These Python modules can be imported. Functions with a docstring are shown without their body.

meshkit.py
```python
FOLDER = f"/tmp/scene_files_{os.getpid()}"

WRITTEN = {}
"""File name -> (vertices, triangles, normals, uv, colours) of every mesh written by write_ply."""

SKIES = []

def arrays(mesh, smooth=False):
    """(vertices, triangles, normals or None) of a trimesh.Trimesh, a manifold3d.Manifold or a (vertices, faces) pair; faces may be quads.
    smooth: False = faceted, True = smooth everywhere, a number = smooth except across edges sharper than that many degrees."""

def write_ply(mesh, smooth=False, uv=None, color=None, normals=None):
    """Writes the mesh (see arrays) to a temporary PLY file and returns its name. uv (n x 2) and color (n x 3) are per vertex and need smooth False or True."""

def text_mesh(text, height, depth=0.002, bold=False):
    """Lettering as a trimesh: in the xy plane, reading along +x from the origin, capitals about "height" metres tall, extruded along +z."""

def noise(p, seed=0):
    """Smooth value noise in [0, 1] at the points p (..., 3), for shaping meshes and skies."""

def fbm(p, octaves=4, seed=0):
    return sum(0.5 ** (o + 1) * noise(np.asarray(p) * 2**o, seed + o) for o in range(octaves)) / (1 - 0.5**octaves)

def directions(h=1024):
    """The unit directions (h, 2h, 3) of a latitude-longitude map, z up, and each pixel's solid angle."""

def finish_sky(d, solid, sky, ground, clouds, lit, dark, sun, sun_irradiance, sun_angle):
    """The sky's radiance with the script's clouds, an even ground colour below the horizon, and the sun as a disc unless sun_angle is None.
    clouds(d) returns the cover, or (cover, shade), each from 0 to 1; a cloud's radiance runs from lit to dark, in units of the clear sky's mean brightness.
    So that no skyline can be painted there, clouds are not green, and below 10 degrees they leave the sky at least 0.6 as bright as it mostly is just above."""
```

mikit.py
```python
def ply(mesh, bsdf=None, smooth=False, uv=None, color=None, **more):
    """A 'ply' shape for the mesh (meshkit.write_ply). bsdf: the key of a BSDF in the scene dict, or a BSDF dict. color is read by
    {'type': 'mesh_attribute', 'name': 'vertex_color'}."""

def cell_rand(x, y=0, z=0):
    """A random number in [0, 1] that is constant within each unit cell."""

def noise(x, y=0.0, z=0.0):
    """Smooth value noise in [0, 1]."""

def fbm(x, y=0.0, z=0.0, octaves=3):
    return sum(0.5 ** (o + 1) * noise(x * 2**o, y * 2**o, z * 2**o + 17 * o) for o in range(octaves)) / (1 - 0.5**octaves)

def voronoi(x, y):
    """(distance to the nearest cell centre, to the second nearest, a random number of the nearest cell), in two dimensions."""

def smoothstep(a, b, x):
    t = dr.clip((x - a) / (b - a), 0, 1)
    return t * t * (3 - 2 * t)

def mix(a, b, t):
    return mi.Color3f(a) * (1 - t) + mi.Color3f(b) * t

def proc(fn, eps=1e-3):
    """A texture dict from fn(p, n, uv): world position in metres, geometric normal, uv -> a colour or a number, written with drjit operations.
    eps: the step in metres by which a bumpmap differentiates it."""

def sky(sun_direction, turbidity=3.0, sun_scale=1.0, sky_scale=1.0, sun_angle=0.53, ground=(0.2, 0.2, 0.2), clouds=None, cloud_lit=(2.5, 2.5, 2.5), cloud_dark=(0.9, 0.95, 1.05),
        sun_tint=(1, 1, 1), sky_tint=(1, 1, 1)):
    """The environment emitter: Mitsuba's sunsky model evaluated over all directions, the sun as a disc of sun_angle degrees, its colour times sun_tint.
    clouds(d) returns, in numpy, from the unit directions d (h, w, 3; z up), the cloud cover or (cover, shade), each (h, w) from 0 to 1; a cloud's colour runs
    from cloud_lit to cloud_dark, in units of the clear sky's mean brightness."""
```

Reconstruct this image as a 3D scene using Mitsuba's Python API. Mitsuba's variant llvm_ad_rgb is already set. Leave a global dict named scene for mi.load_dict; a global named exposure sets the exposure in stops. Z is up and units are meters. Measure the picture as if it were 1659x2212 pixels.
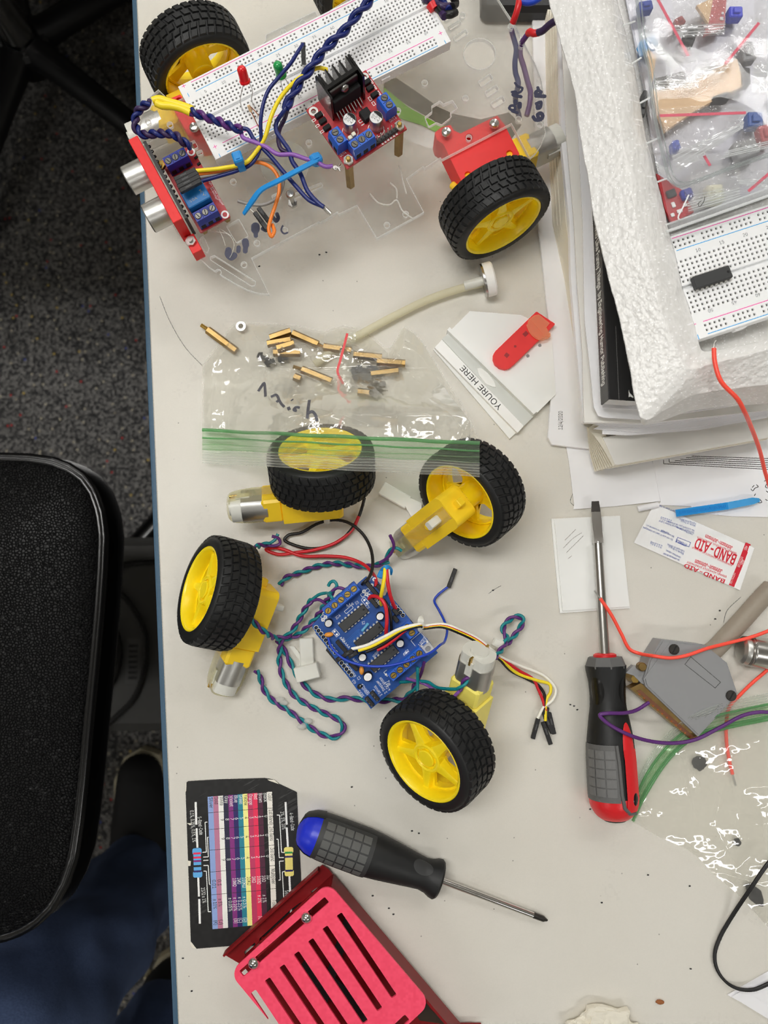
import math, numpy as np, trimesh, shapely, shapely.affinity, mitsuba as mi, drjit as dr, mikit, meshkit
from shapely.geometry import Polygon, Point, LineString, box as sbox
from manifold3d import Manifold
T = mi.ScalarTransform4f
rng = np.random.default_rng(7)
# ---------------------------------------------------------------- camera, light, exposure (lengths here in millimetres, desk top at z = 0)
FOC, CX, CY, HCAM, TILT = 1661.0, 829.5, 1106.0, 480.0, math.radians(5.0)
CAM = np.array([0.0, 0.0, HCAM])
FWD = np.array([0, math.sin(TILT), -math.cos(TILT)])
UPV = np.array([0, math.cos(TILT), math.sin(TILT)])
RGT = np.array([1.0, 0, 0])
scene, labels = {'type': 'scene'}, {}
scene['camera'] = {'type': 'thinlens', 'fov_axis': 'x', 'fov': math.degrees(2 * math.atan(829.5 / FOC)), 'near_clip': 0.02, 'far_clip': 30.0,
                   'aperture_radius': 0.0012, 'focus_distance': 0.447,
                   'to_world': T().look_at(origin=(CAM / 1000).tolist(), target=((CAM + FWD * 100) / 1000).tolist(), up=UPV.tolist())}
exposure = -0.33
LAMP = 22.0                      # radiance of the ceiling lights' diffusers
LAMP_TINT = (1.0, 0.985, 0.95)
CEIL, FLOOR = 1950.0, -740.0

# ---------------------------------------------------------------- helpers
def P(x, y, z=0.0):
    d = FWD * FOC + RGT * (x - CX) + UPV * (CY - y)
    return CAM + d * ((z - HCAM) / d[2])
def ray(x, y):
    d = FWD * FOC + RGT * (x - CX) + UPV * (CY - y)
    return d / np.linalg.norm(d)
def PD(x, y, depth):
    d = FWD * FOC + RGT * (x - CX) + UPV * (CY - y)
    return CAM + d * (depth / FOC)
def pix(p):
    v = np.asarray(p, float) - CAM
    d = v @ FWD
    return np.stack([CX + FOC * (v @ RGT) / d, CY - FOC * (v @ UPV) / d], -1)
def crop(x0, y0, s):
    return lambda u, v: (x0 + u / s, y0 + v / s)
c1, c2, c3, c4 = crop(270, 0, 3.318), crop(640, 0, 2.9625), crop(420, 560, 2.07375), crop(1160, 0, 3.3246)
c5, c6, c7, c8 = crop(1160, 480, 3.3246), crop(370, 1000, 3.13), crop(640, 1180, 2.676), crop(1160, 1040, 2.99)
s1, s2, s3, s4 = crop(370, 1640, 3.8675), crop(480, 1840, 3.19), crop(630, 1700, 2.765), crop(1240, 1500, 3.107)
s6, s7, s8 = crop(0, 940, 2.91), crop(0, 1600, 3.615), crop(1200, 1040, 3.614)
t1, t2, t3, t4 = crop(270, 180, 5.027), crop(640, 60, 5.925), crop(660, 1200, 5.352), crop(900, 0, 4.1475)
t5, t6, t7, t8 = crop(920, 140, 5.925), crop(820, 940, 4.879), crop(1340, 1240, 5.2), crop(920, 660, 5.53)
w1, w2, w3, w4 = crop(1150, 560, 5.53), crop(430, 680, 5.3516), crop(700, 680, 4.74), crop(1330, 0, 5.043)
w5, w6, w7, w8 = crop(1380, 250, 5.946), crop(370, 1130, 6.144), crop(820, 1480, 6.381), crop(390, 1680, 5.821)
def Zs(f, pts, z):
    """crop points (u, v[, z]) -> 3-D points"""
    return np.array([P(*f(p[0], p[1]), p[2] if len(p) > 2 else z) for p in pts])
def Q(pts, z=0.0):
    return np.array([P(p[0], p[1], p[2] if len(p) > 2 else z) for p in pts])

taken = {}
def numbered(k):
    n = taken.get(k, 0)
    taken[k] = n + 1
    return k if n == 0 else f'{k}_{n:03d}'
def thing(name, label, cat, group=None, kind=None):
    k = numbered(name)
    labels[k] = {'label': label, 'category': cat}
    if group: labels[k]['group'] = group
    if kind: labels[k]['kind'] = kind
    return k
def structure(name):
    k = numbered(name)
    labels[k] = {'kind': 'structure'}
    return k
def norm(v):
    v = np.asarray(v, float)
    return v / np.linalg.norm(v)
def tri(m):
    """anything mesh-like -> (vertices, triangles)"""
    if hasattr(m, 'to_mesh'):
        q = m.to_mesh(); return np.array(q.vert_properties[:, :3], float), np.array(q.tri_verts)
    if isinstance(m, tuple):
        v, f = np.asarray(m[0], float), np.asarray(m[1], int)
        if f.shape[1] == 4: f = np.vstack([f[:, [0, 1, 2]], f[:, [0, 2, 3]]])
        return v, f
    return np.array(m.vertices, float), np.array(m.faces)
def join(ms):
    vs, fs, n = [], [], 0
    for m in ms:
        v, f = tri(m); vs.append(v); fs.append(f + n); n += len(v)
    return np.vstack(vs), np.vstack(fs)
def xf(m, M):
    v, f = tri(m)
    v = v @ M[:3, :3].T + M[:3, 3]
    return (v, f[:, ::-1]) if np.linalg.det(M[:3, :3]) < 0 else (v, f)
def mv(m, x=0, y=0, z=0):
    v, f = tri(m); return v + np.array([x, y, z], float), f
def rotz(m, deg):
    v, f = tri(m); c, s = math.cos(math.radians(deg)), math.sin(math.radians(deg))
    return v @ np.array([[c, s, 0], [-s, c, 0], [0, 0, 1]]), f
def put(name, mesh, mat, parent=None, smooth=False, label=None, uv=None, color=None, kind=None):
    """one entry of the scene; the mesh is in millimetres of the world"""
    v, f = tri(mesh)
    k = numbered(f'{parent}__{name}' if parent else name)
    scene[k] = mikit.ply((v * 0.001, f), mat, smooth=smooth, uv=uv, color=color)
    if label or kind:
        labels.setdefault(k, {})
        if label: labels[k]['label'] = label
        if kind: labels[k]['kind'] = kind
    return k
def one(name, mesh, mat, label, cat, group=None, smooth=False, kind=None, **kw):
    k = put(name, mesh, mat, None, smooth, **kw)
    labels[k] = {'label': label, 'category': cat}
    if group: labels[k]['group'] = group
    if kind: labels[k]['kind'] = kind
    return k
class Fr:
    """a local frame: columns ex, ey, ez (with their scales) and an origin"""
    def __init__(s, O, ex, ey, ez): s.M = np.eye(4); s.M[:3, 0], s.M[:3, 1], s.M[:3, 2], s.M[:3, 3] = ex, ey, ez, O; s.I = np.linalg.inv(s.M)
    def pt(s, x, y, z=0): return s.M[:3, :3] @ np.array([x, y, z], float) + s.M[:3, 3]
    def pts(s, p): return np.asarray(p, float) @ s.M[:3, :3].T + s.M[:3, 3]
    def loc(s, px, h=0.0):
        """the local x, y where the pixel's ray meets the local plane z = h"""
        o, d = s.I @ np.append(CAM, 1), s.I[:3, :3] @ ray(*px)
        t = (h - o[2]) / d[2]
        return o[:2] + d[:2] * t
    def __call__(s, m): return xf(m, s.M)
    def sub(s, x, y, z=0, deg=0):
        c, q = math.cos(math.radians(deg)), math.sin(math.radians(deg))
        L = np.eye(4); L[:3, :3] = [[c, -q, 0], [q, c, 0], [0, 0, 1]]; L[:3, 3] = [x, y, z]
        N = s.M @ L
        return Fr(N[:3, 3], N[:3, 0], N[:3, 1], N[:3, 2])
def frame(O, X, Y, w, h):
    """O, X, Y: 3-D corners; local (0,0), (w,0), (0,h)"""
    ex = (X - O) / w
    y = Y - O; y = y - norm(ex) * (y @ norm(ex))
    ey = y / h
    n = norm(np.cross(ex, ey))
    return Fr(O, ex, ey, n * (np.linalg.norm(ex) + np.linalg.norm(ey)) / 2)
def axes(C, z, x=None, s=1.0):
    z = norm(z)
    x = np.array([1.0, 0, 0]) if x is None else np.asarray(x, float)
    if abs(norm(x) @ z) > 0.98: x = np.array([0, 1.0, 0])
    x = norm(x - z * (x @ z)); y = np.cross(z, x)
    return Fr(np.asarray(C, float), x * s, y * s, z * s)
class Plane:
    def __init__(s, a, b, c):
        s.o, s.n = a, norm(np.cross(b - a, c - a))
        if s.n[2] < 0: s.n = -s.n
    def at(s, px, h=0.0):
        d = ray(*px); o = s.o + s.n * h
        return CAM + d * (((o - CAM) @ s.n) / (d @ s.n))

def cbox(sx, sy, sz, c=0.0, z0=0.0):
    """a chamfered box, centred in x and y, standing on z0"""
    c = min(c, sx / 2.01, sy / 2.01, sz / 2.01)
    if c <= 0:
        v = np.array([[x * sx / 2, y * sy / 2, z0 + (z + 1) * sz / 2] for x in (-1, 1) for y in (-1, 1) for z in (-1, 1)])
        return v, CUBE_F
    v = []
    for x in (-1, 1):
        for y in (-1, 1):
            for z in (-1, 1):
                a, b, d = x * sx / 2, y * sy / 2, z * sz / 2
                v += [[a - x * c, b - y * c, d], [a - x * c, b, d - z * c], [a, b - y * c, d - z * c]]
    return np.array(v) + [0, 0, z0 + sz / 2], CHAM_F
def _hullf(v):
    m = trimesh.Trimesh(v, process=False).convex_hull
    idx = {tuple(np.round(p, 6)): i for i, p in enumerate(v)}
    return np.array([[idx[tuple(np.round(m.vertices[i], 6))] for i in t] for t in m.faces])
CUBE_F = _hullf(np.array([[x, y, z] for x in (-1, 1) for y in (-1, 1) for z in (-1, 1)], float))
_v = []
for x in (-1, 1):
    for y in (-1, 1):
        for z in (-1, 1): _v += [[x * .8, y * .8, z], [x * .8, y, z * .8], [x, y * .8, z * .8]]
CHAM_F = _hullf(np.array(_v))
def prism(poly, h, z0=0.0, bev=0.0):
    """a flat outline given thickness, with a small chamfer along its upper edge"""
    if not hasattr(poly, 'exterior') and not hasattr(poly, 'geoms'): poly = Polygon(poly)
    gs = list(getattr(poly, 'geoms', [poly]))
    out = []
    for g in gs:
        if g.area < 1e-9: continue
        g = shapely.geometry.polygon.orient(g.buffer(0) if not g.is_valid else g)
        for q in getattr(g, 'geoms', [g]):
            out.append(mv(trimesh.creation.extrude_polygon(q, h, engine='earcut'), 0, 0, z0))
    return join(out)
def sheet(poly, z=0.0):
    """a flat outline as one layer of triangles"""
    out = []
    for g in getattr(poly, 'geoms', [poly]):
        v, f = trimesh.creation.triangulate_polygon(g, engine='earcut')
        f = np.array(f); a = np.cross(v[f[:, 1]] - v[f[:, 0]], v[f[:, 2]] - v[f[:, 0]])
        f[a < 0] = f[a < 0][:, ::-1]
        out.append((np.c_[v, np.full(len(v), z)], f))
    return join(out)
def rim_of(poly, z0, z1):
    """only the side walls of a flat outline, holes too"""
    out = []
    for r in [poly.exterior, *poly.interiors]:
        c = np.array(r.coords)[:-1]
        if r.is_ccw != (r is poly.exterior): c = c[::-1]
        n = len(c); i = np.arange(n); j = (i + 1) % n
        out.append((np.vstack([np.c_[c, np.full(n, z0)], np.c_[c, np.full(n, z1)]]), np.stack([i, j, j + n, i + n], 1)))
    return join(out)
def lathe(prof, n=40, a0=0.0, a1=2 * math.pi):
    """profile of (r, z), from the bottom up for an outside surface"""
    prof = np.asarray(prof, float); full = a1 - a0 > 6.28
    a = np.linspace(a0, a1, n + 1)[:n] if full else np.linspace(a0, a1, n + 1)
    na, m = len(a), len(prof)
    v = np.stack([np.outer(np.cos(a), prof[:, 0]), np.outer(np.sin(a), prof[:, 0]), np.tile(prof[:, 1], (na, 1))], -1).reshape(-1, 3)
    i, j = np.meshgrid(np.arange(na if full else na - 1), np.arange(m - 1), indexing='ij')
    i2 = (i + 1) % na
    q = np.stack([i * m + j, i2 * m + j, i2 * m + j + 1, i * m + j + 1], -1).reshape(-1, 4)
    t = np.vstack([q[:, [0, 1, 2]], q[:, [0, 2, 3]]])
    ar = np.linalg.norm(np.cross(v[t[:, 1]] - v[t[:, 0]], v[t[:, 2]] - v[t[:, 0]]), axis=1)
    return v, t[ar > 1e-9]
def cyl(r, h, z0=0.0, n=24, c=0.0):
    if c > 0: return lathe([(0, z0), (r - c, z0), (r, z0 + c), (r, z0 + h - c), (r - c, z0 + h), (0, z0 + h)], n)
    return lathe([(0, z0), (r, z0), (r, z0 + h), (0, z0 + h)], n)
def ring(r0, r1, h, z0=0.0, n=28):
    return lathe([(r0, z0), (r1, z0), (r1, z0 + h), (r0, z0 + h), (r0, z0)], n)
def spline(p, step=1.2):
    """a smooth curve through the points (centripetal Catmull-Rom)"""
    p = np.asarray(p, float)
    if len(p) == 2: n = max(2, int(np.linalg.norm(p[1] - p[0]) / step)); return p[0] + (p[1] - p[0]) * np.linspace(0, 1, n + 1)[:, None]
    q = np.vstack([2 * p[0] - p[1], p, 2 * p[-1] - p[-2]])
    out = []
    for i in range(1, len(q) - 2):
        a, b, c, d = q[i - 1:i + 3]
        t1_ = np.sqrt(np.linalg.norm(b - a)) + 1e-6; t2_ = t1_ + np.sqrt(np.linalg.norm(c - b)) + 1e-6; t3_ = t2_ + np.sqrt(np.linalg.norm(d - c)) + 1e-6
        n = max(2, int(np.linalg.norm(c - b) / step))
        t = np.linspace(t1_, t2_, n, endpoint=False)[:, None]
        A1 = (t1_ - t) / t1_ * a + t / t1_ * b; A2 = (t2_ - t) / (t2_ - t1_) * b + (t - t1_) / (t2_ - t1_) * c; A3 = (t3_ - t) / (t3_ - t2_) * c + (t - t2_) / (t3_ - t2_) * d
        B1 = (t2_ - t) / t2_ * A1 + t / t2_ * A2; B2 = (t3_ - t) / (t3_ - t1_) * A2 + (t - t1_) / (t3_ - t1_) * A3
        out.append((t2_ - t) / (t2_ - t1_) * B1 + (t - t1_) / (t2_ - t1_) * B2)
    return np.vstack(out + [p[-1:]])
def frames_along(p):
    t = np.gradient(p, axis=0); t /= np.linalg.norm(t, axis=1, keepdims=True) + 1e-12
    n = np.zeros_like(p); n0 = np.cross(t[0], [0, 0, 1.0])
    if np.linalg.norm(n0) < 1e-3: n0 = np.cross(t[0], [1.0, 0, 0])
    n[0] = norm(n0)
    for i in range(1, len(p)):
        w = n[i - 1] - t[i] * (n[i - 1] @ t[i]); n[i] = w / (np.linalg.norm(w) + 1e-12)
    return t, n, np.cross(t, n)
def tube(p, r, sides=8, flat=1.0, caps=True):
    """a round tube along the points; r may be one number or one for each point; flat squeezes the height"""
    p = np.asarray(p, float); t, n, b = frames_along(p)
    r = np.broadcast_to(np.asarray(r, float), (len(p),))[:, None, None]
    a = np.arange(sides) * 2 * math.pi / sides
    v = (p[:, None] + r * (np.cos(a)[None, :, None] * n[:, None] + flat * np.sin(a)[None, :, None] * b[:, None])).reshape(-1, 3)
    i, j = np.meshgrid(np.arange(len(p) - 1), np.arange(sides), indexing='ij')
    j2 = (j + 1) % sides
    q = np.stack([i * sides + j, i * sides + j2, (i + 1) * sides + j2, (i + 1) * sides + j], -1).reshape(-1, 4)
    m = [(v, q)]
    if caps:
        for e, flip in ((0, True), (len(p) - 1, False)):
            w = v[e * sides:(e + 1) * sides]
            k = np.arange(1, sides - 1); f = np.stack([k * 0, k, k + 1], 1)
            m.append((w, f[:, ::-1] if flip else f))
    return join(m)
def ribbon(p, w, th, up=None):
    """a flat strip along the points, w wide and th thick"""
    p = np.asarray(p, float); t = np.gradient(p, axis=0); t /= np.linalg.norm(t, axis=1, keepdims=True)
    u = np.array([0, 0, 1.0]) if up is None else norm(up)
    n = np.cross(u, t); n /= np.linalg.norm(n, axis=1, keepdims=True) + 1e-9
    b = np.cross(t, n); w = np.broadcast_to(np.asarray(w, float), (len(p),))[:, None]
    c = [p - n * w / 2 - b * th / 2, p + n * w / 2 - b * th / 2, p + n * w / 2 + b * th / 2, p - n * w / 2 + b * th / 2]
    v = np.stack(c, 1).reshape(-1, 3)
    i, j = np.meshgrid(np.arange(len(p) - 1), np.arange(4), indexing='ij'); j2 = (j + 1) % 4
    q = np.stack([i * 4 + j, (i + 1) * 4 + j, (i + 1) * 4 + j2, i * 4 + j2], -1).reshape(-1, 4)[:, ::-1]
    e = (len(p) - 1) * 4
    return v, np.vstack([q, [[0, 1, 2, 3]], [[e + 3, e + 2, e + 1, e]]])
def grid(Vs):
    """a sheet from an array (rows, columns, 3)"""
    a, b = Vs.shape[:2]
    i, j = np.meshgrid(np.arange(a - 1), np.arange(b - 1), indexing='ij')
    q = np.stack([i * b + j, i * b + j + 1, (i + 1) * b + j + 1, (i + 1) * b + j], -1).reshape(-1, 4)
    return Vs.reshape(-1, 3), q
def hexa(r, h, z0=0.0, hole=0.0):
    return lathe([(hole, z0), (r, z0), (r, z0 + h), (hole, z0 + h)] + ([(hole, z0)] if hole else []), 6)
def letters(fr, s, a, b, h, z=0.02, depth=0.05, bold=False, center=False):
    """lettering lying on the frame, from local point a to local point b, capitals h tall"""
    v, f = tri(meshkit.text_mesh(s, h, depth, bold))
    d = np.asarray(b, float) - a; L = np.linalg.norm(d); w = v[:, 0].max() - v[:, 0].min()
    v = v * [L / w if L > 0 else 1, 1, 1]; v[:, 0] -= v[:, 0].min()
    c, q = d / L
    v = np.c_[v[:, 0] * c - v[:, 1] * q + a[0], v[:, 0] * q + v[:, 1] * c + a[1], v[:, 2] + z]
    return fr((v, f))
def lettersP(fr, s, pa, pb, h, z=0.02, **k):
    return letters(fr, s, fr.loc(pa, z), fr.loc(pb, z), h, z, **k)
def circle_pts(r, n=32, a0=0.0): a = np.arange(n) * 2 * math.pi / n + a0; return np.c_[r * np.cos(a), r * np.sin(a)]
def rrect(w, h, r, n=6): return sbox(-w / 2 + r, -h / 2 + r, w / 2 - r, h / 2 - r).buffer(r, quad_segs=n)
def blob(r, sub=2, amp=0.15, seed=0, sq=(1, 1, 1)):
    m = trimesh.creation.icosphere(sub, r); v = np.array(m.vertices)
    v = v * (1 + amp * (meshkit.fbm(v / r * 1.7 + 5, 3, seed)[:, None] * 2 - 1)) * np.asarray(sq)
    return v, np.array(m.faces)

# ---------------------------------------------------------------- materials
def lin(c):
    c = np.asarray(c, float) / 255.0
    return np.where(c <= 0.04045, c / 12.92, ((c + 0.055) / 1.055) ** 2.4).tolist()
def rgb(c): return {'type': 'rgb', 'value': lin(c)}
def mat(name, c, rough=0.5, metal=0.0, spec=0.5, coat=0.0, sheen=0.0, tex=None, bump=None, **k):
    d = {'type': 'principled', 'base_color': tex or rgb(c), 'roughness': rough, 'metallic': metal, **k}
    if not metal: d['specular'] = spec
    if coat: d['clearcoat'] = coat; d['clearcoat_gloss'] = 0.9
    if sheen: d['sheen'] = sheen
    if bump: d = {'type': 'bumpmap', 'arbitrary': bump[0], 'scale': bump[1], 'nested': d}
    scene['mat_' + name] = {'type': 'twosided', 'bsdf': d}
    return 'mat_' + name
def film(name, c, haze, trans=0.7, rough=0.35, ior=1.5):
    """a clear plastic sheet with some haze"""
    scene['mat_' + name] = {'type': 'blendbsdf', 'weight': haze,
        'a_clear': {'type': 'thindielectric', 'int_ior': ior, 'specular_transmittance': rgb(c)},
        'b_haze': {'type': 'principledthin', 'base_color': rgb(c), 'roughness': rough, 'diff_trans': 2 * trans, 'spec_trans': 0.0}}
    return 'mat_' + name
# ---------------------------------------------------------------- materials used in many places
N, FB, SS, MIX = mikit.noise, mikit.fbm, mikit.smoothstep, mikit.mix
def tex_desk(p, n, uv):
    x, y = p.x * 1000, p.y * 1000
    m = FB(x * 0.012, y * 0.012, 3.0)
    c = MIX(lin((216, 213, 205)), lin((209, 205, 195)), m)
    c = c * (0.985 + 0.03 * N(x * 2.2, y * 2.2))
    d, _, r = mikit.voronoi(x * 0.055, y * 0.055)
    spot = SS(0.028, 0.012, d) * SS(0.80, 0.9, r)
    smear = SS(0.66, 0.80, FB(x * 0.05 + 9, y * 0.05, 2.0)) * SS(0.55, 0.75, N(x * 0.7, y * 0.7))
    return MIX(MIX(c, lin((150, 145, 138)), smear * 0.07), lin((90, 84, 78)), spot * 0.7)
def bump_desk(p, n, uv): return N(p.x * 900, p.y * 900, p.z * 900)
def tex_carpet(p, n, uv):
    x, y = p.x * 1000, p.y * 1000
    a = N(x * 0.30, y * 0.30, 1.0); b = N(x * 0.75, y * 0.75, 4.0)
    c = MIX(lin((56, 56, 57)), lin((138, 136, 134)), SS(0.25, 0.85, a * 0.6 + b * 0.4))
    d, _, r = mikit.voronoi(x * 0.055, y * 0.055)
    k = SS(0.15, 0.07, d) * SS(0.45, 0.5, r)
    f = dr.select(r > 0.93, mi.Color3f(lin((170, 60, 60))), dr.select(r > 0.88, mi.Color3f(lin((190, 165, 90))), dr.select(r > 0.85, mi.Color3f(lin((70, 80, 150))), mi.Color3f(lin((176, 168, 150))))))
    return c * (1 - k) + f * k
def bump_carpet(p, n, uv): return N(p.x * 500, p.y * 500, 1.0)
def bump_leather(p, n, uv):
    d, e, r = mikit.voronoi(p.x * 420 + 0.6 * N(p.x * 300, p.y * 300), p.y * 420)
    return SS(0.0, 0.35, e - d)
def tex_foam(p, n, uv):
    x, y, z = p.x * 1000, p.y * 1000, p.z * 1000
    d, _, r = mikit.voronoi(x * 0.62 + z * 0.5, y * 0.62 + z * 0.31)
    s = SS(0.30, 0.1, d) * SS(0.62, 0.75, r)
    c = MIX(lin((231, 230, 228)), lin((219, 218, 215)), N(x * 0.8, y * 0.8, z * 0.8))
    return MIX(c, lin((252, 252, 252)), s)
def bump_foam(p, n, uv): return N(p.x * 550, p.y * 550, p.z * 550) + 0.5 * N(p.x * 1200, p.y * 1200, p.z * 1200)
def bump_print(p, n, uv): return 0.5 + 0.5 * dr.sin((p.x + p.y * 0.9) * 1000 * 6.5)
def tex_card(p, n, uv):
    x, y = p.x * 1000, p.y * 1000
    s = SS(0.74, 0.8, N(x * 0.13 + y * 0.02, y * 1.6 - x * 0.9, 8.0)) * SS(0.5, 0.7, N(x * 0.1, y * 0.1, 2.0))
    return MIX(lin((23, 23, 24)), lin((66, 66, 66)), s * 0.6 + 0.12 * N(x * 0.5, y * 0.5))
def tex_pink(p, n, uv): return MIX(lin((252, 80, 112)), lin((240, 66, 98)), N(p.x * 700, p.y * 700, p.z * 700))
def tex_denim(p, n, uv):
    q = (p.x + p.z * 0.7) * 1000
    return MIX(lin((40, 52, 80)), lin((86, 102, 136)), 0.35 * N(q * 0.9, p.y * 800, p.z * 800) + 0.65 * FB(p.x * 14, p.y * 14, p.z * 14))
def tex_paper(p, n, uv): return MIX(lin((240, 240, 243)), lin((232, 232, 235)), FB(p.x * 25, p.y * 25, p.z * 25))
def tex_brass(p, n, uv): return MIX(lin((176, 146, 94)), lin((132, 108, 68)), FB(p.x * 160, p.y * 160, p.z * 160))
def tex_acrylic_dirt(p, n, uv): return 0.055 + 0.10 * SS(0.45, 0.8, FB(p.x * 40, p.y * 40, 1.0))

mat('desk', 0, 0.42, spec=0.35, tex=mikit.proc(tex_desk), bump=(mikit.proc(bump_desk, 2e-4), 0.00003))
mat('edge_blue', (58, 88, 112), 0.5)
mat('edge_seam', (172, 168, 158), 0.6)
mat('carpet', 0, 0.95, spec=0.1, tex=mikit.proc(tex_carpet), bump=(mikit.proc(bump_carpet, 4e-4), 0.0012))
mat('wall', (214, 212, 206), 0.85); mat('ceiling', (225, 224, 220), 0.9)
mat('black_leather', (7, 7, 8), 0.42, spec=0.24, bump=(mikit.proc(bump_leather, 2e-4), 0.0009))
mat('black_gloss', (12, 12, 13), 0.22, spec=0.6); mat('black_plastic', (24, 24, 26), 0.45); mat('dark_plastic', (84, 84, 83), 0.55)
mat('black_rubber', (24, 25, 26), 0.5, spec=0.4); mat('black_matte', (30, 30, 31), 0.7, spec=0.3)
mat('charcoal', (48, 49, 50), 0.55); mat('grey_rubber', (94, 94, 94), 0.6)
mat('foam', 0, 0.35, spec=0.6, tex=mikit.proc(tex_foam), bump=(mikit.proc(bump_foam, 3e-4), 0.0004))
mat('white_print', (235, 236, 234), 0.5, bump=(mikit.proc(bump_print, 1e-4), 0.00002))
mat('white_plastic', (236, 236, 232), 0.4); mat('white_board', (236, 237, 238), 0.38); mat('white_paint', (242, 242, 240), 0.6)
mat('cream_plastic', (232, 228, 205), 0.4); mat('translucent_white', (214, 214, 206), 0.35)
mat('paper', 0, 0.75, spec=0.2, tex=mikit.proc(tex_paper)); mat('paper_cream', (228, 223, 208), 0.8, spec=0.2); mat('cover_white', (226, 224, 219), 0.55)
mat('yellow_rim', (250, 224, 26), 0.33, spec=0.55); mat('yellow_box', (247, 208, 40), 0.36); mat('yellow_wire', (248, 222, 40), 0.38)
mat('yellow_pale', (240, 226, 110), 0.4)
mat('red_print', (228, 40, 40), 0.5, bump=(mikit.proc(bump_print, 1e-4), 0.00002)); mat('red_gloss', (214, 34, 40), 0.35); mat('red_wire', (206, 32, 44), 0.38)
mat('coral_wire', (255, 84, 66), 0.38); mat('red_pcb', (172, 26, 36), 0.36, spec=0.55); mat('red_dark', (150, 22, 28), 0.4)
mat('pink_plate', 0, 0.5, spec=0.4, tex=mikit.proc(tex_pink)); mat('red_anod', (122, 10, 16), 0.45, spec=0.25)
mat('blue_terminal', (34, 92, 196), 0.42); mat('navy_terminal', (30, 48, 150), 0.42); mat('blue_relay', (24, 106, 172), 0.38); mat('blue_pcb', (22, 74, 150), 0.36, spec=0.55)
mat('blue_gloss', (24, 44, 196), 0.35); mat('navy_wire', (18, 34, 104), 0.36); mat('blue_wire', (28, 66, 186), 0.36); mat('purple_wire', (92, 44, 116), 0.36)
mat('dark_purple_wire', (52, 34, 76), 0.4); mat('violet_wire', (142, 90, 176), 0.36); mat('teal_wire', (16, 128, 136), 0.36); mat('black_wire', (20, 20, 21), 0.4); mat('white_wire', (240, 238, 228), 0.4); mat('grey_wire', (150, 146, 142), 0.4); mat('orange_wire', (248, 136, 52), 0.38)
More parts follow.
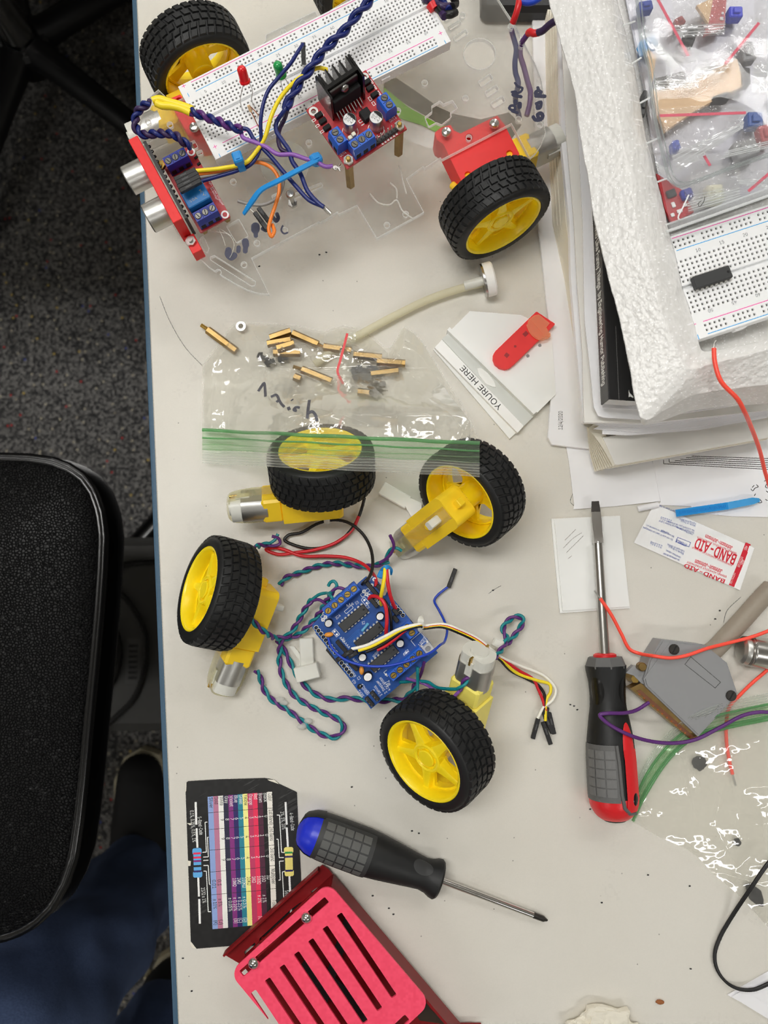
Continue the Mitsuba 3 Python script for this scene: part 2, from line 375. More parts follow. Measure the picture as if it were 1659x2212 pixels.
mat('blue_tie', (32, 140, 214), 0.35); mat('green_led', (30, 150, 76), 0.2, spec=0.7); mat('red_led', (222, 28, 36), 0.2, spec=0.7)
mat('chrome', (215, 213, 210), 0.16, metal=1.0); mat('steel', (188, 186, 182), 0.27, metal=1.0); mat('dark_steel', (84, 82, 80), 0.38, metal=1.0); mat('tin', (205, 204, 200), 0.38, metal=1.0)
mat('brass', 0, 0.36, metal=1.0, tex=mikit.proc(tex_brass)); mat('gold', (206, 172, 96), 0.3, metal=1.0); mat('copper', (190, 112, 70), 0.35, metal=1.0)
mat('grey_shell', (139, 140, 142), 0.45); mat('grey_cable', (150, 140, 126), 0.5); mat('grey_dark', (70, 71, 72), 0.5)
mat('cap_top', (222, 222, 222), 0.35, metal=0.6); mat('tantalum', (226, 150, 60), 0.4); mat('resistor_blue', (90, 160, 200), 0.4); mat('tan', (222, 188, 146), 0.7)
mat('trace_blue', (40, 100, 180), 0.36); mat('ink', (26, 26, 30), 0.55); mat('ink_navy', (44, 46, 72), 0.5); mat('pink_line', (232, 88, 168), 0.5); mat('blue_line', (70, 160, 222), 0.5); mat('red_line', (214, 64, 92), 0.5)
mat('marker_grey', (84, 84, 92), 0.6); mat('print_blue', (36, 62, 150), 0.6); mat('print_red', (206, 32, 52), 0.55); mat('silk', (238, 238, 236), 0.6)
mat('hole', (58, 56, 52), 0.7); mat('contact', (150, 148, 142), 0.5)
mat('card_black', 0, 0.4, spec=0.5, tex=mikit.proc(tex_card)); mat('denim', 0, 0.85, spec=0.15, sheen=0.4, tex=mikit.proc(tex_denim)); mat('crumb', (150, 92, 52), 0.8)
mat('sole', (206, 196, 168), 0.7); mat('bag_green', (52, 150, 76), 0.35)
scene['mat_acrylic'] = {'type': 'blendbsdf', 'weight': mikit.proc(tex_acrylic_dirt), 'a_clear': {'type': 'thindielectric', 'int_ior': 1.49}, 'b_dust': {'type': 'principledthin', 'base_color': rgb((225, 224, 220)), 'roughness': 0.5, 'diff_trans': 1.3}}
film('acrylic_edge', (250, 252, 252), 0.78, 0.6); film('acrylic_side', (236, 240, 240), 0.25, 0.75)
film('bag_film', (253, 253, 251), 0.10, 0.45, 0.3); film('bag_back', (254, 254, 253), 0.03, 0.6, 0.3, 1.2); film('bag_seal', (250, 252, 250), 0.16, 0.5, 0.3); film('zip_green', (222, 240, 220), 0.13, 0.45, 0.3); film('zip_dark', (168, 216, 172), 0.4, 0.45, 0.3)
film('clear_case', (253, 253, 255), 0.09, 0.3, 0.3, 1.26); film('motor_cap', (238, 238, 226), 0.45, 0.7, 0.3); film('strap', (240, 236, 206), 0.30, 0.8, 0.3)
film('glue', (246, 246, 243), 0.55, 0.45, 0.3); film('tube', (244, 241, 222), 0.72, 0.4, 0.3); film('orange_film', (255, 206, 170), 0.42, 0.35, 0.3); film('dark_film', (150, 142, 128), 0.25, 0.7)
mat('light_grey', (206, 208, 203), 0.5); mat('silvery', (176, 176, 182), 0.4, metal=0.5); mat('green_sheet', (132, 196, 52), 0.6); mat('grey_sheet', (120, 116, 104), 0.6)

# ---------------------------------------------------------------- the room: ceiling with its lights, walls, carpet
def slab(x0, x1, y0, y1, z0, z1): return mv(cbox(x1 - x0, y1 - y0, z1 - z0), (x0 + x1) / 2, (y0 + y1) / 2, z0)
RX0, RX1, RY0, RY1 = -3000, 3200, -2900, 3100
for nm, b, m in (('ceiling', (RX0, RX1, RY0, RY1, CEIL, CEIL + 60), 'mat_ceiling'), ('wall_left', (RX0 - 80, RX0, RY0, RY1, FLOOR, CEIL), 'mat_wall'), ('wall_right', (RX1, RX1 + 80, RY0, RY1, FLOOR, CEIL), 'mat_wall'),
                 ('wall_front', (RX0, RX1, RY0 - 80, RY0, FLOOR, CEIL), 'mat_wall'), ('wall_back', (RX0, RX1, RY1, RY1 + 80, FLOOR, CEIL), 'mat_wall'), ('floor', (RX0, RX1, RY0, RY1, FLOOR - 60, FLOOR), 'mat_carpet')):
    structure(nm); taken[nm] -= 1
    put(nm, slab(*b), m, kind='structure')
def ceiling_light(x, y, w, h, where):
    k = thing('ceiling_light', 'long ceiling light ' + where, 'light', 'office ceiling lights')
    put('frame', mv(prism(sbox(-w / 2 - 25, -h / 2 - 25, w / 2 + 25, h / 2 + 25).difference(sbox(-w / 2, -h / 2, w / 2, h / 2)), 22), x, y, CEIL - 22), 'mat_white_plastic', k)
    v = np.array([[-w / 2, -h / 2, 0], [-w / 2, h / 2, 0], [w / 2, h / 2, 0], [w / 2, -h / 2, 0]]) + [x, y, CEIL - 12]
    q = put('diffuser', (v, np.array([[0, 1, 2, 3]])), 'mat_white_plastic', k)
    scene[q]['emitter'] = {'type': 'area', 'radiance': {'type': 'rgb', 'value': [LAMP * t for t in LAMP_TINT]}}
for lx, ly, where in ((-560, 300, 'above the zip bag on the desk'), (-560, 530, 'above the robot car'), (1150, -1150, 'near the front wall beyond the lower zip bag'), (1150, 2300, 'near the back wall'), (-2100, -1300, 'over the aisle behind the person'),
                      (-560, 2250, 'over the neighbouring desk'), (1010, 1500, 'beyond the foam tray')): ceiling_light(lx, ly, 1180, 170, where)

# ---------------------------------------------------------------- the desk: its front edge runs down the left of the picture
EDGE = [P(290, -60), P(306, 480), P(325, 1000), P(346, 1500), P(362, 1800), P(380, 2212), P(384, 2330)]
ex = np.polyfit([p[1] for p in EDGE], [p[0] for p in EDGE], 1)
def edge_x(y): return np.polyval(ex, y)
desk = thing('desk', 'pale grey laminate desk top with a dark blue edge band, carrying all the parts', 'desk')
y0, y1 = -480.0, 408.0
put('top', prism(Polygon([(edge_x(y0) + 2.6, y0), (820, y0), (820, y1), (edge_x(y1) + 2.6, y1)]), 28, -28), 'mat_desk', desk)
put('edge_seam', prism(Polygon([(edge_x(y0) + 1.9, y0), (edge_x(y0) + 2.6, y0), (edge_x(y1) + 2.6, y1), (edge_x(y1) + 1.9, y1)]), 27.6, -28), 'mat_edge_seam', desk)
eb = [(-1.2, -27.5), (-1.6, -26), (-1.6, -1.8), (-1.1, -0.7), (0, -0.35), (1.9, -0.2), (1.9, -27.5)]
a = np.array([[edge_x(y0) + u, y0, w] for u, w in eb]); b = np.array([[edge_x(y1) + u, y1, w] for u, w in eb]); i = np.arange(7); j = (i + 1) % 7
put('edge_band', (np.vstack([a, b]), np.stack([i, i + 7, j + 7, j], 1)), 'mat_edge_blue', desk, smooth=40)
put('modesty_panel', slab(500, 520, y0 + 30, y1 - 30, -500, -28), 'mat_wall', desk)
for x, y in ((420, -430), (420, 370), (770, -430), (770, 370)):
    put('leg', slab(x - 25, x + 25, y - 25, y + 25, FLOOR, -28), 'mat_dark_steel', desk)
d2 = thing('neighbouring_desk', 'pale grey desk meeting the far end of the work desk, outside the picture', 'desk')
put('top', slab(-1700, 820, 410, 1450, -28, 0), 'mat_desk', d2)
for x, y in ((-1650, 470), (-1650, 1400), (770, 470), (770, 1400)): put('leg', slab(x - 25, x + 25, y - 25, y + 25, FLOOR, -28), 'mat_dark_steel', d2)
put('pedestal', slab(-1380, -960, 430, 1370, FLOOR, -30), 'mat_dark_plastic', d2)
put('back_panel', slab(-1600, 720, 1380, 1398, FLOOR + 40, -28), 'mat_wall', d2)
# ---------------------------------------------------------------- left of the desk: chair, chair base, floor box, cable, person
ZS = -165.0
seat = thing('office_chair', 'black vinyl chair with a rounded grained cushion and a shiny piped rim beside the desk', 'chair')
out = [(0, 968), (60, 970), (110, 977), (150, 992), (185, 1015), (212, 1052), (229, 1100), (236, 1155), (233, 1230), (226, 1330), (215, 1450), (204, 1560), (193, 1680), (182, 1780), (170, 1860), (150, 1920), (120, 1975), (80, 2015), (40, 2038), (0, 2052)]
o3 = np.array([P(x, y, ZS)[:2] for x, y in out])
left = o3.copy()[::-1]; left[:, 0] = 2 * (o3[0, 0] - 150) - left[:, 0]
loop = np.vstack([o3, left])
poly = Polygon(loop).buffer(-1)
def loop_of(p, n=220):
    r = p.exterior; return np.array([r.interpolate(t, normalized=True).coords[0] for t in np.linspace(0, 1, n, endpoint=False)])
base = loop_of(poly)
cen = base.mean(0)
rows = []
for d, z in ((26, -40), (1.5, -7), (3.2, -1), (6.4, -4.5), (9, -3.5), (14, 0.5), (26, 5), (50, 10), (90, 15)):
    q = poly.buffer(-d) if d else poly
    rows.append(np.c_[loop_of(q), np.full(220, ZS + z)])
# start every ring at the same bearing
for k in range(len(rows)):
    a = np.arctan2(rows[k][:, 1] - cen[1], rows[k][:, 0] - cen[0]); o = np.argsort(a); rows[k] = rows[k][o]
G = np.array(rows[4:] + [np.tile(np.append(cen, ZS + 18), (220, 1))]); G = np.concatenate([G, G[:, :1]], 1)
put('cushion', grid(G[:, ::-1]), 'mat_black_leather', seat, smooth=True)
R = np.array(rows[1:5]); R = np.concatenate([R, R[:, :1]], 1)
put('rim', grid(R[:, ::-1]), 'mat_black_gloss', seat, smooth=True)
R = np.array(rows[:2]); R = np.concatenate([R, R[:, :1]], 1)
put('shell', join([grid(R[:, ::-1]), prism(poly, 2, ZS - 41)]), 'mat_black_gloss', seat, smooth=40)
mid = np.array([cen[0], cen[1]])
def star_base(parent, x, y, rad, ztop, a0, m='mat_black_gloss'):
    put('column', mv(cyl(24, ztop - FLOOR - 60, 0, 24), x, y, FLOOR + 60), 'mat_chrome', parent, smooth=40)
    put('hub', mv(cyl(42, 55, 0, 24, 6), x, y, FLOOR + 45), m, parent, smooth=40)
    for k in range(5):
        t = a0 + k * 2 * math.pi / 5
        p = np.array([[x + r * math.cos(t), y + r * math.sin(t), FLOOR + z] for r, z in ((25, 84), (rad * 0.45, 78), (rad * 0.8, 66), (rad, 58))])
        put('leg', tube(spline(p, 12), np.linspace(24, 17, len(spline(p, 12))), 10), m, parent, smooth=True)
        c = Fr([p[-1][0], p[-1][1], FLOOR + 26], [math.cos(t), math.sin(t), 0], [-math.sin(t), math.cos(t), 0], [0, 0, 1])
        put('caster', c(xf(cyl(25, 36, -18, 20, 4), np.array([[1, 0, 0, 0], [0, 0, 1, 0], [0, -1, 0, 0], [0, 0, 0, 1.0]]))), 'mat_black_plastic', parent, smooth=40)
star_base(seat, mid[0], mid[1], 270, ZS - 42, 0.9)

ch2 = thing('swivel_chair', 'black swivel chair whose glossy star base shows on the dark carpet near the desk end', 'chair')
hub = P(62, 108, FLOOR + 70)
star_base(ch2, hub[0], hub[1], 300, ZS - 60, math.radians(35), 'mat_black_plastic')
put('seat', mv(prism(rrect(480, 480, 120), 60), hub[0], hub[1], ZS - 60), 'mat_black_leather', ch2)

fb = thing('floor_box', 'flat black plastic box on the carpet under the desk edge with a small faded label', 'box')
q = [P(*s6(u, v), FLOOR + 180) for u, v in ((560, 640), (1240, 640), (1240, 1870), (560, 1870))]
xa, xb, ya, yb = min(p[0] for p in q), max(p[0] for p in q), min(p[1] for p in q), max(p[1] for p in q)
put('lid', mv(cbox(xb - xa, yb - ya, 180, 12), (xa + xb) / 2, (ya + yb) / 2, FLOOR), 'mat_dark_plastic', fb)
lb = P(*s6(838, 1420), FLOOR + 180)
put('label', mv(cbox(20, 60, 0.6), lb[0], lb[1], FLOOR + 180), 'mat_grey_rubber', fb)
put('label_print', join([mv(cbox(12, 4, 0.3), lb[0], lb[1] - 22 + 7 * k, FLOOR + 180.6) for k in range(7)]), 'mat_charcoal', fb, kind='stuff')
zc = FLOOR + 184
one('floor_cable', tube(spline(Zs(s6, [(1010, 795), (900, 800), (790, 812), (730, 850), (708, 905), (725, 960), (800, 1040), (870, 1150), (915, 1260), (918, 1400), (890, 1540), (830, 1670), (740, 1760), (660, 1840), (620, 1920), (650, 2000)], zc), 8), 3.4, 8), 'mat_black_wire', 'thin black cable winding over the flat black box on the carpet', 'cable', smooth=True)
one('cable_loop', tube(spline(Zs(s6, [(560, 1090), (640, 1130), (700, 1220), (735, 1340), (725, 1450), (690, 1540), (630, 1610)], zc), 8), 8, 10), 'mat_black_wire', 'thick black cable loop on the floor box, coming out from under the chair', 'cable', smooth=True)

# the person standing at the desk: legs in jeans and shoes (the rest is outside the picture)
def chain(js, rs, step=12, iters=12):
    ms = []
    for (a, b), (ra, rb) in zip(zip(js[:-1], js[1:]), zip(rs[:-1], rs[1:])):
        ms.append(Manifold.batch_hull([Manifold.sphere(ra, 24).translate(list(map(float, a))), Manifold.sphere(rb, 24).translate(list(map(float, b)))]))
    return ms
def solid(ms, step, iters, wob=0, seed=0, sc=0.02):
    m = ms[0]
    for q in ms[1:]: m = m + q
    v, f = tri(m.refine_to_length(step))
    t = trimesh.Trimesh(v, f, process=False)
    trimesh.smoothing.filter_taubin(t, iterations=iters)
    v = np.array(t.vertices)
    if wob: v = v + t.vertex_normals * (meshkit.fbm(v * [sc, sc, sc * 0.45], 3, seed)[:, None] - 0.5) * 2 * wob
    return v, f
person = thing('person', 'person standing at the desk in dark blue jeans and dark shoes with pale soles', 'person')
A1, A2 = P(296, 1900, FLOOR + 95), P(356, 2225, FLOOR + 95)
K1, K2 = A1 + [-12, -18, 400], A2 + [-10, -45, 400]
H1, H2 = A1 + [-60, -90, 830], A2 + [-70, -70, 830]
wst = (H1 + H2) / 2 + [-5, -10, 170]
legs = chain([A1 + [0, -10, 0], A1 + [-6, -12, 200], K1, H1, (H1 + H2) / 2 + [0, 0, 60]], [66, 70, 74, 98, 120]) + chain([A2 + [0, -10, 0], A2 + [-5, -20, 200], K2, H2, (H1 + H2) / 2 + [0, 0, 60], wst], [66, 70, 74, 98, 120, 128])
put('jeans', solid(legs, 14, 10, 26, 3, 0.014), 'mat_denim', person, smooth=True)
for A, toe in ((A1, P(300, 1622, FLOOR + 30)), (A2, P(372, 2060, FLOOR + 30))):
    d = toe - A; d[2] = 0; L = np.linalg.norm(d); d /= L; n = np.array([-d[1], d[0], 0])
    sh = put('shoe', solid(chain([A + [0, 0, -20] - d * 25, A - [0, 0, 42] + d * L * 0.35, A - [0, 0, 58] + d * (L - 36)], [46, 44, 33]), 8, 8), 'mat_black_matte', person, smooth=True)
    o = [(-75, -30), (-82, 0), (-70, 32), (20, 36), (L * 0.55, 46), (L - 40, 42), (L - 10, 24), (L, 0), (L - 12, -26), (L - 45, -42), (L * 0.5, -40), (20, -34)]
    pl = Polygon([(A + d * u + n * w)[:2] for u, w in o]).buffer(4).buffer(-2)
    put('sole', prism(pl, 24, FLOOR), 'mat_sole', sh)
# ---------------------------------------------------------------- toy wheels with gear motors
def star_plate():
    d = Point(0, 0).buffer(22.8, quad_segs=24)
    for k in range(5):
        a = math.radians(72 * k + 36)
        w = [(9.2, -0.10), (9.8, 0.28), (9.2, 0.10)]
        pts = []
        for r, s in ((10.5, -0.36), (21.4, -0.44), (22.2, -0.2), (22.4, 0), (22.2, 0.2), (21.4, 0.44), (10.5, 0.36), (9.0, 0)):
            pts.append((r * math.cos(a + s), r * math.sin(a + s)))
        d = d.difference(Polygon(pts).buffer(-1.2).buffer(1.2))
    return d
def spoke_ridges():
    out = []
    for k in range(5):
        a = math.radians(72 * k); c, s = math.cos(a), math.sin(a)
        g = []
        for r, hw, top in ((6.0, 5.6, 9.2), (11, 4.0, 8.7), (16, 3.0, 8.4), (22.6, 2.5, 8.0)):
            for u, z in ((-hw, 4.4), (-hw * 0.72, top - 0.5), (-hw * 0.3, top), (hw * 0.3, top), (hw * 0.72, top - 0.5), (hw, 4.4)):
                g.append((r * c - u * s, r * s + u * c, z))
        v = np.array(g).reshape(4, 6, 3); out.append(grid(v))
        e = v[3]; out.append((e, np.array([[0, 1, 4], [0, 4, 5], [1, 2, 3], [1, 3, 4]])[:, ::-1]))
    return join(out)
RIM = join([lathe([(24.2, 12.6), (25.0, 12.9), (25.7, 12.3), (25.7, -12.3), (25.0, -12.9), (24.2, -12.6), (23.4, -11), (22.4, 4.4), (22.4, 7.5), (23.2, 11.5), (24.2, 12.6)], 64),
            prism(star_plate(), 2.4, 2.2), spoke_ridges(),
            lathe([(9.2, 4), (9.0, 9.0), (8.0, 9.6), (7.0, 9.2), (6.2, 8.0), (5.2, 8.0), (5.2, 9.4), (4.6, 9.8), (0, 9.9)], 40),
            lathe([(0, -11.5), (6.8, -11.5), (7.4, -11), (7.8, 2.5)], 36), ring(21.2, 22.4, 4.5, 0)])
TIRE = lathe([(25.5, -12.9), (27.2, -13.4), (29.6, -13.0), (31.2, -11.6), (31.9, -9), (31.9, 9), (31.2, 11.6), (29.6, 13.0), (27.2, 13.4), (25.5, 12.9), (25.2, 10.5), (25.2, -10.5), (25.5, -12.9)], 72)
def tread_mesh():
    n, ms = 38, []
    for row, (z0, z1, ph) in enumerate(((-11.9, -7.6, 0.0), (-6.9, -2.9, 0.3), (-2.2, 2.2, 0.0), (2.9, 6.9, 0.35), (7.6, 11.9, 0.75))):
        for k in range(n):
            a0 = (k + ph) * 2 * math.pi / n; w = 2 * math.pi / n * 0.82
            sk = 0.02 * (1 if row < 2 else -1 if row > 2 else 0)
            b = []
            for zz in (0, 1):
                z = (z0, z1)[zz]; r0 = 31.0 if abs(z) > 10 else 31.7; r1 = 32.3 if abs(z) > 10 else 33.0
                for aa in (0, 1):
                    t = a0 + w * aa + sk * zz * 2
                    b.append((r0 * math.cos(t), r0 * math.sin(t), z))
                    ti = a0 + w * (0.10 + 0.80 * aa) + sk * zz * 2; zi = z + (0.4 if zz == 0 else -0.4)
                    b.append((r1 * math.cos(ti), r1 * math.sin(ti), zi))
            v = np.array(b)   # order: z0a0 out,in / z0a1 / z1a0 / z1a1
            ms.append((v, np.array([[1, 3, 7, 5], [0, 2, 3, 1], [2, 6, 7, 3], [6, 4, 5, 7], [4, 0, 1, 5]])))
    return join(ms)
TREAD = tread_mesh()
def ellipse_axis(cx, cy, mx, my, minor, sign_px, zc, D=50.6):
    """circle from its picture: centre, half major vector, half minor length, the side that the face looks to"""
    d = ray(cx, cy); C = P(cx, cy, zc)
    depth = (C - CAM) @ FWD
    major = 2 * math.hypot(mx, my); r = 2 * minor / major
    s = major * depth / FOC / D
    v = -d                                        # towards the camera
    m = RGT * sign_px[0] - UPV * sign_px[1]
    mj = RGT * mx - UPV * my
    mj = norm(mj - v * (mj @ v)); m = norm(m - v * (m @ v)); m = norm(m - mj * (m @ mj))
    return C, norm(r * v + math.sqrt(max(0, 1 - r * r)) * m), s
def wheel_parts(parent, fr, name=None, phase=0.0):
    f = fr.sub(0, 0, 0, phase)
    if name:
        w = put(name, f(RIM), 'mat_yellow_rim', parent, smooth=32, label='yellow spoked wheel')
        put('tire', f(TIRE), 'mat_black_rubber', w, smooth=35); put('tread', f(TREAD), 'mat_black_rubber', w)
    else:
        put('rim', f(RIM), 'mat_yellow_rim', parent, smooth=32, label='yellow five spoked rim')
        t = put('tire', f(TIRE), 'mat_black_rubber', parent, smooth=35, label='black rubber tire')
        put('tread', f(TREAD), 'mat_black_rubber', t)
# gear motor: origin where the shaft crosses, x towards the motor can, z along the shaft
GB = join([prism(rrect(38, 22, 4).union(sbox(0, -11, 19, 11)), 18, -9)])
GB = join([mv(GB, 8, 0, 0), mv(cbox(13, 19.5, 17, 1.5), 33, 0, -8.5)])
def flat_cyl(r, half, x0, x1, n=40):
    a = np.linspace(0, 2 * math.pi, n, endpoint=False)
    p = np.c_[r * np.cos(a), np.clip(r * np.sin(a), -half, half)]
    v = np.vstack([np.c_[np.full(n, x0), p], np.c_[np.full(n, x1), p], [[x0, 0, 0], [x1, 0, 0]]])
    i = np.arange(n); j = (i + 1) % n
    return v, np.vstack([np.stack([i, j, j + n], 1), np.stack([i, j + n, i + n], 1), np.stack([j, i, i * 0 + 2 * n], 1), np.stack([i + n, j + n, i * 0 + 2 * n + 1], 1)])
def motor_parts(parent, fr, yellow='mat_yellow_box', strap=True, prefix=None, lugs=True):
    if prefix: parent = put(prefix, fr(GB), yellow, parent, smooth=30, label='yellow gear motor')
    else: put('gearbox', fr(GB), yellow, parent, smooth=30)
    put('motor_can', fr(flat_cyl(10.3, 7.6, 36, 52)), 'mat_tin', parent, smooth=40)
    put('end_cap', fr(join([flat_cyl(9.6, 7.0, 50, 58.5), flat_cyl(5, 5, 58, 60), mv(cbox(9, 4, 1.2), 51, 0, 7.2), mv(cbox(9, 4, 1.2), 51, 0, -8.4)])), 'mat_translucent_white', parent, smooth=40, label='whitish plastic end cap')
    put('shaft', fr(join([mv(prism(Point(0, 0).buffer(2.7).intersection(sbox(-1.9, -3, 1.9, 3)), 37), 0, 0, -18.5)])), 'mat_translucent_white', parent, smooth=30)
    if lugs: put('lug', fr(join([mv(cbox(5, 5, 5, 0.5), -13, 0, -2.5), mv(cyl(1.9, 1.6, 9, 12), 12, 0, 0), mv(cyl(1.9, 1.6, -10.6, 12), 12, 0, 0)])), yellow, parent)
    if strap:
        loop = [(-10.5, 9.6), (54, 9.6), (60, 7), (61.3, 0), (60, -7), (54, -9.6), (-10.5, -9.6)]
        pth = spline([(x, 0, z) for x, z in loop], 2)
        put('strap', fr(join([strap_band(pth, 9.0)])), 'mat_strap', parent, smooth=True, label='clear plastic motor strap')
    for s in (-1, 1): put('solder_tab', fr(mv(cbox(5, 1.2, 3, 0.2), 56.5, 0, 7.6 * s - 1.5)), 'mat_gold', parent)
def strap_band(p, w):
    a = p + [0, -w / 2, 0]; b = p + [0, w / 2, 0]
    return grid(np.stack([a, b], 1))
def perp_dir(a, C, dx, dy):
    """unit vector square to a whose picture at C runs along (dx, dy)"""
    m = RGT * dx - UPV * dy; v = norm(C - CAM)
    d = m - v * ((m @ a) / (v @ a))
    return norm(d)
def motor_unit(label, ell, d_px, back=False, phase=0.0, off=24.0, yellow='mat_yellow_box', strap=True, lift=0.0):
    C, a, s = ellipse_axis(*ell)
    out = -a if back else a
    face = -12.6 if back else 12.6
    W = C - out * face * s
    k = thing('wheel_motor', label, 'motorized wheel', 'loose wheel motors')
    fr = axes(W, out, None, s)
    wheel_parts(k, fr, phase=phase)
    M0 = W - out * off * s
    d = perp_dir(a, M0, *d_px)
    mf = Fr(M0, d * s, np.cross(out, d) * s, out * s)
    motor_parts(k, mf, yellow, strap)
    lo = min((xf(TREAD, fr.M)[0][:, 2].min(), fr(TIRE)[0][:, 2].min(), mf(GB)[0][:, 2].min(), mf(flat_cyl(10, 7, 36, 58))[0][:, 2].min()))
    print(k, 'scale %.3f' % s, 'axis', np.round(out, 2), 'W', np.round(W, 1), 'lowest', round(lo, 1), 'dir', np.round(d, 2))
    return k, fr, mf
e = lambda f, u, v, s, mu, mv_, minor, side, z: (*f(u, v), mu / s, mv_ / s, minor / s, side, z)
WA, WAf, WAm = motor_unit('yellow wheel motor lying tipped beside the desk edge, below the zip bag', e(c6, 185, 848, 3.13, 76, -284, 100, (-0.96, -0.26), 38), (-0.36, 0.93), phase=10)
WB, WBf, WBm = motor_unit('yellow wheel motor half under the green zip strip of the bag, its motor below it', e(c3, 563, 850, 2.0738, 186, -16, 97, (0, -1), 44), (-1, 0.1), phase=40)
WC, WCf, WCm = motor_unit('yellow wheel motor showing its inner side and white shaft, right of the zip bag', e(t6, 836, 711, 4.879, 272, 342, 287, (-0.78, 0.62), 40), (-0.80, 0.60), back=True, phase=15)
WD, WDf, WDm = motor_unit('yellow wheel motor with its motor standing on end, above the blue capped screwdriver', e(w7, 591, 1056, 6.381, 395, 489, 375, (-0.78, 0.62), 42), (0.25, -1), phase=52, yellow='mat_yellow_pale', strap=False)
# ---------------------------------------------------------------- the robot car: clear plate, red brackets, wheels
PL = Plane(P(560, 640, 44), P(1165, 250, 49), P(340, 210, 50))
def pl(f, pts, h=0.0): return np.array([PL.at(f(*p[:2]), p[2] if len(p) > 2 else h) for p in pts])
px_ = lambda u, v: (u, v)
RX = norm(PL.at((974, 89)) - PL.at((466, 345))); RYv = np.cross(PL.n, RX)
RO = PL.at((466, 345))
RF = Fr(RO, RX, RYv, PL.n)                       # plate frame, local z = 0 is the plate's upper face
lp = lambda f, *pts: [tuple(RF.loc(f(*p))) for p in pts]
robot = thing('robot_car', 'toy robot car: clear acrylic plate with red motor brackets and yellow wheels', 'robot')
outline = lp(c1, (1035, 2110), (960, 2105), (880, 2080), (790, 2035), (690, 1975), (600, 1915), (520, 1840), (440, 1750), (370, 1660), (300, 1550)) + \
          lp(px_, (330, 400), (306, 330), (299, 280), (305, 240), (320, 212), (342, 193), (372, 222), (440, 190), (520, 140), (574, 88), (574, 75), (681, 24), (688, 38), (860, -70), (1035, -70)) + \
          lp(t4, (740, 0), (800, 95), (870, 200), (985, 420), (1060, 560), (1115, 700), (1142, 840), (1150, 1000), (1140, 1100)) + \
          lp(t5, (1535, 870), (1480, 1020), (1410, 1130), (1330, 1195), (1095, 752), (200, 1215), (185, 1190)) + \
          lp(c2, (820, 1078), (812, 1066), (705, 1145), (818, 1358), (515, 1525), (388, 1315), (268, 1372), (260, 1358), (152, 1432)) + lp(c1, (1525, 1520), (1395, 1600), (1390, 1590), (908, 1850))
plate = Polygon(outline)
if not plate.is_valid: plate = plate.buffer(0)
def hole(f, u, v, r): return Point(*RF.loc(f(u, v))).buffer(r, quad_segs=8)
def slot(f, pts, r=0.5): return Polygon(lp(f, *pts)).buffer(-r).buffer(r, quad_segs=3)
holes = [hole(t4, 565, 483, 9.3)] + [hole(f, u, v, 1.6) for f, u, v in ((t4, 72, 742), (t4, 438, 880), (t4, 912, 1068), (t4, 1105, 1118), (t4, 410, 140), (t4, 845, 235), (t4, 940, 400), (c1, 775, 1303), (c1, 1318, 1022), (c1, 945, 1742), (c1, 852, 1896),
         (c1, 162, 868), (c1, 322, 893), (c1, 1145, 1650), (c2, 80, 915), (c2, 650, 708), (c2, 580, 1440), (c2, 700, 1370), (c2, 1105, 880), (c1, 1135, 233), (c1, 1275, 163), (c1, 668, 1950))]
holes += [slot(t4, q) for q in ([(555, 730), (658, 662), (684, 705), (580, 778)], [(612, 826), (712, 762), (735, 800), (635, 872)], [(665, 925), (768, 860), (792, 905), (690, 970)],
          [(330, 340), (440, 260), (458, 300), (350, 372)], [(245, 170), (330, 100), (350, 125), (262, 190)], [(280, 245), (385, 180), (400, 205), (300, 272)])]
holes += [slot(t4, [(75, 1050), (140, 1000), (135, 950), (210, 905), (240, 935), (320, 900), (365, 970), (300, 1010), (310, 1045), (225, 1115), (175, 1095), (110, 1130)])]
holes += [slot(c1, q) for q in ([(612, 1842), (640, 1832), (935, 2018), (930, 2045), (905, 2048), (615, 1862)], [(728, 1620), (815, 1572), (882, 1692), (798, 1738)], [(1185, 1400), (1405, 1310), (1418, 1335), (1200, 1428)], [(560, 1690), (600, 1780), (590, 1815), (570, 1800), (535, 1720)], [(1050, 1405), (1100, 1378), (1118, 1410), (1070, 1440)])]
holes += [slot(t1, [(690, 650), (750, 620), (790, 690), (735, 720)]), slot(t1, [(780, 745), (830, 722), (845, 760), (795, 785)])]
for h in holes: plate = plate.difference(h)
if plate.geom_type != 'Polygon': plate = max(plate.geoms, key=lambda g: g.area)
pk = put('chassis_plate', RF(join([sheet(plate, 0), xf(sheet(plate, -3), np.diag([1, 1, 1, 1.0]))])), 'mat_acrylic', robot, label='clear acrylic plate with cut slots')
put('edge', RF(join([rim_of(plate, -3, 0), sheet(plate.difference(plate.buffer(-0.32)), 0.03)])), 'mat_acrylic_edge', pk, label='bright cut edges')
put('disc', RF(mv(ring(0.1, 14.2, 0.6, 0.05, 40), *RF.loc(c1(1145, 1180)))), 'mat_bag_seal', pk, label='frosted round patch')
def stroke(f, pts, w=0.9, h=0.12):
    q = spline(np.c_[np.array(lp(f, *pts)), np.zeros(len(pts))], 0.8)[:, :2]
    return RF(prism(LineString(q).buffer(w * 0.42, quad_segs=5), 0.12, 0.08))
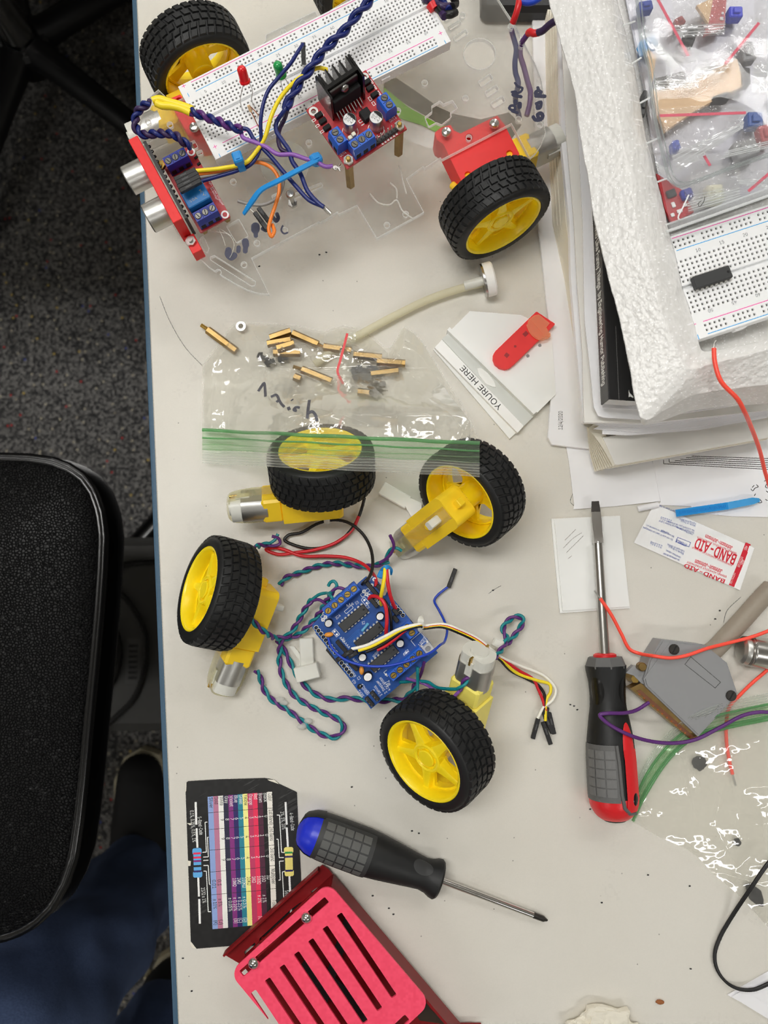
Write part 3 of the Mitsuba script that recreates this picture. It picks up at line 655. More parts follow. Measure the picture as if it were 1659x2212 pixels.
marks = [stroke(t5, [(1140, 235), (1180, 280), (1235, 300), (1215, 345), (1160, 365), (1100, 350), (1150, 345)], 1.6), stroke(t5, [(1115, 385), (1165, 400), (1215, 410)], 2.4), stroke(t5, [(1145, 470), (1145, 490)], 3),
         stroke(t5, [(1200, 500), (1198, 540)], 3), stroke(t5, [(1065, 555), (1085, 525), (1135, 530), (1140, 570), (1110, 585), (1070, 565)], 1.8), stroke(t5, [(1105, 595), (1170, 615)], 2),
         stroke(t5, [(1432, 295), (1445, 330), (1475, 350), (1450, 380), (1400, 370), (1410, 345), (1445, 330)], 2.2), stroke(t5, [(1410, 400), (1520, 405)], 2.6), stroke(t5, [(1415, 500), (1470, 480), (1465, 540), (1430, 560), (1425, 500)], 2.4),
         stroke(t5, [(1375, 670), (1400, 705), (1470, 700), (1495, 650), (1470, 620), (1430, 640), (1440, 680)], 2.6)]
marks += [stroke(c1, [(935, 1625), (935, 1645)], 6.0), stroke(c1, [(935, 1640), (938, 1690)], 3.0)] + [stroke(c1, [(862, 1732), (866, 1755)], 4.8), stroke(c1, [(866, 1755), (862, 1800)], 3.4), stroke(c1, [(815, 1775), (812, 1800)], 3.0), stroke(c1, [(742, 1795), (740, 1825), (762, 1845), (782, 1832)], 4.6),
          stroke(c1, [(1090, 1535), (1098, 1565), (1085, 1585), (1062, 1560)], 2.6), stroke(c1, [(1130, 1620), (1120, 1650), (1140, 1675), (1165, 1668)], 1.2), stroke(c1, [(990, 1640), (1010, 1650)], 3)]
put('marker_writing', join(marks), 'mat_ink_navy', pk, smooth=False, label='hand written dark marker strokes', kind='stuff')

# red brackets
def red_bracket(f, top, depth, screws, holes_, nm='motor_bracket'):
    p = Polygon([tuple(RF.loc(f(*q), -3.3)) for q in top]).buffer(-0.8).buffer(0.8, quad_segs=4)
    for u, v, r in holes_: p = p.difference(Point(*RF.loc(f(u, v), -3.3)).buffer(r, quad_segs=6))
    k = put(nm, RF(prism(p, depth, -3.3 - depth)), 'mat_red_print', robot, label='red printed motor bracket')
    for u, v in screws:
        x, y = RF.loc(f(u, v), 1.5)
        put('screw', RF(mv(join([lathe([(0, 0), (2.9, 0), (2.9, 0.8), (2.2, 1.9), (0.6, 2.2), (0, 2.2)], 20), cyl(1.4, 5, -5, 12)]), x, y, 0.1)), 'mat_chrome', k, smooth=35, label='steel screw')
    return k
kb = red_bracket(t5, [(112, 870), (200, 800), (315, 770), (362, 845), (440, 882), (912, 650), (1008, 770), (1195, 1135), (1178, 1192), (480, 1545), (225, 1020), (140, 960)], 19, [(265, 850), (878, 742)], [(553, 930, 2.3), (1070, 1132, 2.0), (538, 1405, 2.0)])
x, y = RF.loc(t5(350, 1572), -16)
put('pin', RF(mv(rotz(cbox(4, 4, 4, 0.8), 20), x, y, -16)), 'mat_yellow_box', kb)
kb2 = red_bracket(t1, [(490, 165), (600, 120), (700, 250), (905, 620), (800, 640), (690, 560), (520, 270)], 17, [(748, 468)], [(590, 195, 2.4)])

# wheels of the car
CE, aE, sE = ellipse_axis(*c2(1325, 1450), 221 / 2.9625, -146 / 2.9625, 111 / 2.9625, (0.55, 0.83), 38)
aF = norm(aE * [1, 1, 0.2])
WE = CE - aE * 12.6 * sE
wheel_parts(robot, axes(WE, aE, None, sE), 'wheel', 20)
WF = PD(424, 128, (WE - CAM) @ FWD + 12); wheel_parts(robot, axes(WF, -aF, None, sE), 'wheel', 5)
WG = PD(778, -52, (WE - CAM) @ FWD + 18); wheel_parts(robot, axes(WG, -aF, None, sE), 'wheel', 47)
dE = norm(RX - aE * (RX @ aE))
ME = WE - aE * 25 * sE - PL.n * 2
motor_parts(robot, Fr(ME, dE * sE, np.cross(aE, dE) * sE, aE * sE), prefix='gear_motor', strap=False, lugs=False)
MF = WF + aF * 25 * sE - PL.n * 8
motor_parts(robot, Fr(MF, -dE * sE, np.cross(-aF, -dE) * sE, -aF * sE), prefix='gear_motor', strap=False, lugs=False)
for u, v, h in ((1185, 1390, 13),):
    x, y = RF.loc(c1(u, v), h)
    put('long_screw', RF(mv(join([lathe([(0, 12), (2.6, 12), (2.6, 12.8), (1.9, 13.8), (0, 14)], 20), cyl(1.3, 15, -3, 12), hexa(2.8, 2, 0)]), x, y)), 'mat_steel', robot, smooth=35, label='upright machine screw')
def glue(seed, pts, r): return tube(spline(np.array(pts), 1.0), r, 6)
put('glue_string', join([tube(spline(pl(c1, q, 0.6), 1), 0.22, 5) for q in ([(560, 1640), (650, 1660), (740, 1680), (780, 1740), (770, 1810), (750, 1850)], [(600, 1600), (680, 1640), (760, 1690)], [(640, 1580), (700, 1700), (720, 1760)])] + [tube(spline(pl(c2, q, 0.4), 1), 0.5, 5) for q in ([(470, 1240), (530, 1300), (600, 1310), (640, 1280), (680, 1350), (745, 1400)], [(660, 1060), (680, 1150), (705, 1240)], [(600, 1170), (640, 1210), (645, 1270)])]), 'mat_glue', robot, smooth=True, kind='stuff', label='strings of clear hot glue')

# ---------------------------------------------------------------- solderless breadboards
def breadboard(key, fr, cols, W=165.1, first=1, low=None):
    """fr: local 0..165.1 by 0..54.5, z = 0 the top face"""
    H, D = 54.5, 8.5
    low = low or (lambda c: c)
    rows = [3.3, 5.84] + [14.0 + 2.54 * i for i in range(5)] + [30.4 + 2.54 * i for i in range(5)] + [48.6, 51.14]
    hw = 0.62
    xs = [3.8 + 2.54 * i for i in range(cols)]
    rail = [i for i in range(2, cols - 2) if (i - 2) % 6 != 5]
    X = sorted([0.0, W] + [x + d for x in xs for d in (-hw, hw)]); Y = sorted([0.0, H, 26.25, 28.3] + [y + d for y in rows for d in (-hw, hw)])
    X, Y = np.array(X), np.array(Y)
    is_x = {round(x - hw, 4): i for i, x in enumerate(xs)}; is_y = {round(y - hw, 4): j for j, y in enumerate(rows)}
    V = np.stack(np.meshgrid(X, Y, indexing='ij'), -1).reshape(-1, 2); ny = len(Y)
    q, pit, bot, base = [], [], [], 0
    for a in range(len(X) - 1):
        for b in range(len(Y) - 1):
            hx, hy = is_x.get(round(X[a], 4)), is_y.get(round(Y[b], 4))
            r = hy is not None and (hy < 2 or hy > 11)
            if hx is not None and hy is not None and (not r or hx in rail):
                x0_, x1_, y0_, y1_ = X[a], X[a + 1], Y[b], Y[b + 1]
                pit.append([(x0_, y0_), (x1_, y0_), (x1_, y1_), (x0_, y1_)]); continue
            if abs(Y[b] - 26.25) < 1e-6: continue
            q.append([a * ny + b, (a + 1) * ny + b, (a + 1) * ny + b + 1, a * ny + b + 1])
    top = (np.c_[V, np.zeros(len(V))], np.array(q))
    p = np.array(pit); n = len(p)
    pv = np.concatenate([np.concatenate([p, np.zeros((n, 4, 1))], 2), np.concatenate([(p - p.mean(1, keepdims=True)) * 0.8 + p.mean(1, keepdims=True), np.full((n, 4, 1), -0.9)], 2)], 1)
    f = np.array([[k, k + 4, (k + 1) % 4 + 4, (k + 1) % 4] for k in range(4)])
    pits = (pv.reshape(-1, 3), (np.arange(n)[:, None, None] * 8 + f[None]).reshape(-1, 4))
    floor = (pv[:, 4:].reshape(-1, 3), np.arange(n * 4).reshape(n, 4))
    ch = []     # centre channel
    for (y0_, z0_), (y1_, z1_) in (((26.25, 0), (26.25, -2.2)), ((26.25, -2.2), (28.3, -2.2)), ((28.3, -2.2), (28.3, 0))):
        ch.append((np.array([[0, y0_, z0_], [W, y0_, z0_], [W, y1_, z1_], [0, y1_, z1_]], float), np.array([[0, 1, 2, 3]])))
    sides = rim_of(sbox(0, 0, W, H), -D, 0)
    under = sheet(sbox(0, 0, W, H), -D); under = (under[0], under[1][:, ::-1])
    notch = [mv(cbox(6, 1.2, 4), x, -0.5, -7) for x in (W * 0.25, W * 0.72)] + [mv(cbox(1.4, 5, 4), W + 0.6, y, -7) for y in (12, 40)]
    b = put('body', fr(join([top, pits, sides, under] + ch + notch)), 'mat_white_board', key)
    put('hole_floor', fr(floor), 'mat_hole', key, kind='stuff', label='dark contact holes')
    for y, m in ((1.2, 'mat_blue_line'), (7.9, 'mat_pink_line'), (46.5, 'mat_blue_line'), (53.2, 'mat_pink_line')):
        put('rail_line', fr(mv(cbox(W - 17, 0.42, 0.05), W / 2, y, 0)), m, key, label='pink rail line' if 'pink' in m else 'blue rail line')
    pm, bm = [], []
    for x in (3.4, W - 3.4):
        for y in (7.9, 53.2): pm += [mv(cbox(2.6, 0.4, 0.05), x, y), mv(cbox(0.4, 2.6, 0.05), x, y)]
        for y in (1.2, 46.5): bm.append(mv(cbox(0.4, 2.6, 0.05), x, y))
    put('plus_mark', fr(join(pm)), 'mat_pink_line', key, kind='stuff'); put('minus_mark', fr(join(bm)), 'mat_blue_line', key, kind='stuff')
    tx = []
    for i in range(cols):
        s, q = str(i + first), str(low(i + first))
        if (i + first) % 5 == 0: tx.append(letters(fr, s, (xs[i] - 0.62 * len(s), 42.6), (xs[i] + 0.62 * len(s), 42.6), 1.7))
        if low(i + first) % 5 == 0: tx.append(letters(fr, q, (xs[i] + 0.62 * len(q), 12.9), (xs[i] - 0.62 * len(q), 12.9), 1.7))
    for j, c in enumerate('abcde'):
        for x in (1.6, W - 1.6): tx.append(letters(fr, c, (x, 14.0 + 2.54 * j - 0.5), (x, 14.0 + 2.54 * j + 0.5), 1.3))
    for j, c in enumerate('fghij'):
        for x in (1.6, W - 1.6): tx.append(letters(fr, c, (x, 30.4 + 2.54 * j - 0.5), (x, 30.4 + 2.54 * j + 0.5), 1.3))
    put('printed_number', join(tx), 'mat_marker_grey', key, kind='stuff', label='printed column numbers and row letters')
    return xs, rows
B1 = Plane(PL.o + PL.n * 9.8, PL.o + PL.n * 9.8 + RX, PL.o + PL.n * 9.8 + RYv)
BF = frame(B1.at((466, 345)), B1.at((974, 89)), B1.at((385, 187)), 165.1, 54.5)
bb1 = thing('breadboard', 'white solderless breadboard mounted on the clear robot car plate', 'breadboard')
breadboard(bb1, BF, 63)
bz = lambda f, pts, h=0: np.array([BF.pt(*BF.loc(f(*p[:2]), p[2] if len(p) > 2 else h), p[2] if len(p) > 2 else h) for p in pts])   # points above the breadboard
def led(label, m, base, top, leads, rad=2.6):
    k = thing('led', label, 'LED')
    a, b = bz(c1, [base])[0], bz(c1, [top])[0]
    fr = axes(a, b - a)
    L = 9.0
    put('lens', fr(lathe([(0, 0), (3.0, 0), (3.0, 1.1), (rad, 1.1), (rad, L - 2.4), (rad * 0.92, L - 1.3), (rad * 0.7, L - 0.5), (rad * 0.35, L - 0.05), (0, L)], 24)), m, k, smooth=40)
    for q in leads: put('lead', tube(spline(bz(c1, q), 0.8), 0.28, 6), 'mat_tin', k, smooth=True)
led('red LED standing on thin legs over the breadboard', 'mat_red_led', (862, 590, 24), (828, 470, 33), [[(848, 805, -1), (835, 765, 4), (826, 722, 10), (838, 650, 18), (852, 592, 24.5)], [(932, 765, -1), (915, 740, 3), (906, 715, 8), (914, 650, 15), (898, 610, 21), (885, 588, 24.5)]])
led('green LED leaning behind the blue wire on the breadboard', 'mat_green_led', (1122, 545, 20), (1088, 452, 29), [[(1160, 690, -1), (1135, 650, 5), (1120, 600, 12), (1112, 550, 20)], [(1215, 660, -1), (1190, 630, 5), (1165, 590, 11), (1138, 548, 20)]])
rs = thing('resistor', 'tiny tan resistor on bent wires standing in the breadboard', 'resistor')
rb = bz(c1, [(885, 755, 10), (903, 800, 7)])
put('body', tube(spline(rb, 0.5), [0.9, 1.0, 0.75, 0.75, 0.75, 1.0, 0.9][:len(spline(rb, 0.5))] if len(spline(rb, 0.5)) <= 7 else 0.85, 10), 'mat_tan', rs, smooth=True)
for q in ([(885, 755, 10), (905, 770, 9), (935, 800, 5), (960, 832, -1)], [(903, 800, 7), (930, 850, 5), (945, 885, 3), (975, 930, 1), (995, 945, -1)]): put('lead', tube(spline(bz(c1, q), 0.7), 0.26, 6), 'mat_copper', rs, smooth=True)

# ---------------------------------------------------------------- electronics helpers
def terminal_block(parent, fr, n, m, pitch=5.0, h=10.0, screw='mat_chrome'):
    """fr: middle of the bottom, x along the block, y towards the wire openings"""
    W = n * pitch
    prof = [(-3.9, 0), (3.9, 0), (3.9, 5.8), (2.9, h), (-3.0, h), (-3.9, 8.2)]
    body = xf(prism(Polygon(prof), W), np.array([[0, 0, 1, -W / 2], [1, 0, 0, 0], [0, 1, 0, 0], [0, 0, 0, 1.0]]))
    k = put('terminal_block', fr(body), m, parent, label='blue screw terminal block')
    dk, op = [], []
    for i in range(n):
        x = -W / 2 + pitch * (i + 0.5)
        dk.append(mv(cyl(2.1, 0.06, h, 20), x, 0.1)); op.append(mv(cbox(pitch * 0.62, 0.5, 3.6), x, 3.85, 0.9))
        s = lathe([(0, 0), (1.75, 0), (1.75, 0.35), (0, 0.35)], 18)
        put('screw', fr(mv(s, x, 0.1, h + 0.06)), screw, k, smooth=35)
        dk.append(mv(rotz(cbox(3.0, 0.45, 0.06), 40 + 35 * i), x, 0.1, h + 0.42))
    op += [mv(cbox(0.3, 5, 0.05), -W / 2 + pitch * i, 0, h) for i in range(1, n)]
    put('opening', fr(join(dk + op)), 'mat_black_matte', k, kind='stuff')
    return k
def chip(parent, fr, w, l, h, pins, nm='chip', label=None, pitch=2.54):
    """dual in-line chip: x along"""
    k = put(nm, fr(join([mv(cbox(l, w, h, 0.35), 0, 0, 0.7)])), 'mat_charcoal', parent, label=label)
    put('notch', fr(mv(cyl(0.7, 0.05, 0.7 + h, 12), l / 2 - 1.6, 0)), 'mat_black_matte', k)
    for s in (-1, 1):
        for i in range(pins):
            x = (i - (pins - 1) / 2) * pitch
            put('pin', fr(join([mv(cbox(1.4, 0.9, 0.4), x, s * (w / 2 + 0.35), h * 0.5 + 0.4), mv(cbox(1.1, 0.35, h * 0.5 + 0.4), x, s * (w / 2 + 0.75), 0)])), 'mat_tin', k)
    return k
def can_cap(parent, fr, r, h, top='mat_cap_top', side='mat_tin', mark=True):
    k = put('capacitor', fr(lathe([(0, 0), (r, 0), (r, 0.8), (r * 0.92, 1.2), (r, 1.7), (r, h - 0.5), (r - 0.4, h)], 28)), side, parent, smooth=40)
    put('top', fr(lathe([(r - 0.4, h), (0, h)], 28)), top, k)
    if mark: put('stripe', fr(mv(prism(Point(0, 0).buffer(r - 0.5).intersection(sbox(r * 0.35, -r, r, r)), 0.05), 0, 0, h)), 'mat_black_matte', k)
    return k
def pin_header(parent, fr, n, rows=1, h=8.5):
    k = put('pin_header', fr(cbox(2.54 * n, 2.54 * rows, 2.5, 0.2)), 'mat_black_plastic', parent)
    for i in range(n):
        for j in range(rows): put('pin', fr(mv(cbox(0.64, 0.64, h), (i - (n - 1) / 2) * 2.54, (j - (rows - 1) / 2) * 2.54, 0.2)), 'mat_steel', k)
    return k
def standoff(fr, L, r=2.9, stud=6, m='mat_brass'): return fr(join([hexa(r, L, 0), cyl(1.45, stud, L, 14, 0.3)]))
def dupont(fr, L=14.0, w=2.5):
    """black crimp housing along x from 0 to L"""
    return fr(join([mv(cbox(L, w, w, 0.25), L / 2, 0, -w / 2)])), fr(mv(cbox(L * 0.28, 0.7, 0.05), L * 0.42, 0, w / 2))
def dupont_parts(parent, p0, p1, up=(0, 0, 1), L=None):
    p0, p1 = np.asarray(p0, float), np.asarray(p1, float); d = p1 - p0; L = np.linalg.norm(d); x = d / L
    y = norm(np.cross(up, x)); z = np.cross(x, y)
    a, b = dupont(Fr(p0, x, y, z), L)
    k = put('connector', a, 'mat_black_plastic', parent, label='black crimp housing'); put('latch_slot', b, 'mat_grey_dark', k)
    return k

# ---------------------------------------------------------------- red motor driver board on brass standoffs
LIFT = 30.0
BP = Plane(PL.o + PL.n * LIFT, PL.o + PL.n * LIFT + RX, PL.o + PL.n * LIFT + RYv)
D = frame(BP.at(t2(650, 1805)), BP.at(t2(1415, 1290)), BP.at(t2(110, 1060)), 43, 43)
drv = thing('motor_driver_board', 'red motor driver board with black heat sink and silver capacitors on the robot car', 'circuit board')
pcb = sbox(0, 0, 43, 43)
cor = [(3.2, 3.2), (39.8, 3.2), (39.8, 39.8), (3.2, 39.8)]
for c in cor: pcb = pcb.difference(Point(c).buffer(1.5))
put('board', D(prism(pcb, 1.6, -1.6)), 'mat_red_pcb', drv)
for c in cor: put('mounting_ring', D(mv(ring(1.5, 2.8, 0.06, 0), *c)), 'mat_tin', drv)
for c in cor[:2]:
    so = put('standoff', D(mv(hexa(2.9, LIFT - 1.6, -LIFT), *c)), 'mat_brass', drv, label='brass hex standoff')
    put('nut', D(mv(hexa(3.1, 2.2, 0.06), *c)), 'mat_steel', so); put('stud', D(mv(cyl(1.45, 4.2, 0, 14, 0.4), *c)), 'mat_gold', so, smooth=40)
DL = lambda u, v, h=0: D.loc(t2(u, v), h)
# heat sink
fa, fbk, fc = DL(470, 1190), DL(272, 930), DL(880, 905)
hx0, hx1, hy0, hy1 = fa[0], fc[0], min(fa[1], fc[1]), fbk[1]
HS = 23.0; mx = (hx0 + hx1) / 2; wv = hx1 - hx0
hs = put('heat_sink', D(join([mv(cbox(wv, 2.2, HS), mx, hy0 + 6.2, 0), mv(cbox(1.3, hy1 - hy0, HS), hx0 + 0.6, (hy0 + hy1) / 2, 0), mv(cbox(1.3, hy1 - hy0, HS), hx1 - 0.6, (hy0 + hy1) / 2, 0)])), 'mat_black_gloss', drv, label='black aluminium heat sink')
for k in range(5):
    x = hx0 + wv * (k + 0.5) / 5
    put('fin', D(xf(prism(Polygon([(-0.9, 0), (0.9, 0), (0.35, hy1 - hy0 - 7), (-0.35, hy1 - hy0 - 7)]), HS), np.array([[1, 0, 0, x], [0, 1, 0, hy0 + 7.2], [0, 0, 1, 0], [0, 0, 0, 1.0]]))), 'mat_black_gloss', hs)
ck = put('driver_chip', D(mv(cbox(19, 4.4, 11, 0.4), mx, hy0 + 3.0, 3.5)), 'mat_black_matte', drv)
put('tab', D(mv(cbox(19, 1.6, 6.5, 0.3), mx, hy0 + 4.3, 14.5)), 'mat_dark_steel', ck)
put('screw', D(xf(lathe([(0, 0), (2.6, 0), (2.6, 0.7), (1.6, 1.7), (0, 1.8)], 18), np.array([[1, 0, 0, mx], [0, 0, -1, hy0 + 3.4], [0, 1, 0, 17.6], [0, 0, 0, 1.0]]))), 'mat_steel', ck, smooth=35)
for i in range(9):
    x = mx - 8.2 + i * 2.05
    q = np.array([[x, hy0 + 1.4, 4.0], [x, hy0 + 0.4, 3.6], [x, hy0 - 2.2 - 1.6 * (i % 2), 1.6], [x, hy0 - 2.8 - 1.6 * (i % 2), -0.5]])
    put('pin', D(tube(spline(q, 0.6), 0.42, 6)), 'mat_tin', ck, smooth=True)
for u, v in ((682, 1168), (1022, 1142)):
    x, y = DL(u, v, 10); k = can_cap(drv, D.sub(x, y, 0, 15), 4.1, 10)
    put('print', join([letters(D.sub(x, y, 10, 200), s, (-1.9, yy), (1.9, yy), 1.3) for s, yy in (('220', -2.4), ('35V', -0.6), ('VT', 1.2))]), 'mat_ink', k, kind='stuff')
x, y = DL(532, 1395, 9); terminal_block(drv, D.sub(x, y, 0, 90), 2, 'mat_blue_terminal')
x, y = DL(1158, 955, 9); terminal_block(drv, D.sub(x, y, 0, -90), 2, 'mat_blue_terminal')
x, y = DL(838, 1438, 9); terminal_block(drv, D.sub(x, y, 0, 180), 3, 'mat_blue_terminal')
x, y = DL(1150, 1380, 2); pin_header(drv, D.sub(x, y, 0, 0), 6)
for u, v in ((288, 1115), (338, 1190), (392, 1275)):
    x, y = DL(u, v, 1.5); put('diode', D(mv(cbox(4.6, 2.8, 2.2, 0.3), x, y)), 'mat_black_matte', drv)
for u, v in ((905, 690), (945, 765), (1003, 850)):
    x, y = DL(u, v, 1.5); put('diode', D(mv(cbox(4.6, 2.8, 2.2, 0.3), x, y)), 'mat_black_matte', drv)
x, y = DL(890, 1110, 3); put('regulator', D(mv(rotz(cbox(6, 6.5, 4.2, 0.4), 0), x, y)), 'mat_black_matte', drv)
jp = put('jumper', D(join([mv(cbox(2.4, 2.4, 6, 0.3), *DL(735, 1365, 5)), mv(cbox(2.4, 2.4, 6, 0.3), *DL(690, 1410, 5))])), 'mat_cream_plastic', drv)
sl = []
for (u, v), w, h in (((225, 1185), 2.4, 1.6), ((272, 1255), 2.4, 1.6), ((330, 1330), 2.4, 1.6), ((945, 910), 1.8, 2.6), ((990, 970), 1.8, 2.6), ((830, 1190), 3.2, 2.0), ((860, 1235), 3, 0.5), ((330, 1100), 1, 3), ((965, 690), 1, 3), ((1010, 760), 1, 3), ((1060, 835), 1, 3)):
    x, y = DL(u, v); r = sbox(-w / 2, -h / 2, w / 2, h / 2)
    sl.append(mv(prism(r.difference(r.buffer(-0.35)), 0.06), x, y))
for i in range(6):
    x, y = DL(1105 + i * 36, 1485 - i * 25); sl.append(mv(rotz(cbox(1.6, 0.5, 0.06), 30), x, y)); sl.append(mv(rotz(cbox(1.6, 0.5, 0.06), -50), x, y))
sl.append(mv(ring(4.5, 4.9, 0.06), *DL(690, 1335))); sl.append(mv(ring(4.5, 4.9, 0.06), *DL(1020, 1300)))
put('silk_outline', D(join(sl)), 'mat_silk', drv, kind='stuff')
put('silk_text', join([lettersP(D, 'OUT4', t2(570, 1655), t2(645, 1605), 1.9), lettersP(D, 'OUT3', t2(1205, 1215), t2(1285, 1160), 1.9)]), 'mat_silk', drv, kind='stuff')

# ---------------------------------------------------------------- red relay module and the distance sensor in its red bracket
RPl = Plane(PL.o + PL.n * 7, PL.o + PL.n * 7 + RX, PL.o + PL.n * 7 + RYv)
E_ = frame(RPl.at(t1(815, 1625)), RPl.at(t1(1145, 1445)), RPl.at(t1(405, 840)), 22, 50)
rel = thing('relay_module', 'red relay board with blue terminal blocks and blue relay, beside the red sensor bracket', 'circuit board')
put('board', E_(mv(prism(rrect(22, 50, 1), 1.6, -1.6), 11, 25, 0)), 'mat_red_pcb', rel)
for u, v in ((1085, 1425), (718, 745)): put('mounting_ring', E_(mv(ring(1.5, 2.5, 0.08), *E_.loc(t1(u, v)))), 'mat_silk', rel)
put('spacer', E_(join([mv(hexa(2.4, 5.2, -6.8), *E_.loc(t1(1085, 1425))), mv(hexa(2.4, 5.2, -6.8), *E_.loc(t1(718, 745))), mv(hexa(2.4, 5.2, -6.8), 3, 3)])), 'mat_brass', rel, kind='stuff')
x, y = E_.loc(t1(545, 800), 10); terminal_block(rel, E_.sub(x, y, 0, 180), 3, 'mat_navy_terminal')
x, y = E_.loc(t1(870, 1397), 10); terminal_block(rel, E_.sub(x, y, 0, 180), 3, 'mat_navy_terminal')
cr = [E_.loc(t1(u, v), 14) for u, v in ((605, 1205), (835, 1080), (915, 1210), (690, 1330))]
cx_, cy_ = np.mean(cr, 0)
rk = put('relay', E_(mv(cbox(15.5, 11.5, 14, 0.5), cx_, cy_)), 'mat_blue_relay', rel)
put('print', join([lettersP(E_.sub(0, 0, 14), 'KY', t1(800, 1165), t1(860, 1235), 1.5), letters(E_.sub(cx_, cy_, 14), '10A', (-5, -3), (0, -3), 1.6)]), 'mat_grey_wire', rk, kind='stuff')
put('silk_text', join([lettersP(E_, 'high level trigger', t1(895, 1045), t1(1060, 1330), 1.2), lettersP(E_, 'low level trigger', t1(925, 1140), t1(1000, 1270), 1.0)]), 'mat_silk', rel, kind='stuff')
for u, v in ((770, 800), (800, 870), (650, 960), (690, 945)):
    x, y = E_.loc(t1(u, v), 1); put('chip_part', E_(mv(rotz(cbox(2.4, 1.3, 1, 0.15), 10), x, y)), 'mat_black_matte', rel)

zt = 72.0
sa, sb = P(*t1(82, 588), zt), P(*t1(572, 1493), zt)
sx = norm(sb - sa); sy = np.cross([0, 0, 1.0], sx); SL = np.linalg.norm(sb - sa)
S_ = Fr(sa, sx, sy, np.array([0, 0, 1.0]))            # x along the bar, -y outward (to the picture's left)
if (S_.M[:2, 1] @ np.array([-1, -0.3])) > 0: OUTY = 1
else: OUTY = -1
ths = abs(S_.loc(t1(30, 610))[1] - S_.loc(t1(135, 567))[1])
sen = thing('distance_sensor', 'distance sensor with two silver cans in a red printed bracket on the robot car', 'sensor')
bar = put('bracket', S_(join([mv(cbox(SL, ths, 24, 0.3), SL / 2, 0, -24)])), 'mat_red_print', sen, label='red printed bracket')
f0, f1 = P(*t1(690, 1650), 54), P(*t1(785, 1830), 54)
fd = f1 - f0; fl = np.linalg.norm(fd)
FF = Fr((f0 + f1) / 2, norm(fd), np.cross([0, 0, 1.0], norm(fd)), np.array([0, 0, 1.0]))
put('foot', FF(cbox(fl, ths * 1.05, 10, 0.3, -10)), 'mat_red_print', bar)
x, y, z = P(*t1(715, 1715), 55)
put('screw', mv(join([hexa(3.0, 2, 0), cyl(1.4, 3.5, 0, 12)]), x, y, 54), 'mat_steel', bar)
put('sensor_board', S_(mv(cbox(SL * 0.93, 1.8, 20), SL * 0.52, -OUTY * (ths / 2 + 1.8), -23)), 'mat_charcoal', sen)
put('solder_joints', S_(join([mv(blob(0.9, 1, 0.1, i), SL * (0.12 + 0.8 * i / 22), -OUTY * (ths / 2 + 3.0), -4 - (i * 7 % 5)) for i in range(23)])), 'mat_black_gloss', sen, kind='stuff')
for uv, ctr in (((62, 880, 215, 1140), 0), ((290, 1290, 440, 1545), 1)):
    zc = 58.0
    m0 = S_.loc(t1((uv[0] + uv[2]) / 2, (uv[1] + uv[3]) / 2), zc - zt)
    cf = Fr(S_.pt(m0[0], OUTY * ths / 2 * 0.9, zc - zt), sx, np.array([0, 0, 1.0]), sy * OUTY if np.dot(np.cross(sx, [0, 0, 1.0]), sy * OUTY) > 0 else sy * OUTY)
    ck = put('transducer', cf(lathe([(0, 0), (8.2, 0), (8.2, 11.6), (7.6, 12.2), (6.6, 12.2), (6.4, 11.2)], 36)), 'mat_tin', sen, smooth=35, label='silver transducer can')
    put('mesh', cf(lathe([(6.4, 11.2), (0, 11.2)], 36)), 'mat_grey_dark', ck)
x, y, z = P(*t1(380, 885), 62)
put('nut', mv(join([hexa(2.9, 2.2, 0), cyl(1.3, 3.4, 0, 12)]), x, y, 60), 'mat_gold', sen)
# ---------------------------------------------------------------- wires, ties and connectors on the robot car
def twisted(parent, path, r, pitch, mats, names=('wire', 'wire'), label=(None, None), sides=7, phase=0.0):
    p = spline(path, 0.7); t, n, b = frames_along(p)
    s = np.r_[0, np.cumsum(np.linalg.norm(np.diff(p, axis=0), axis=1))]
    for i, m in enumerate(mats):
        a = s * 2 * math.pi / pitch + i * math.pi * 2 / len(mats) + phase
        put(names[i], tube(p + r * 1.02 * (np.cos(a)[:, None] * n + np.sin(a)[:, None] * b), r, sides), m, parent, smooth=True, label=label[i])
def wire(label, pts, r, m, bare=None, cat='wire', group=None, name='wire'):
    k = thing(name, label, cat, group)
    put('insulation', tube(spline(pts, 0.9), r, 9), m, k, smooth=True)
    if bare is not None:
        for q in (bare if isinstance(bare, list) else [bare]): put('bare_end', tube(spline(q, 0.6), r * 0.5, 6), 'mat_tin', k, smooth=True)
    return k
def W1(pts, h): return pl(c1, [(q[0], q[1], q[2] if len(q) > 2 else h) for q in pts])
tw = thing('twisted_wire_pair', 'twisted purple and navy wire pair with yellow sleeves, looping beyond the desk edge', 'wire')
pp = np.vstack([pl(t1, [(715, 690, 20), (600, 612, 24), (540, 560, 25), (440, 545, 24), (330, 545, 23), (215, 558, 22), (135, 510, 22), (112, 430, 22), (132, 320, 22), (195, 250, 24), (270, 205, 26)])])
twisted(tw, pp, 1.3, 10, ('mat_dark_purple_wire', 'mat_navy_wire'), label=('dark purple wire', 'navy wire'))
for i, (o, q) in enumerate(((0, [(300, 190), (370, 170), (470, 200), (600, 235), (735, 285)]), (1, [(340, 215), (400, 240), (520, 250), (620, 275), (715, 320)]))):
    put('yellow_sleeve', tube(spline(pl(t1, [(u, v, 27 + 0 * o) for u, v in q]), 0.8), 2.1, 9), 'mat_yellow_wire', tw, smooth=True, label='yellow printed sleeve')
pp = pl(t1, [(700, 300, 27), (800, 335, 27), (900, 375, 26), (1000, 405, 26), (1100, 450, 26), (1200, 485, 26), (1270, 500, 26)])
twisted(tw, pp, 1.35, 11, ('mat_purple_wire', 'mat_navy_wire'), label=('purple wire', 'navy wire'))
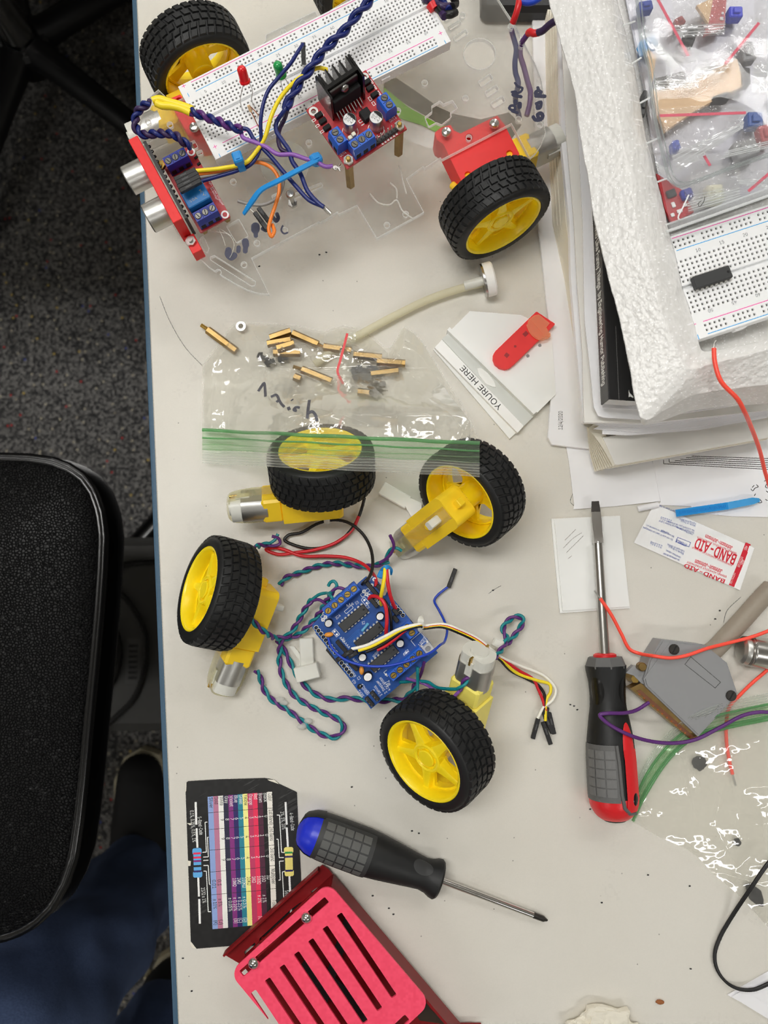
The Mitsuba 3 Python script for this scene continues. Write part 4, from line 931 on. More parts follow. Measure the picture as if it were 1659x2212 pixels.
put('wire', tube(spline(W1([(830, 935), (845, 985), (930, 1020), (1005, 1050), (1095, 1105), (1200, 1108), (1300, 1140), (1370, 1160), (1440, 1195), (1490, 1190)], 23), 0.8), 1.2, 9), 'mat_violet_wire', tw, smooth=True, label='violet wire')
put('wire', tube(spline(W1([(840, 920), (880, 930), (925, 1000), (985, 1060), (1060, 1140), (1130, 1225), (1230, 1340), (1320, 1435), (1420, 1480)], 21), 0.8), 1.2, 9), 'mat_navy_wire', tw, smooth=True, label='navy wire')
k = put('bare_end', join([tube(spline(W1([(1420, 1480), (1450, 1505), (1478, 1532)], 19), 0.6), 0.9, 7), tube(spline(W1([(1422, 1484), (1440, 1512), (1465, 1530)], 18), 0.6), 0.7, 7)]), 'mat_tin', tw, smooth=True)
put('bare_end', join([tube(spline(W1([(1480, 1190 + d), (1510, 1205 - d), (1545, 1195 + 2 * d)], 23), 0.5), 0.5, 6) for d in (-12, 0, 8, 16)]), 'mat_tin', tw, smooth=True)

tw2 = thing('twisted_wire_pair', 'twisted pair of navy wires crossing the breadboard beside the heat sink', 'wire')
pp = pl(px_, [(812, -20, 30), (790, 12, 30), (768, 35, 30), (748, 62, 29), (727, 82, 29), (703, 105, 28), (685, 128, 28), (668, 152, 28), (652, 172, 27), (638, 195, 27), (626, 215, 26), (617, 235, 26)])
twisted(tw2, pp, 1.45, 20, ('mat_navy_wire', 'mat_navy_wire'))
put('wire', tube(spline(np.vstack([pp[-2:-1], W1([(1150, 780, 26), (1085, 880), (1085, 940), (1130, 1010), (1180, 1085), (1200, 1160), (1255, 1240), (1310, 1370), (1390, 1460), (1425, 1485)], 22)]), 0.8), 1.25, 9), 'mat_navy_wire', tw2, smooth=True)
put('wire', tube(spline(np.vstack([pp[-2:-1], W1([(1165, 780, 25), (1140, 860), (1110, 920), (1098, 1000), (1120, 1070), (1175, 1100), (1195, 1150), (1230, 1200)], 17)]), 0.8), 1.25, 9), 'mat_dark_purple_wire', tw2, smooth=True, label='darker wire of the pair')

wire('single navy wire curving from the black plug on the breadboard to the relay board', np.vstack([bz(c1, [(1275, 318, 24), (1240, 370, 27), (1190, 450, 27), (1110, 545, 27), (1030, 645, 26), (990, 750, 24), (972, 880, 21)]), W1([(975, 1000, 24), (958, 1095, 20), (900, 1180, 18), (800, 1225, 16), (650, 1270, 15), (545, 1300, 15)], 20)]), 1.05, 'mat_navy_wire')
wire('yellow wire running from behind the heat sink over the breadboard to the relay board plug', np.vstack([bz(c1, [(1450, 500, 14), (1390, 487, 16), (1320, 515, 18), (1200, 600, 20), (1105, 715, 21), (1050, 830, 20), (1000, 990, 16)]), W1([(930, 1100, 21), (865, 1165, 20), (700, 1205, 18), (510, 1225, 17)], 20)]), 1.15, 'mat_yellow_wire')
wire('orange wire looping down to the black plug on the clear robot plate', W1([(525, 1247, 15), (650, 1232, 15), (830, 1185, 15), (950, 1163, 15), (1045, 1200, 14), (1098, 1275, 13), (1105, 1370, 12), (1075, 1480, 11), (1045, 1570, 10), (1030, 1650, 10), (1050, 1697, 9), (1070, 1660, 9), (1056, 1610, 7)], 12), 1.05, 'mat_orange_wire')
wire('grey wire beside the orange one, ending under the blue tie tail', W1([(540, 1270, 14), (700, 1240, 14), (850, 1200, 14), (945, 1150, 13), (1040, 1155, 12), (1110, 1210, 11), (1135, 1300, 9), (1095, 1410, 7), (1000, 1465, 5), (890, 1462, 4), (810, 1440, 4)], 12), 1.0, 'mat_grey_wire')
plug = thing('plug_strip', 'row of four black wire plugs on the relay board pins', 'connector')
for i, (a, b) in enumerate((((770, 940), (540, 1052)), ((795, 975), (560, 1092)), ((815, 1015), (575, 1135)), ((828, 1060), (600, 1178)))):
    dupont_parts(plug, P(*t1(*b), 73), P(*t1(*a), 73), L=None)
bp = thing('plug', 'black plug of the navy wire standing on the breadboard', 'connector')
dupont_parts(bp, bz(c1, [(1281, 450, 2)])[0], bz(c1, [(1276, 318, 24)])[0], up=(1, 0, 0))
bp = thing('plug', 'pair of black plugs lying by the orange wire on the clear plate', 'connector')
for a, b in (((1450, 1355), (1560, 1500)), ((1410, 1405), (1545, 1590))):
    dupont_parts(bp, PL.at(t1(*a), 4), PL.at(t1(*b), 4), up=PL.n)
put('pin', tube(np.array([PL.at(t1(1400, 1400), 4), PL.at(t1(1310, 1325), 4)]), 0.35, 6), 'mat_tin', bp, smooth=True)
def tie_head(fr, m, parent): return put('head', fr(join([cbox(6.5, 5.5, 5, 0.8), mv(cbox(3.5, 2.2, 0.6), 0, 0, 5)])), m, parent)
z1 = thing('zip_tie', 'long blue cable tie around the purple wire, its tail pointing down the clear plate', 'cable tie')
hp = PL.at(c1(1372, 1158), 20)
tie_head(Fr(hp, norm(W1([(970, 1360)], 24)[0] - hp), np.cross(PL.n, norm(W1([(970, 1360)], 24)[0] - hp)), PL.n), 'mat_blue_tie', z1)
tp = spline(W1([(1375, 1150, 25), (1250, 1215, 27), (1100, 1295, 27), (975, 1362, 25), (920, 1430, 22), (850, 1535, 17)], 24), 1)
put('tail', ribbon(tp, np.r_[np.linspace(3.0, 3.6, len(tp) - 9), np.linspace(3.6, 2.0, 9)], 1.0, up=(0.3, 0.5, 0.8)), 'mat_blue_tie', z1)
put('loop', mv(ring(2.6, 3.6, 2.6, 0, 20), *(hp + PL.n * 0.5)), 'mat_blue_tie', z1, smooth=35)
z2 = thing('zip_tie', 'small blue cable tie cinching the yellow and grey wires', 'cable tie')
hq = PL.at(c1(828, 1175), 18); dq = norm(W1([(870, 1165)], 18)[0] - W1([(780, 1195)], 18)[0])
fq = axes(hq, dq); put('loop', fq(mv(ring(3.0, 4.2, 4, -2, 22), 0, 0, 0)), 'mat_blue_tie', z2, smooth=35)
tie_head(Fr(PL.at(c1(815, 1150), 23), np.cross(dq, PL.n), dq, PL.n), 'mat_blue_tie', z2)
# wires at the far end of the plate
def W4(pts, h): return pl(t4, [(q[0], q[1], q[2] if len(q) > 2 else h) for q in pts])
k = thing('wire', 'blue and red sleeved wire dropping from the picture top to the clear plate end', 'wire')
put('insulation', tube(spline(W4([(1130, -40, 12), (1060, 12, 12), (985, 28, 12), (930, 5, 12), (915, -25, 12)], 12), 1), 1.7, 9), 'mat_blue_wire', k, smooth=True, label='bright blue wire')
put('sleeve', tube(spline(W4([(920, -20, 12), (912, 50, 12), (890, 130, 10), (862, 205, 6)], 10), 1), 1.9, 9), 'mat_red_gloss', k, smooth=True, label='red heat shrink sleeve')
put('lower_wire', tube(spline(W4([(845, 262, -5), (868, 345, -6), (892, 440, -6), (880, 560, -5), (884, 650, -5), (910, 750, -5), (885, 880, -6), (895, 960, -6), (920, 1060, -7)], -5), 1), 1.6, 9), 'mat_navy_wire', k, smooth=True, label='navy wire under the plate')
k = thing('wire', 'dark purple wire with a stripped end and a red sleeve, pointing over the white foam', 'wire')
put('insulation', tube(spline(W4([(1428, 75, 30), (1330, 140, 26), (1200, 215, 20), (1130, 275, 15), (1085, 292, 12)], 20), 1), 2.0, 9), 'mat_dark_purple_wire', k, smooth=True)
put('bare_end', join([tube(spline(W4([(1425, 72 + d, 30), (1455, 48 - d, 31), (1488, 25 + d, 32)], 30), 0.6), 0.7, 6) for d in (-6, 0, 7)]), 'mat_tin', k, smooth=True)
put('sleeve', tube(spline(W4([(1095, 292, 12), (1050, 300, 11), (1015, 285, 9), (1000, 300, 7)], 10), 1), 2.0, 9), 'mat_red_gloss', k, smooth=True, label='red heat shrink sleeve')
put('lower_wire', tube(spline(W4([(1000, 300, 7), (960, 355, 2), (935, 400, -5), (925, 480, -6), (958, 600, -6), (995, 740, -6), (1018, 830, -5), (1012, 930, -6), (985, 1040, -7)], -5), 1), 1.6, 9), 'mat_purple_wire', k, smooth=True, label='purple wire under the plate')
k = thing('wire_cluster', 'tangle of dark purple and black wires behind the breadboard end at the picture top', 'wire')
for i, q in enumerate(([(60, -20), (150, 20), (230, 60), (300, 60)], [(180, 60), (240, 120), (300, 130), (350, 110)], [(220, -30), (250, 40), (290, 90)], [(330, -20), (350, 30), (320, 60)], [(190, 20), (215, 100), (250, 150)])):
    put('wire', tube(spline(W4([(u, v, 12 - 2 * (j % 2)) for j, (u, v) in enumerate(q)], 10), 1), 2.2, 8), ('mat_dark_purple_wire', 'mat_black_wire', 'mat_navy_wire', 'mat_black_wire', 'mat_dark_purple_wire')[i], k, smooth=True)
put('red_cap', tube(W4([(128, 40, 10), (165, 92, 10)], 10), 3.2, 10), 'mat_red_gloss', k, smooth=True)
# lying under the car and behind it
u = thing('wrapper', 'green and grey glossy wrapper lying on the desk underneath the clear robot car plate', 'wrapper')
def flatP(f, pts, z): return Polygon([tuple(P(*f(*q), z)[:2]) for q in pts]).buffer(0)
put('green_print', prism(flatP(c2, [(560, 560), (640, 625), (720, 690), (800, 735), (900, 790), (960, 810), (960, 860), (880, 840), (800, 800), (700, 770), (620, 740), (560, 680)], 0.4), 0.3, 0.2), 'mat_green_sheet', u)
put('grey_film', prism(flatP(c2, [(560, 520), (640, 500), (760, 580), (900, 680), (1010, 730), (1180, 765), (1360, 720), (1440, 800), (1330, 960), (1000, 900), (880, 770), (720, 680), (560, 575)], 0.2), 0.15, 0.0), 'mat_grey_sheet', u)
put('white_back', prism(flatP(c2, [(620, 760), (760, 800), (880, 850), (960, 870), (960, 960), (860, 950), (760, 920), (680, 880), (640, 830)], 0.2), 0.15, 0.0), 'mat_white_plastic', u)
bx0, bx1 = P(1058, 30, 14), P(1230, -90, 14)
one('black_case', mv(cbox(130, 70, 14, 3), bx0[0] + 60, bx0[1] + 38, 0), 'mat_black_plastic', 'black box at the picture top behind the clear robot car plate', 'box')
# ---------------------------------------------------------------- blue motor shield among the loose wheels
def shield():
    z = 24.0
    o, xx, yy = P(*t3(755, 1775), z), P(*t3(1525, 1120), z + 2), P(*t3(78, 828), z + 3)
    F = frame(o, xx, yy, 53, 68)
    k = thing('motor_shield', 'blue motor shield board with three black chips and blue screw terminals, between the loose wheels', 'circuit board')
    L = lambda u, v, h=0: F.loc(t3(u, v), h)
    out = [L(u, v) for u, v in ((755, 1775), (1530, 1125), (1405, 960), (1385, 945), (790, 240), (735, 280), (700, 240), (600, 325), (590, 345), (235, 640), (80, 800), (78, 830))]
    poly = Polygon(out).buffer(0)
    poly = poly.difference(Point(*L(628, 1515)).buffer(1.8))
    put('board', F(prism(poly, 1.6, -1.6)), 'mat_blue_pcb', k)
    def at(u, v, h=0, a=0): x, y = L(u, v, h); return F.sub(x, y, 0, a)
    for (u, v) in ((555, 725), (735, 930), (900, 1190)): chip(k, at(u, v, 4, 0), 6.4, 19.5, 3.6, 8, label='black driver chip')
    # screw terminals: one row of five at the upper end, one at the lower right, and a pair at the right
    x, y = L(412, 512, 9); terminal_block(k, F.sub(x, y, 0, 0), 5, 'mat_blue_terminal', screw='mat_gold')
    x, y = L(1165, 1255, 9); terminal_block(k, F.sub(x, y, 0, 180), 5, 'mat_blue_terminal', screw='mat_gold')
    x, y = L(1200, 860, 9); terminal_block(k, F.sub(x, y, 0, -90), 2, 'mat_blue_terminal', screw='mat_gold')
    for u, v, r, t in ((265, 785, 2.6, 'mat_cap_top'), (862, 705, 2.6, 'mat_white_paint'), (1095, 1020, 2.6, 'mat_cap_top'), (658, 1180, 2.6, 'mat_white_paint'), (720, 1405, 2.9, 'mat_white_paint')):
        x, y = L(u, v, 6); can_cap(k, F.sub(x, y), r, 6, t, 'mat_black_plastic', False)
    for u, v, a in ((270, 915, -40), (648, 1330, 60)):
        x, y = L(u, v, 2.5); put('tantalum_capacitor', F.sub(x, y, 0, a)(mv(blob(1.9, 2, 0.05, 3, (1.5, 0.85, 1.1)), 0, 0, 2.2)), 'mat_tantalum', k, smooth=True)
    x, y = L(690, 830, 1.5); rr = F.sub(x, y, 0, 12)
    rz = put('resistor', rr(xf(lathe([(0, -3.1), (1.0, -3.1), (1.25, -2.4), (1.0, -1.6), (1.0, 1.6), (1.25, 2.4), (1.0, 3.1), (0, 3.1)], 14), np.array([[0, 0, 1, 0], [1, 0, 0, 0], [0, 1, 0, 1.2], [0, 0, 0, 1.0]]))), 'mat_resistor_blue', k, smooth=30)
    for (u0, v0), (u1, v1) in (((360, 985), (470, 1110)), ((510, 1235), (600, 1320))):
        a, b = L(u0, v0, 3), L(u1, v1, 3); d = b - a
        f2 = F.sub(*((a + b) / 2), 0, math.degrees(math.atan2(d[1], d[0])))
        rn = put('resistor_network', f2(cbox(np.linalg.norm(d), 2.3, 5, 0.3)), 'mat_black_plastic', k)
        put('print', letters(f2.sub(0, 1.9, 0), 'AAAAAA', (-np.linalg.norm(d) / 2, 0), (np.linalg.norm(d) / 2, 0), 1.5, 0.03), 'mat_silk', rn, kind='stuff')
    # pads along the edges
    def pads(u0, v0, u1, v1, n):
        for i in range(n):
            t = i / (n - 1); x, y = L(u0 + (u1 - u0) * t, v0 + (v1 - v0) * t)
            q = put('pin_socket', F(mv(ring(0.5, 1.15, 0.9, 0, 14), x, y)), 'mat_black_gloss', k, smooth=30)
            put('pad', F(mv(ring(1.15, 1.5, 0.06, 0, 14), x, y)), 'mat_silk', q)
    pads(122, 832, 345, 1120, 9); pads(415, 1240, 530, 1380, 5); pads(1010, 560, 1125, 690, 5)
    for u, v in ((230, 712), (202, 742), (676, 415), (705, 447), (732, 462), (815, 515), (850, 548), (795, 275), (765, 345), (840, 345)):
        x, y = L(u, v); put('pad', F(mv(ring(0.45, 1.25, 0.08, 0, 14), x, y)), 'mat_silk', k)
    for u, v, n, a in ((740, 1690, 3, -50), (800, 1625, 3, -50)):
        x, y = L(u, v, 2); pin_header(k, F.sub(x, y, 0, 90 - 0 * a), n, 1, 7)
    for u, v, n, a in ((770, 390, 5, 90), (790, 545, 3, 90), (1040, 650, 2, 90), (1040, 735, 2, 90), (870, 390, 3, 90)):
        x, y = L(u, v, 4); put('pin_socket_strip', F.sub(x, y, 0, a)(cbox(2.54 * n, 2.5, 5, 0.25)), 'mat_black_plastic', k)
    x, y = L(1415, 1075, 4); b = at(1415, 1075, 4)
    bt = put('reset_button', b(cbox(6, 6, 3.4, 0.3)), 'mat_cap_top', k, label='small square reset button')
    put('plunger', b(mv(cyl(1.7, 1.2, 3.4, 20, 0.2), 0, 0)), 'mat_grey_shell', bt, smooth=40)
    for s_, t_ in ((-1, -1), (1, -1), (-1, 1), (1, 1)): put('pad', b(mv(cyl(0.8, 0.4, 0, 10), 2.3 * s_, 3.6 * t_)), 'mat_tin', bt)
    # outlines and lettering in white ink
    sl = []
    def outl(u0, v0, w, h, a=0, t=0.3):
        r = rrect(w, h, 0.4); x, y = L(u0, v0)
        sl.append(F.sub(x, y, 0, a)(prism(r.difference(r.buffer(-t)), 0.05)))
    for u, v, w, h in ((690, 430, 6.4, 2.6), (690, 530, 3, 5.6), (500, 625, 6, 2.4), (215, 725, 2.6, 5), (350, 895, 2.8, 5.2), (1170, 1150, 2.6, 4.6), (1280, 1070, 5.4, 2.6), (940, 1360, 2.6, 3.8), (1310, 980, 8, 7)): outl(u, v, w, h)
    for u, v in ((680, 515), (708, 550), (335, 878), (362, 912), (1165, 1130), (1180, 1165), (1252, 1090), (1295, 1050), (930, 1375)): sl.append(F(mv(cyl(0.75, 0.12, 0, 12), *L(u, v))))
    put('silk_outline', join(sl), 'mat_silk', k, kind='stuff')
    tx = [lettersP(F, s, t3(*a), t3(*b), h) for s, a, b, h in (
        ('M1', (985, 1495), (965, 1440), 3), ('RESET', (1340, 1030), (1395, 965), 2.0), ('GND', (1140, 1170), (1210, 1135), 2.2), ('M2', (1205, 1115), (1180, 1080), 2.2), ('motor control', (920, 990), (770, 1165), 2.0),
        ('SERVO_2', (745, 1590), (655, 1480), 2.2), ('SER1', (680, 1620), (625, 1550), 2.2), ('V1.0', (590, 1470), (560, 1430), 1.8), ('Arduino/L293D', (590, 1390), (475, 1240), 2.0), ('2 Stepper', (945, 1580), (835, 1440), 1.8), ('4 DC Motor', (985, 1550), (870, 1400), 1.8), ('2 Servos', (890, 1610), (810, 1500), 1.8), ('RN1', (465, 985), (440, 945), 2), ('IC1', (745, 600), (715, 560), 2), ('IC3', (620, 550), (600, 520), 2), ('IC4', (360, 740), (410, 700), 2), ('IC2', (655, 800), (690, 790), 2), ('M4', (480, 600), (560, 570), 2.0), ('POWER', (735, 300), (760, 280), 1.8), ('C1', (640, 1420), (620, 1390), 2), ('5', (800, 1565), (795, 1545), 2))]
    put('silk_text', join(tx), 'mat_silk', k, kind='stuff')
    tr = []
    for i in range(7):
        a, b, c = L(470 + 14 * i, 985 + 12 * i), L(575 + 10 * i, 880 + 9 * i), L(620 + 8 * i, 850 + 8 * i)
        tr.append(F(ribbon(np.c_[np.array([a, b, c]), [0.03] * 3], 0.3, 0.04)))
    put('trace', join(tr), 'mat_trace_blue', k, kind='stuff')
    # the controller board below carries it
    put('lower_board', F(mv(cbox(50, 60, 1.6, 0), 27, 33, -14)), 'mat_blue_pcb', k); put('usb_socket', F(mv(cbox(12, 14, 10, 0.4), 34, 60, -12.4)), 'mat_tin', k)
    put('header_row', F(join([mv(cbox(2.5, 40, 11), 3, 30, -12.6), mv(cbox(2.5, 40, 11), 50, 36, -12.6)])), 'mat_black_plastic', k, kind='stuff')
    for c in ((4, 4), (49, 4), (4, 60), (49, 60)): put('foot', F(mv(cyl(2.2, 12.4, -26.3, 10), *c)), 'mat_brass', k)
    print('shield dims', np.linalg.norm(F.M[:3, :3], axis=0), F.pt(4, 4, -21.4), F.pt(49, 60, -21.4))
    return F, L
SH, SHL = shield()
def sh(pts, h): return np.array([SH.pt(*SH.loc(t3(*q[:2]), q[2] if len(q) > 2 else h), q[2] if len(q) > 2 else h) for q in pts])
TP = ('mat_purple_wire', 'mat_teal_wire')
def pair(label, pts, r=0.98, pitch=13, ph=0.0, pre=None, z=2.6):
    k = thing('twisted_wire_pair', label, 'wire', 'teal and purple motor wires')
    p = pts if isinstance(pts, np.ndarray) else Q(pts, z)
    twisted(k, p, r, pitch, TP, label=('purple wire', 'teal wire'), phase=ph)
    return k
def tail(k, pts, m, r=0.98, lab=None): put('wire', tube(spline(pts, 0.8), r, 8), m, k, smooth=True, label=lab)
g6 = lambda *q, z=2.6: Zs(c6, q, z)
k = pair('teal and purple pair arching from the tipped wheel to the wheel with white shaft', np.vstack([g6((735, 825, 4), (770, 780, 4), (860, 745), (980, 700), (1100, 680), (1220, 690), (1330, 700, 6), (1420, 680, 8), (1470, 660, 10))]))
tail(k, Zs(t6, [(0, 1345, 12), (60, 1310, 14), (125, 1240, 18), (150, 1160, 22), (110, 1055, 26)], 20), 'mat_purple_wire'); tail(k, Zs(t6, [(60, 1330, 12), (75, 1270, 14), (120, 1200, 18), (180, 1190, 20), (235, 1220, 20)], 20), 'mat_teal_wire')
k = pair('short teal and purple pair between the wheel under the bag and the tipped wheel', g6((570, 565, 20), (610, 558, 12), (660, 548, 8)), ph=1)
tail(k, g6((655, 550, 8), (700, 520, 8), (722, 480, 8)), 'mat_teal_wire'); tail(k, g6((655, 558, 8), (700, 560, 7), (735, 545, 7), (725, 510, 8), (680, 495, 9)), 'mat_purple_wire')
k = pair('teal and purple pair crossing the yellow gear motor and rising to the far screw terminals', np.vstack([g6((530, 1030, 30), (570, 1090, 30), (640, 1150, 26), (720, 1185, 12), (790, 1165, 9), (840, 1100, 9), (880, 1030, 10), (915, 970, 12), (950, 925, 14))]))
tail(k, np.vstack([g6((950, 925, 14), (1000, 890, 17), (1050, 880, 20))  , sh([(300, 480, 4), (325, 520, 3)], 4)]), 'mat_teal_wire')
tail(k, np.vstack([g6((955, 930, 14), (1000, 925, 17), (1040, 950, 20)), sh([(250, 590, 4)], 4)]), 'mat_purple_wire')
k = pair('teal and purple pair rising beside the shield corner to a curled teal end', g6((760, 1190, 4), (850, 1165, 5), (930, 1100, 9), (990, 1030, 13), (1035, 960, 18), (1065, 905, 24), (1090, 870, 27)), ph=2)
tail(k, g6((1090, 870, 27), (1120, 830, 28), (1100, 800, 28), (1075, 808, 27), (1062, 832, 26)), 'mat_teal_wire'); tail(k, np.vstack([g6((1085, 870, 27), (1120, 845, 28), (1165, 852, 29), (1190, 870, 30))]), 'mat_purple_wire')
k = pair('teal and purple pair passing the white printed bracket and the lower corner of the shield', np.vstack([g6((720, 1200, 7), (775, 1290), (830, 1400), (890, 1490), (970, 1560), (1080, 1600), (1200, 1590), (1310, 1605), (1420, 1610), (1510, 1600)), Zs(c7, [(600, 890, 5), (650, 860, 10), (690, 800, 16)], 5)]), pitch=17)
tail(k, np.vstack([Zs(c7, [(690, 800, 16), (720, 740, 20)], 10), sh([(1372, 1235, 2)], 3)]), 'mat_purple_wire'); tail(k, np.vstack([Zs(c7, [(685, 890, 30), (700, 830, 24)], 10), sh([(1295, 1290, 2)], 3)]), 'mat_teal_wire')
k = pair('teal and purple pair making the long lower loop with glue lumps on it', g6((575, 1405, 8), (600, 1450, 5), (625, 1530), (690, 1610), (770, 1660), (850, 1720), (940, 1790), (1030, 1840), (1100, 1855), (1150, 1825, 4), (1165, 1780, 4), (1120, 1730, 4), (1030, 1690), (930, 1640), (840, 1580), (780, 1500), (745, 1420), (730, 1330), (735, 1240, 6), (745, 1190, 9)), pitch=15)
k = pair('teal and purple pair from the standing motor up to a folded loop above it', Zs(c7, [(940, 830, 45), (985, 770, 48), (1040, 725, 44), (1100, 700, 36), (1150, 640, 28), (1190, 590, 22), (1215, 530, 16), (1195, 480, 12), (1220, 435, 9), (1275, 405, 8), (1310, 420, 8), (1300, 460, 7), (1265, 510, 8), (1215, 570, 12)], 20), pitch=13)
tail(k, np.vstack([Zs(c7, [(945, 835, 45), (900, 875, 40), (850, 865, 34), (790, 825, 26), (740, 795, 22)], 30), sh([(1165, 1420, 1)], 2)]), 'mat_violet_wire', lab='violet wire'); tail(k, np.vstack([Zs(c7, [(955, 825, 45), (880, 825, 38), (810, 815, 30), (760, 785, 25), (700, 780, 22)], 30), sh([(1085, 1465, 1)], 2)]), 'mat_teal_wire', lab='teal wire')
wt = thing('zip_tie', 'small white cable tie where the folded wire loop meets the yellow and black cable', 'cable tie')
a = P(*c7(1160, 560), 16); tie_head(Fr(a, norm([-1, 0.5, 0]), norm([-0.5, -1, 0]), np.array([0, 0, 1.0])), 'mat_translucent_white', wt); put('tail', ribbon(Zs(c7, [(1100, 600, 15), (1140, 575, 17), (1200, 545, 17)], 16), 3.2, 0.9), 'mat_translucent_white', wt)

wire('black wire looping from the wheel under the bag to the shield power socket', np.vstack([g6((1305, 240, 12), (1290, 300, 6), (1265, 370, 4), (1210, 460, 4), (1120, 540, 3), (960, 580, 3), (830, 555, 3), (765, 520, 3), (790, 490, 3), (880, 470, 3), (990, 410, 4), (1100, 385, 5), (1200, 405, 6), (1290, 475, 8), (1345, 570, 12), (1362, 670, 18), (1345, 760, 28)), sh([(690, 300, 6), (655, 330, 2)], 5)]), 1.0, 'mat_black_wire')
wire('red wire looping from the wheel under the bag to the shield power socket', np.vstack([g6((1268, 360, 5), (1225, 450, 4), (1120, 535, 4), (980, 585, 4), (850, 605, 3), (720, 618, 3), (640, 585, 3), (690, 572, 3), (760, 585, 4), (880, 628, 5), (1050, 630, 5), (1180, 640, 7), (1290, 680, 11), (1360, 745, 20), (1385, 800, 29)), sh([(812, 360, 2)], 3)]), 1.05, 'mat_red_wire')
def rwire(label, p, m, r=1.0): return wire(label, p, r, m, group='jumper wires on the shield')
rwire('yellow wire from the blue tie down to the middle of the shield', sh([(920, 150, 14), (912, 250, 16), (890, 380, 15), (872, 480, 10), (875, 570, 1)], 10), 'mat_yellow_wire', 1.1)
rwire('red wire from the blue tie down to the pin row at the shield edge', sh([(935, 150, 14), (950, 300, 16), (975, 440, 14), (1015, 560, 8), (1040, 615, 3)], 10), 'mat_red_wire', 1.1)
rwire('white wire from the blue tie to the black sockets', sh([(955, 160, 13), (962, 270, 13), (945, 360, 11), (905, 450, 6)], 10), 'mat_white_wire')
rwire('red wire curving down the shield past the small white capacitor', sh([(735, 500, 3), (760, 472, 6), (820, 475, 9), (880, 510, 11), (925, 590, 12), (940, 720, 11), (935, 840, 9), (930, 940, 6)], 8), 'mat_red_wire', 1.1)
rwire('black wire running down the shield beside the red one', sh([(905, 505, 7), (960, 600, 10), (985, 700, 9), (992, 800, 7), (995, 900, 3)], 8), 'mat_black_wire', 0.9)
bt = thing('zip_tie', 'blue cable tie bundling wires at the far corner of the shield', 'cable tie')
put('loop', ribbon(spline(sh([(880, 260, 5), (890, 170, 12), (935, 135, 15), (980, 165, 10), (975, 215, 4)], 10), 0.6), 2.6, 1.0), 'mat_blue_tie', bt); put('head', SH.sub(*SH.loc(t3(878, 215), 8), 6, 30)(cbox(5, 4.5, 6, 0.6)), 'mat_blue_tie', bt)
# blue wire with its black plug, and the four core cable
k = wire('thin blue wire sweeping over the shield to a black plug beside it', np.vstack([sh([(260, 955, 3), (300, 1060, 6), (400, 1165, 9), (530, 1235, 12), (700, 1275, 14), (900, 1280, 15), (1100, 1245, 15), (1300, 1180, 14), (1450, 1120, 10), (1550, 1040, 5)], 8), Zs(c7, [(860, 545, 16), (872, 490, 12), (855, 430, 6), (825, 370, 3), (798, 315, 3), (815, 285, 3), (850, 255, 3), (882, 230, 3)], 3)]), 0.75, 'mat_blue_wire')
dupont_parts(k, P(*c7(880, 238), 3), P(*c7(920, 130), 3))
cb = thing('jumper_cable', 'white, yellow, black and red cable from the shield, ending in black plugs', 'cable')
base = [(530, 1090, 11), (700, 1045, 12), (900, 950, 14), (1100, 850, 16), (1330, 800, 16)]
ends = [(740, 462, 38), (850, 455, 36), (950, 490, 33), (1050, 540, 29), (1130, 605, 24), (1190, 650, 18)]
for i, (m, off, ed) in enumerate((('mat_white_wire', -8, [(1290, 690, 10), (1440, 755, 5), (1500, 830, 4), (1480, 890, 4), (1430, 930, 4), (1395, 995, 4)]), ('mat_yellow_wire', 10, [(1270, 730, 11), (1390, 775, 6), (1465, 800, 4), (1470, 840, 4), (1445, 890, 4), (1440, 1010, 4)]), ('mat_black_wire', 24, [(1240, 720, 11), (1330, 765, 6), (1400, 805, 4), (1435, 860, 4), (1432, 950, 4), (1430, 970, 4)]), ('mat_red_wire', 2, [(1290, 720, 10), (1370, 770, 6), (1400, 830, 4), (1425, 890, 4), (1440, 940, 4), (1445, 950, 4)]))):
    a = sh([(u + (80 if m == 'mat_yellow_wire' else 170 if m == 'mat_black_wire' else 300 if m == 'mat_red_wire' else 0) * (1 - j / 4), v + off * (0.6 if j else 1), h) for j, (u, v, h) in enumerate(base)], 10)
    b = Zs(c7, [(u - off * 0.35, v + off * 0.45, z) for u, v, z in ends], 20)
    put('wire', tube(spline(np.vstack([a, b, Zs(c7, ed, 4)]), 0.9), 0.95, 8), m, cb, smooth=True, label=m[4:-5] + ' wire')
for p, q in (((1398, 995), (1366, 1112)), ((1450, 930), (1440, 1000)), ((1432, 965), (1480, 1080)), ((1425, 1015), (1470, 1145)), ((1460, 960), (1490, 1085))): dupont_parts(cb, P(*c7(*p), 3), P(*c7(*q), 3))
for u, v, h in ((510, 1120, 11), (560, 1140, 11), (420, 1180, 8)): dupont_parts(cb, SH.pt(*SH.loc(t3(u - 60, v + 30), h - 1), h - 1), SH.pt(*SH.loc(t3(u + 40, v - 25), h), h))
put('tie', ribbon(spline(Zs(c7, [(728, 488, 33), (718, 470, 40), (720, 425, 42), (728, 415, 37)], 30), 1), 3.4, 1.4), 'mat_translucent_white', cb, label='white cable tie')

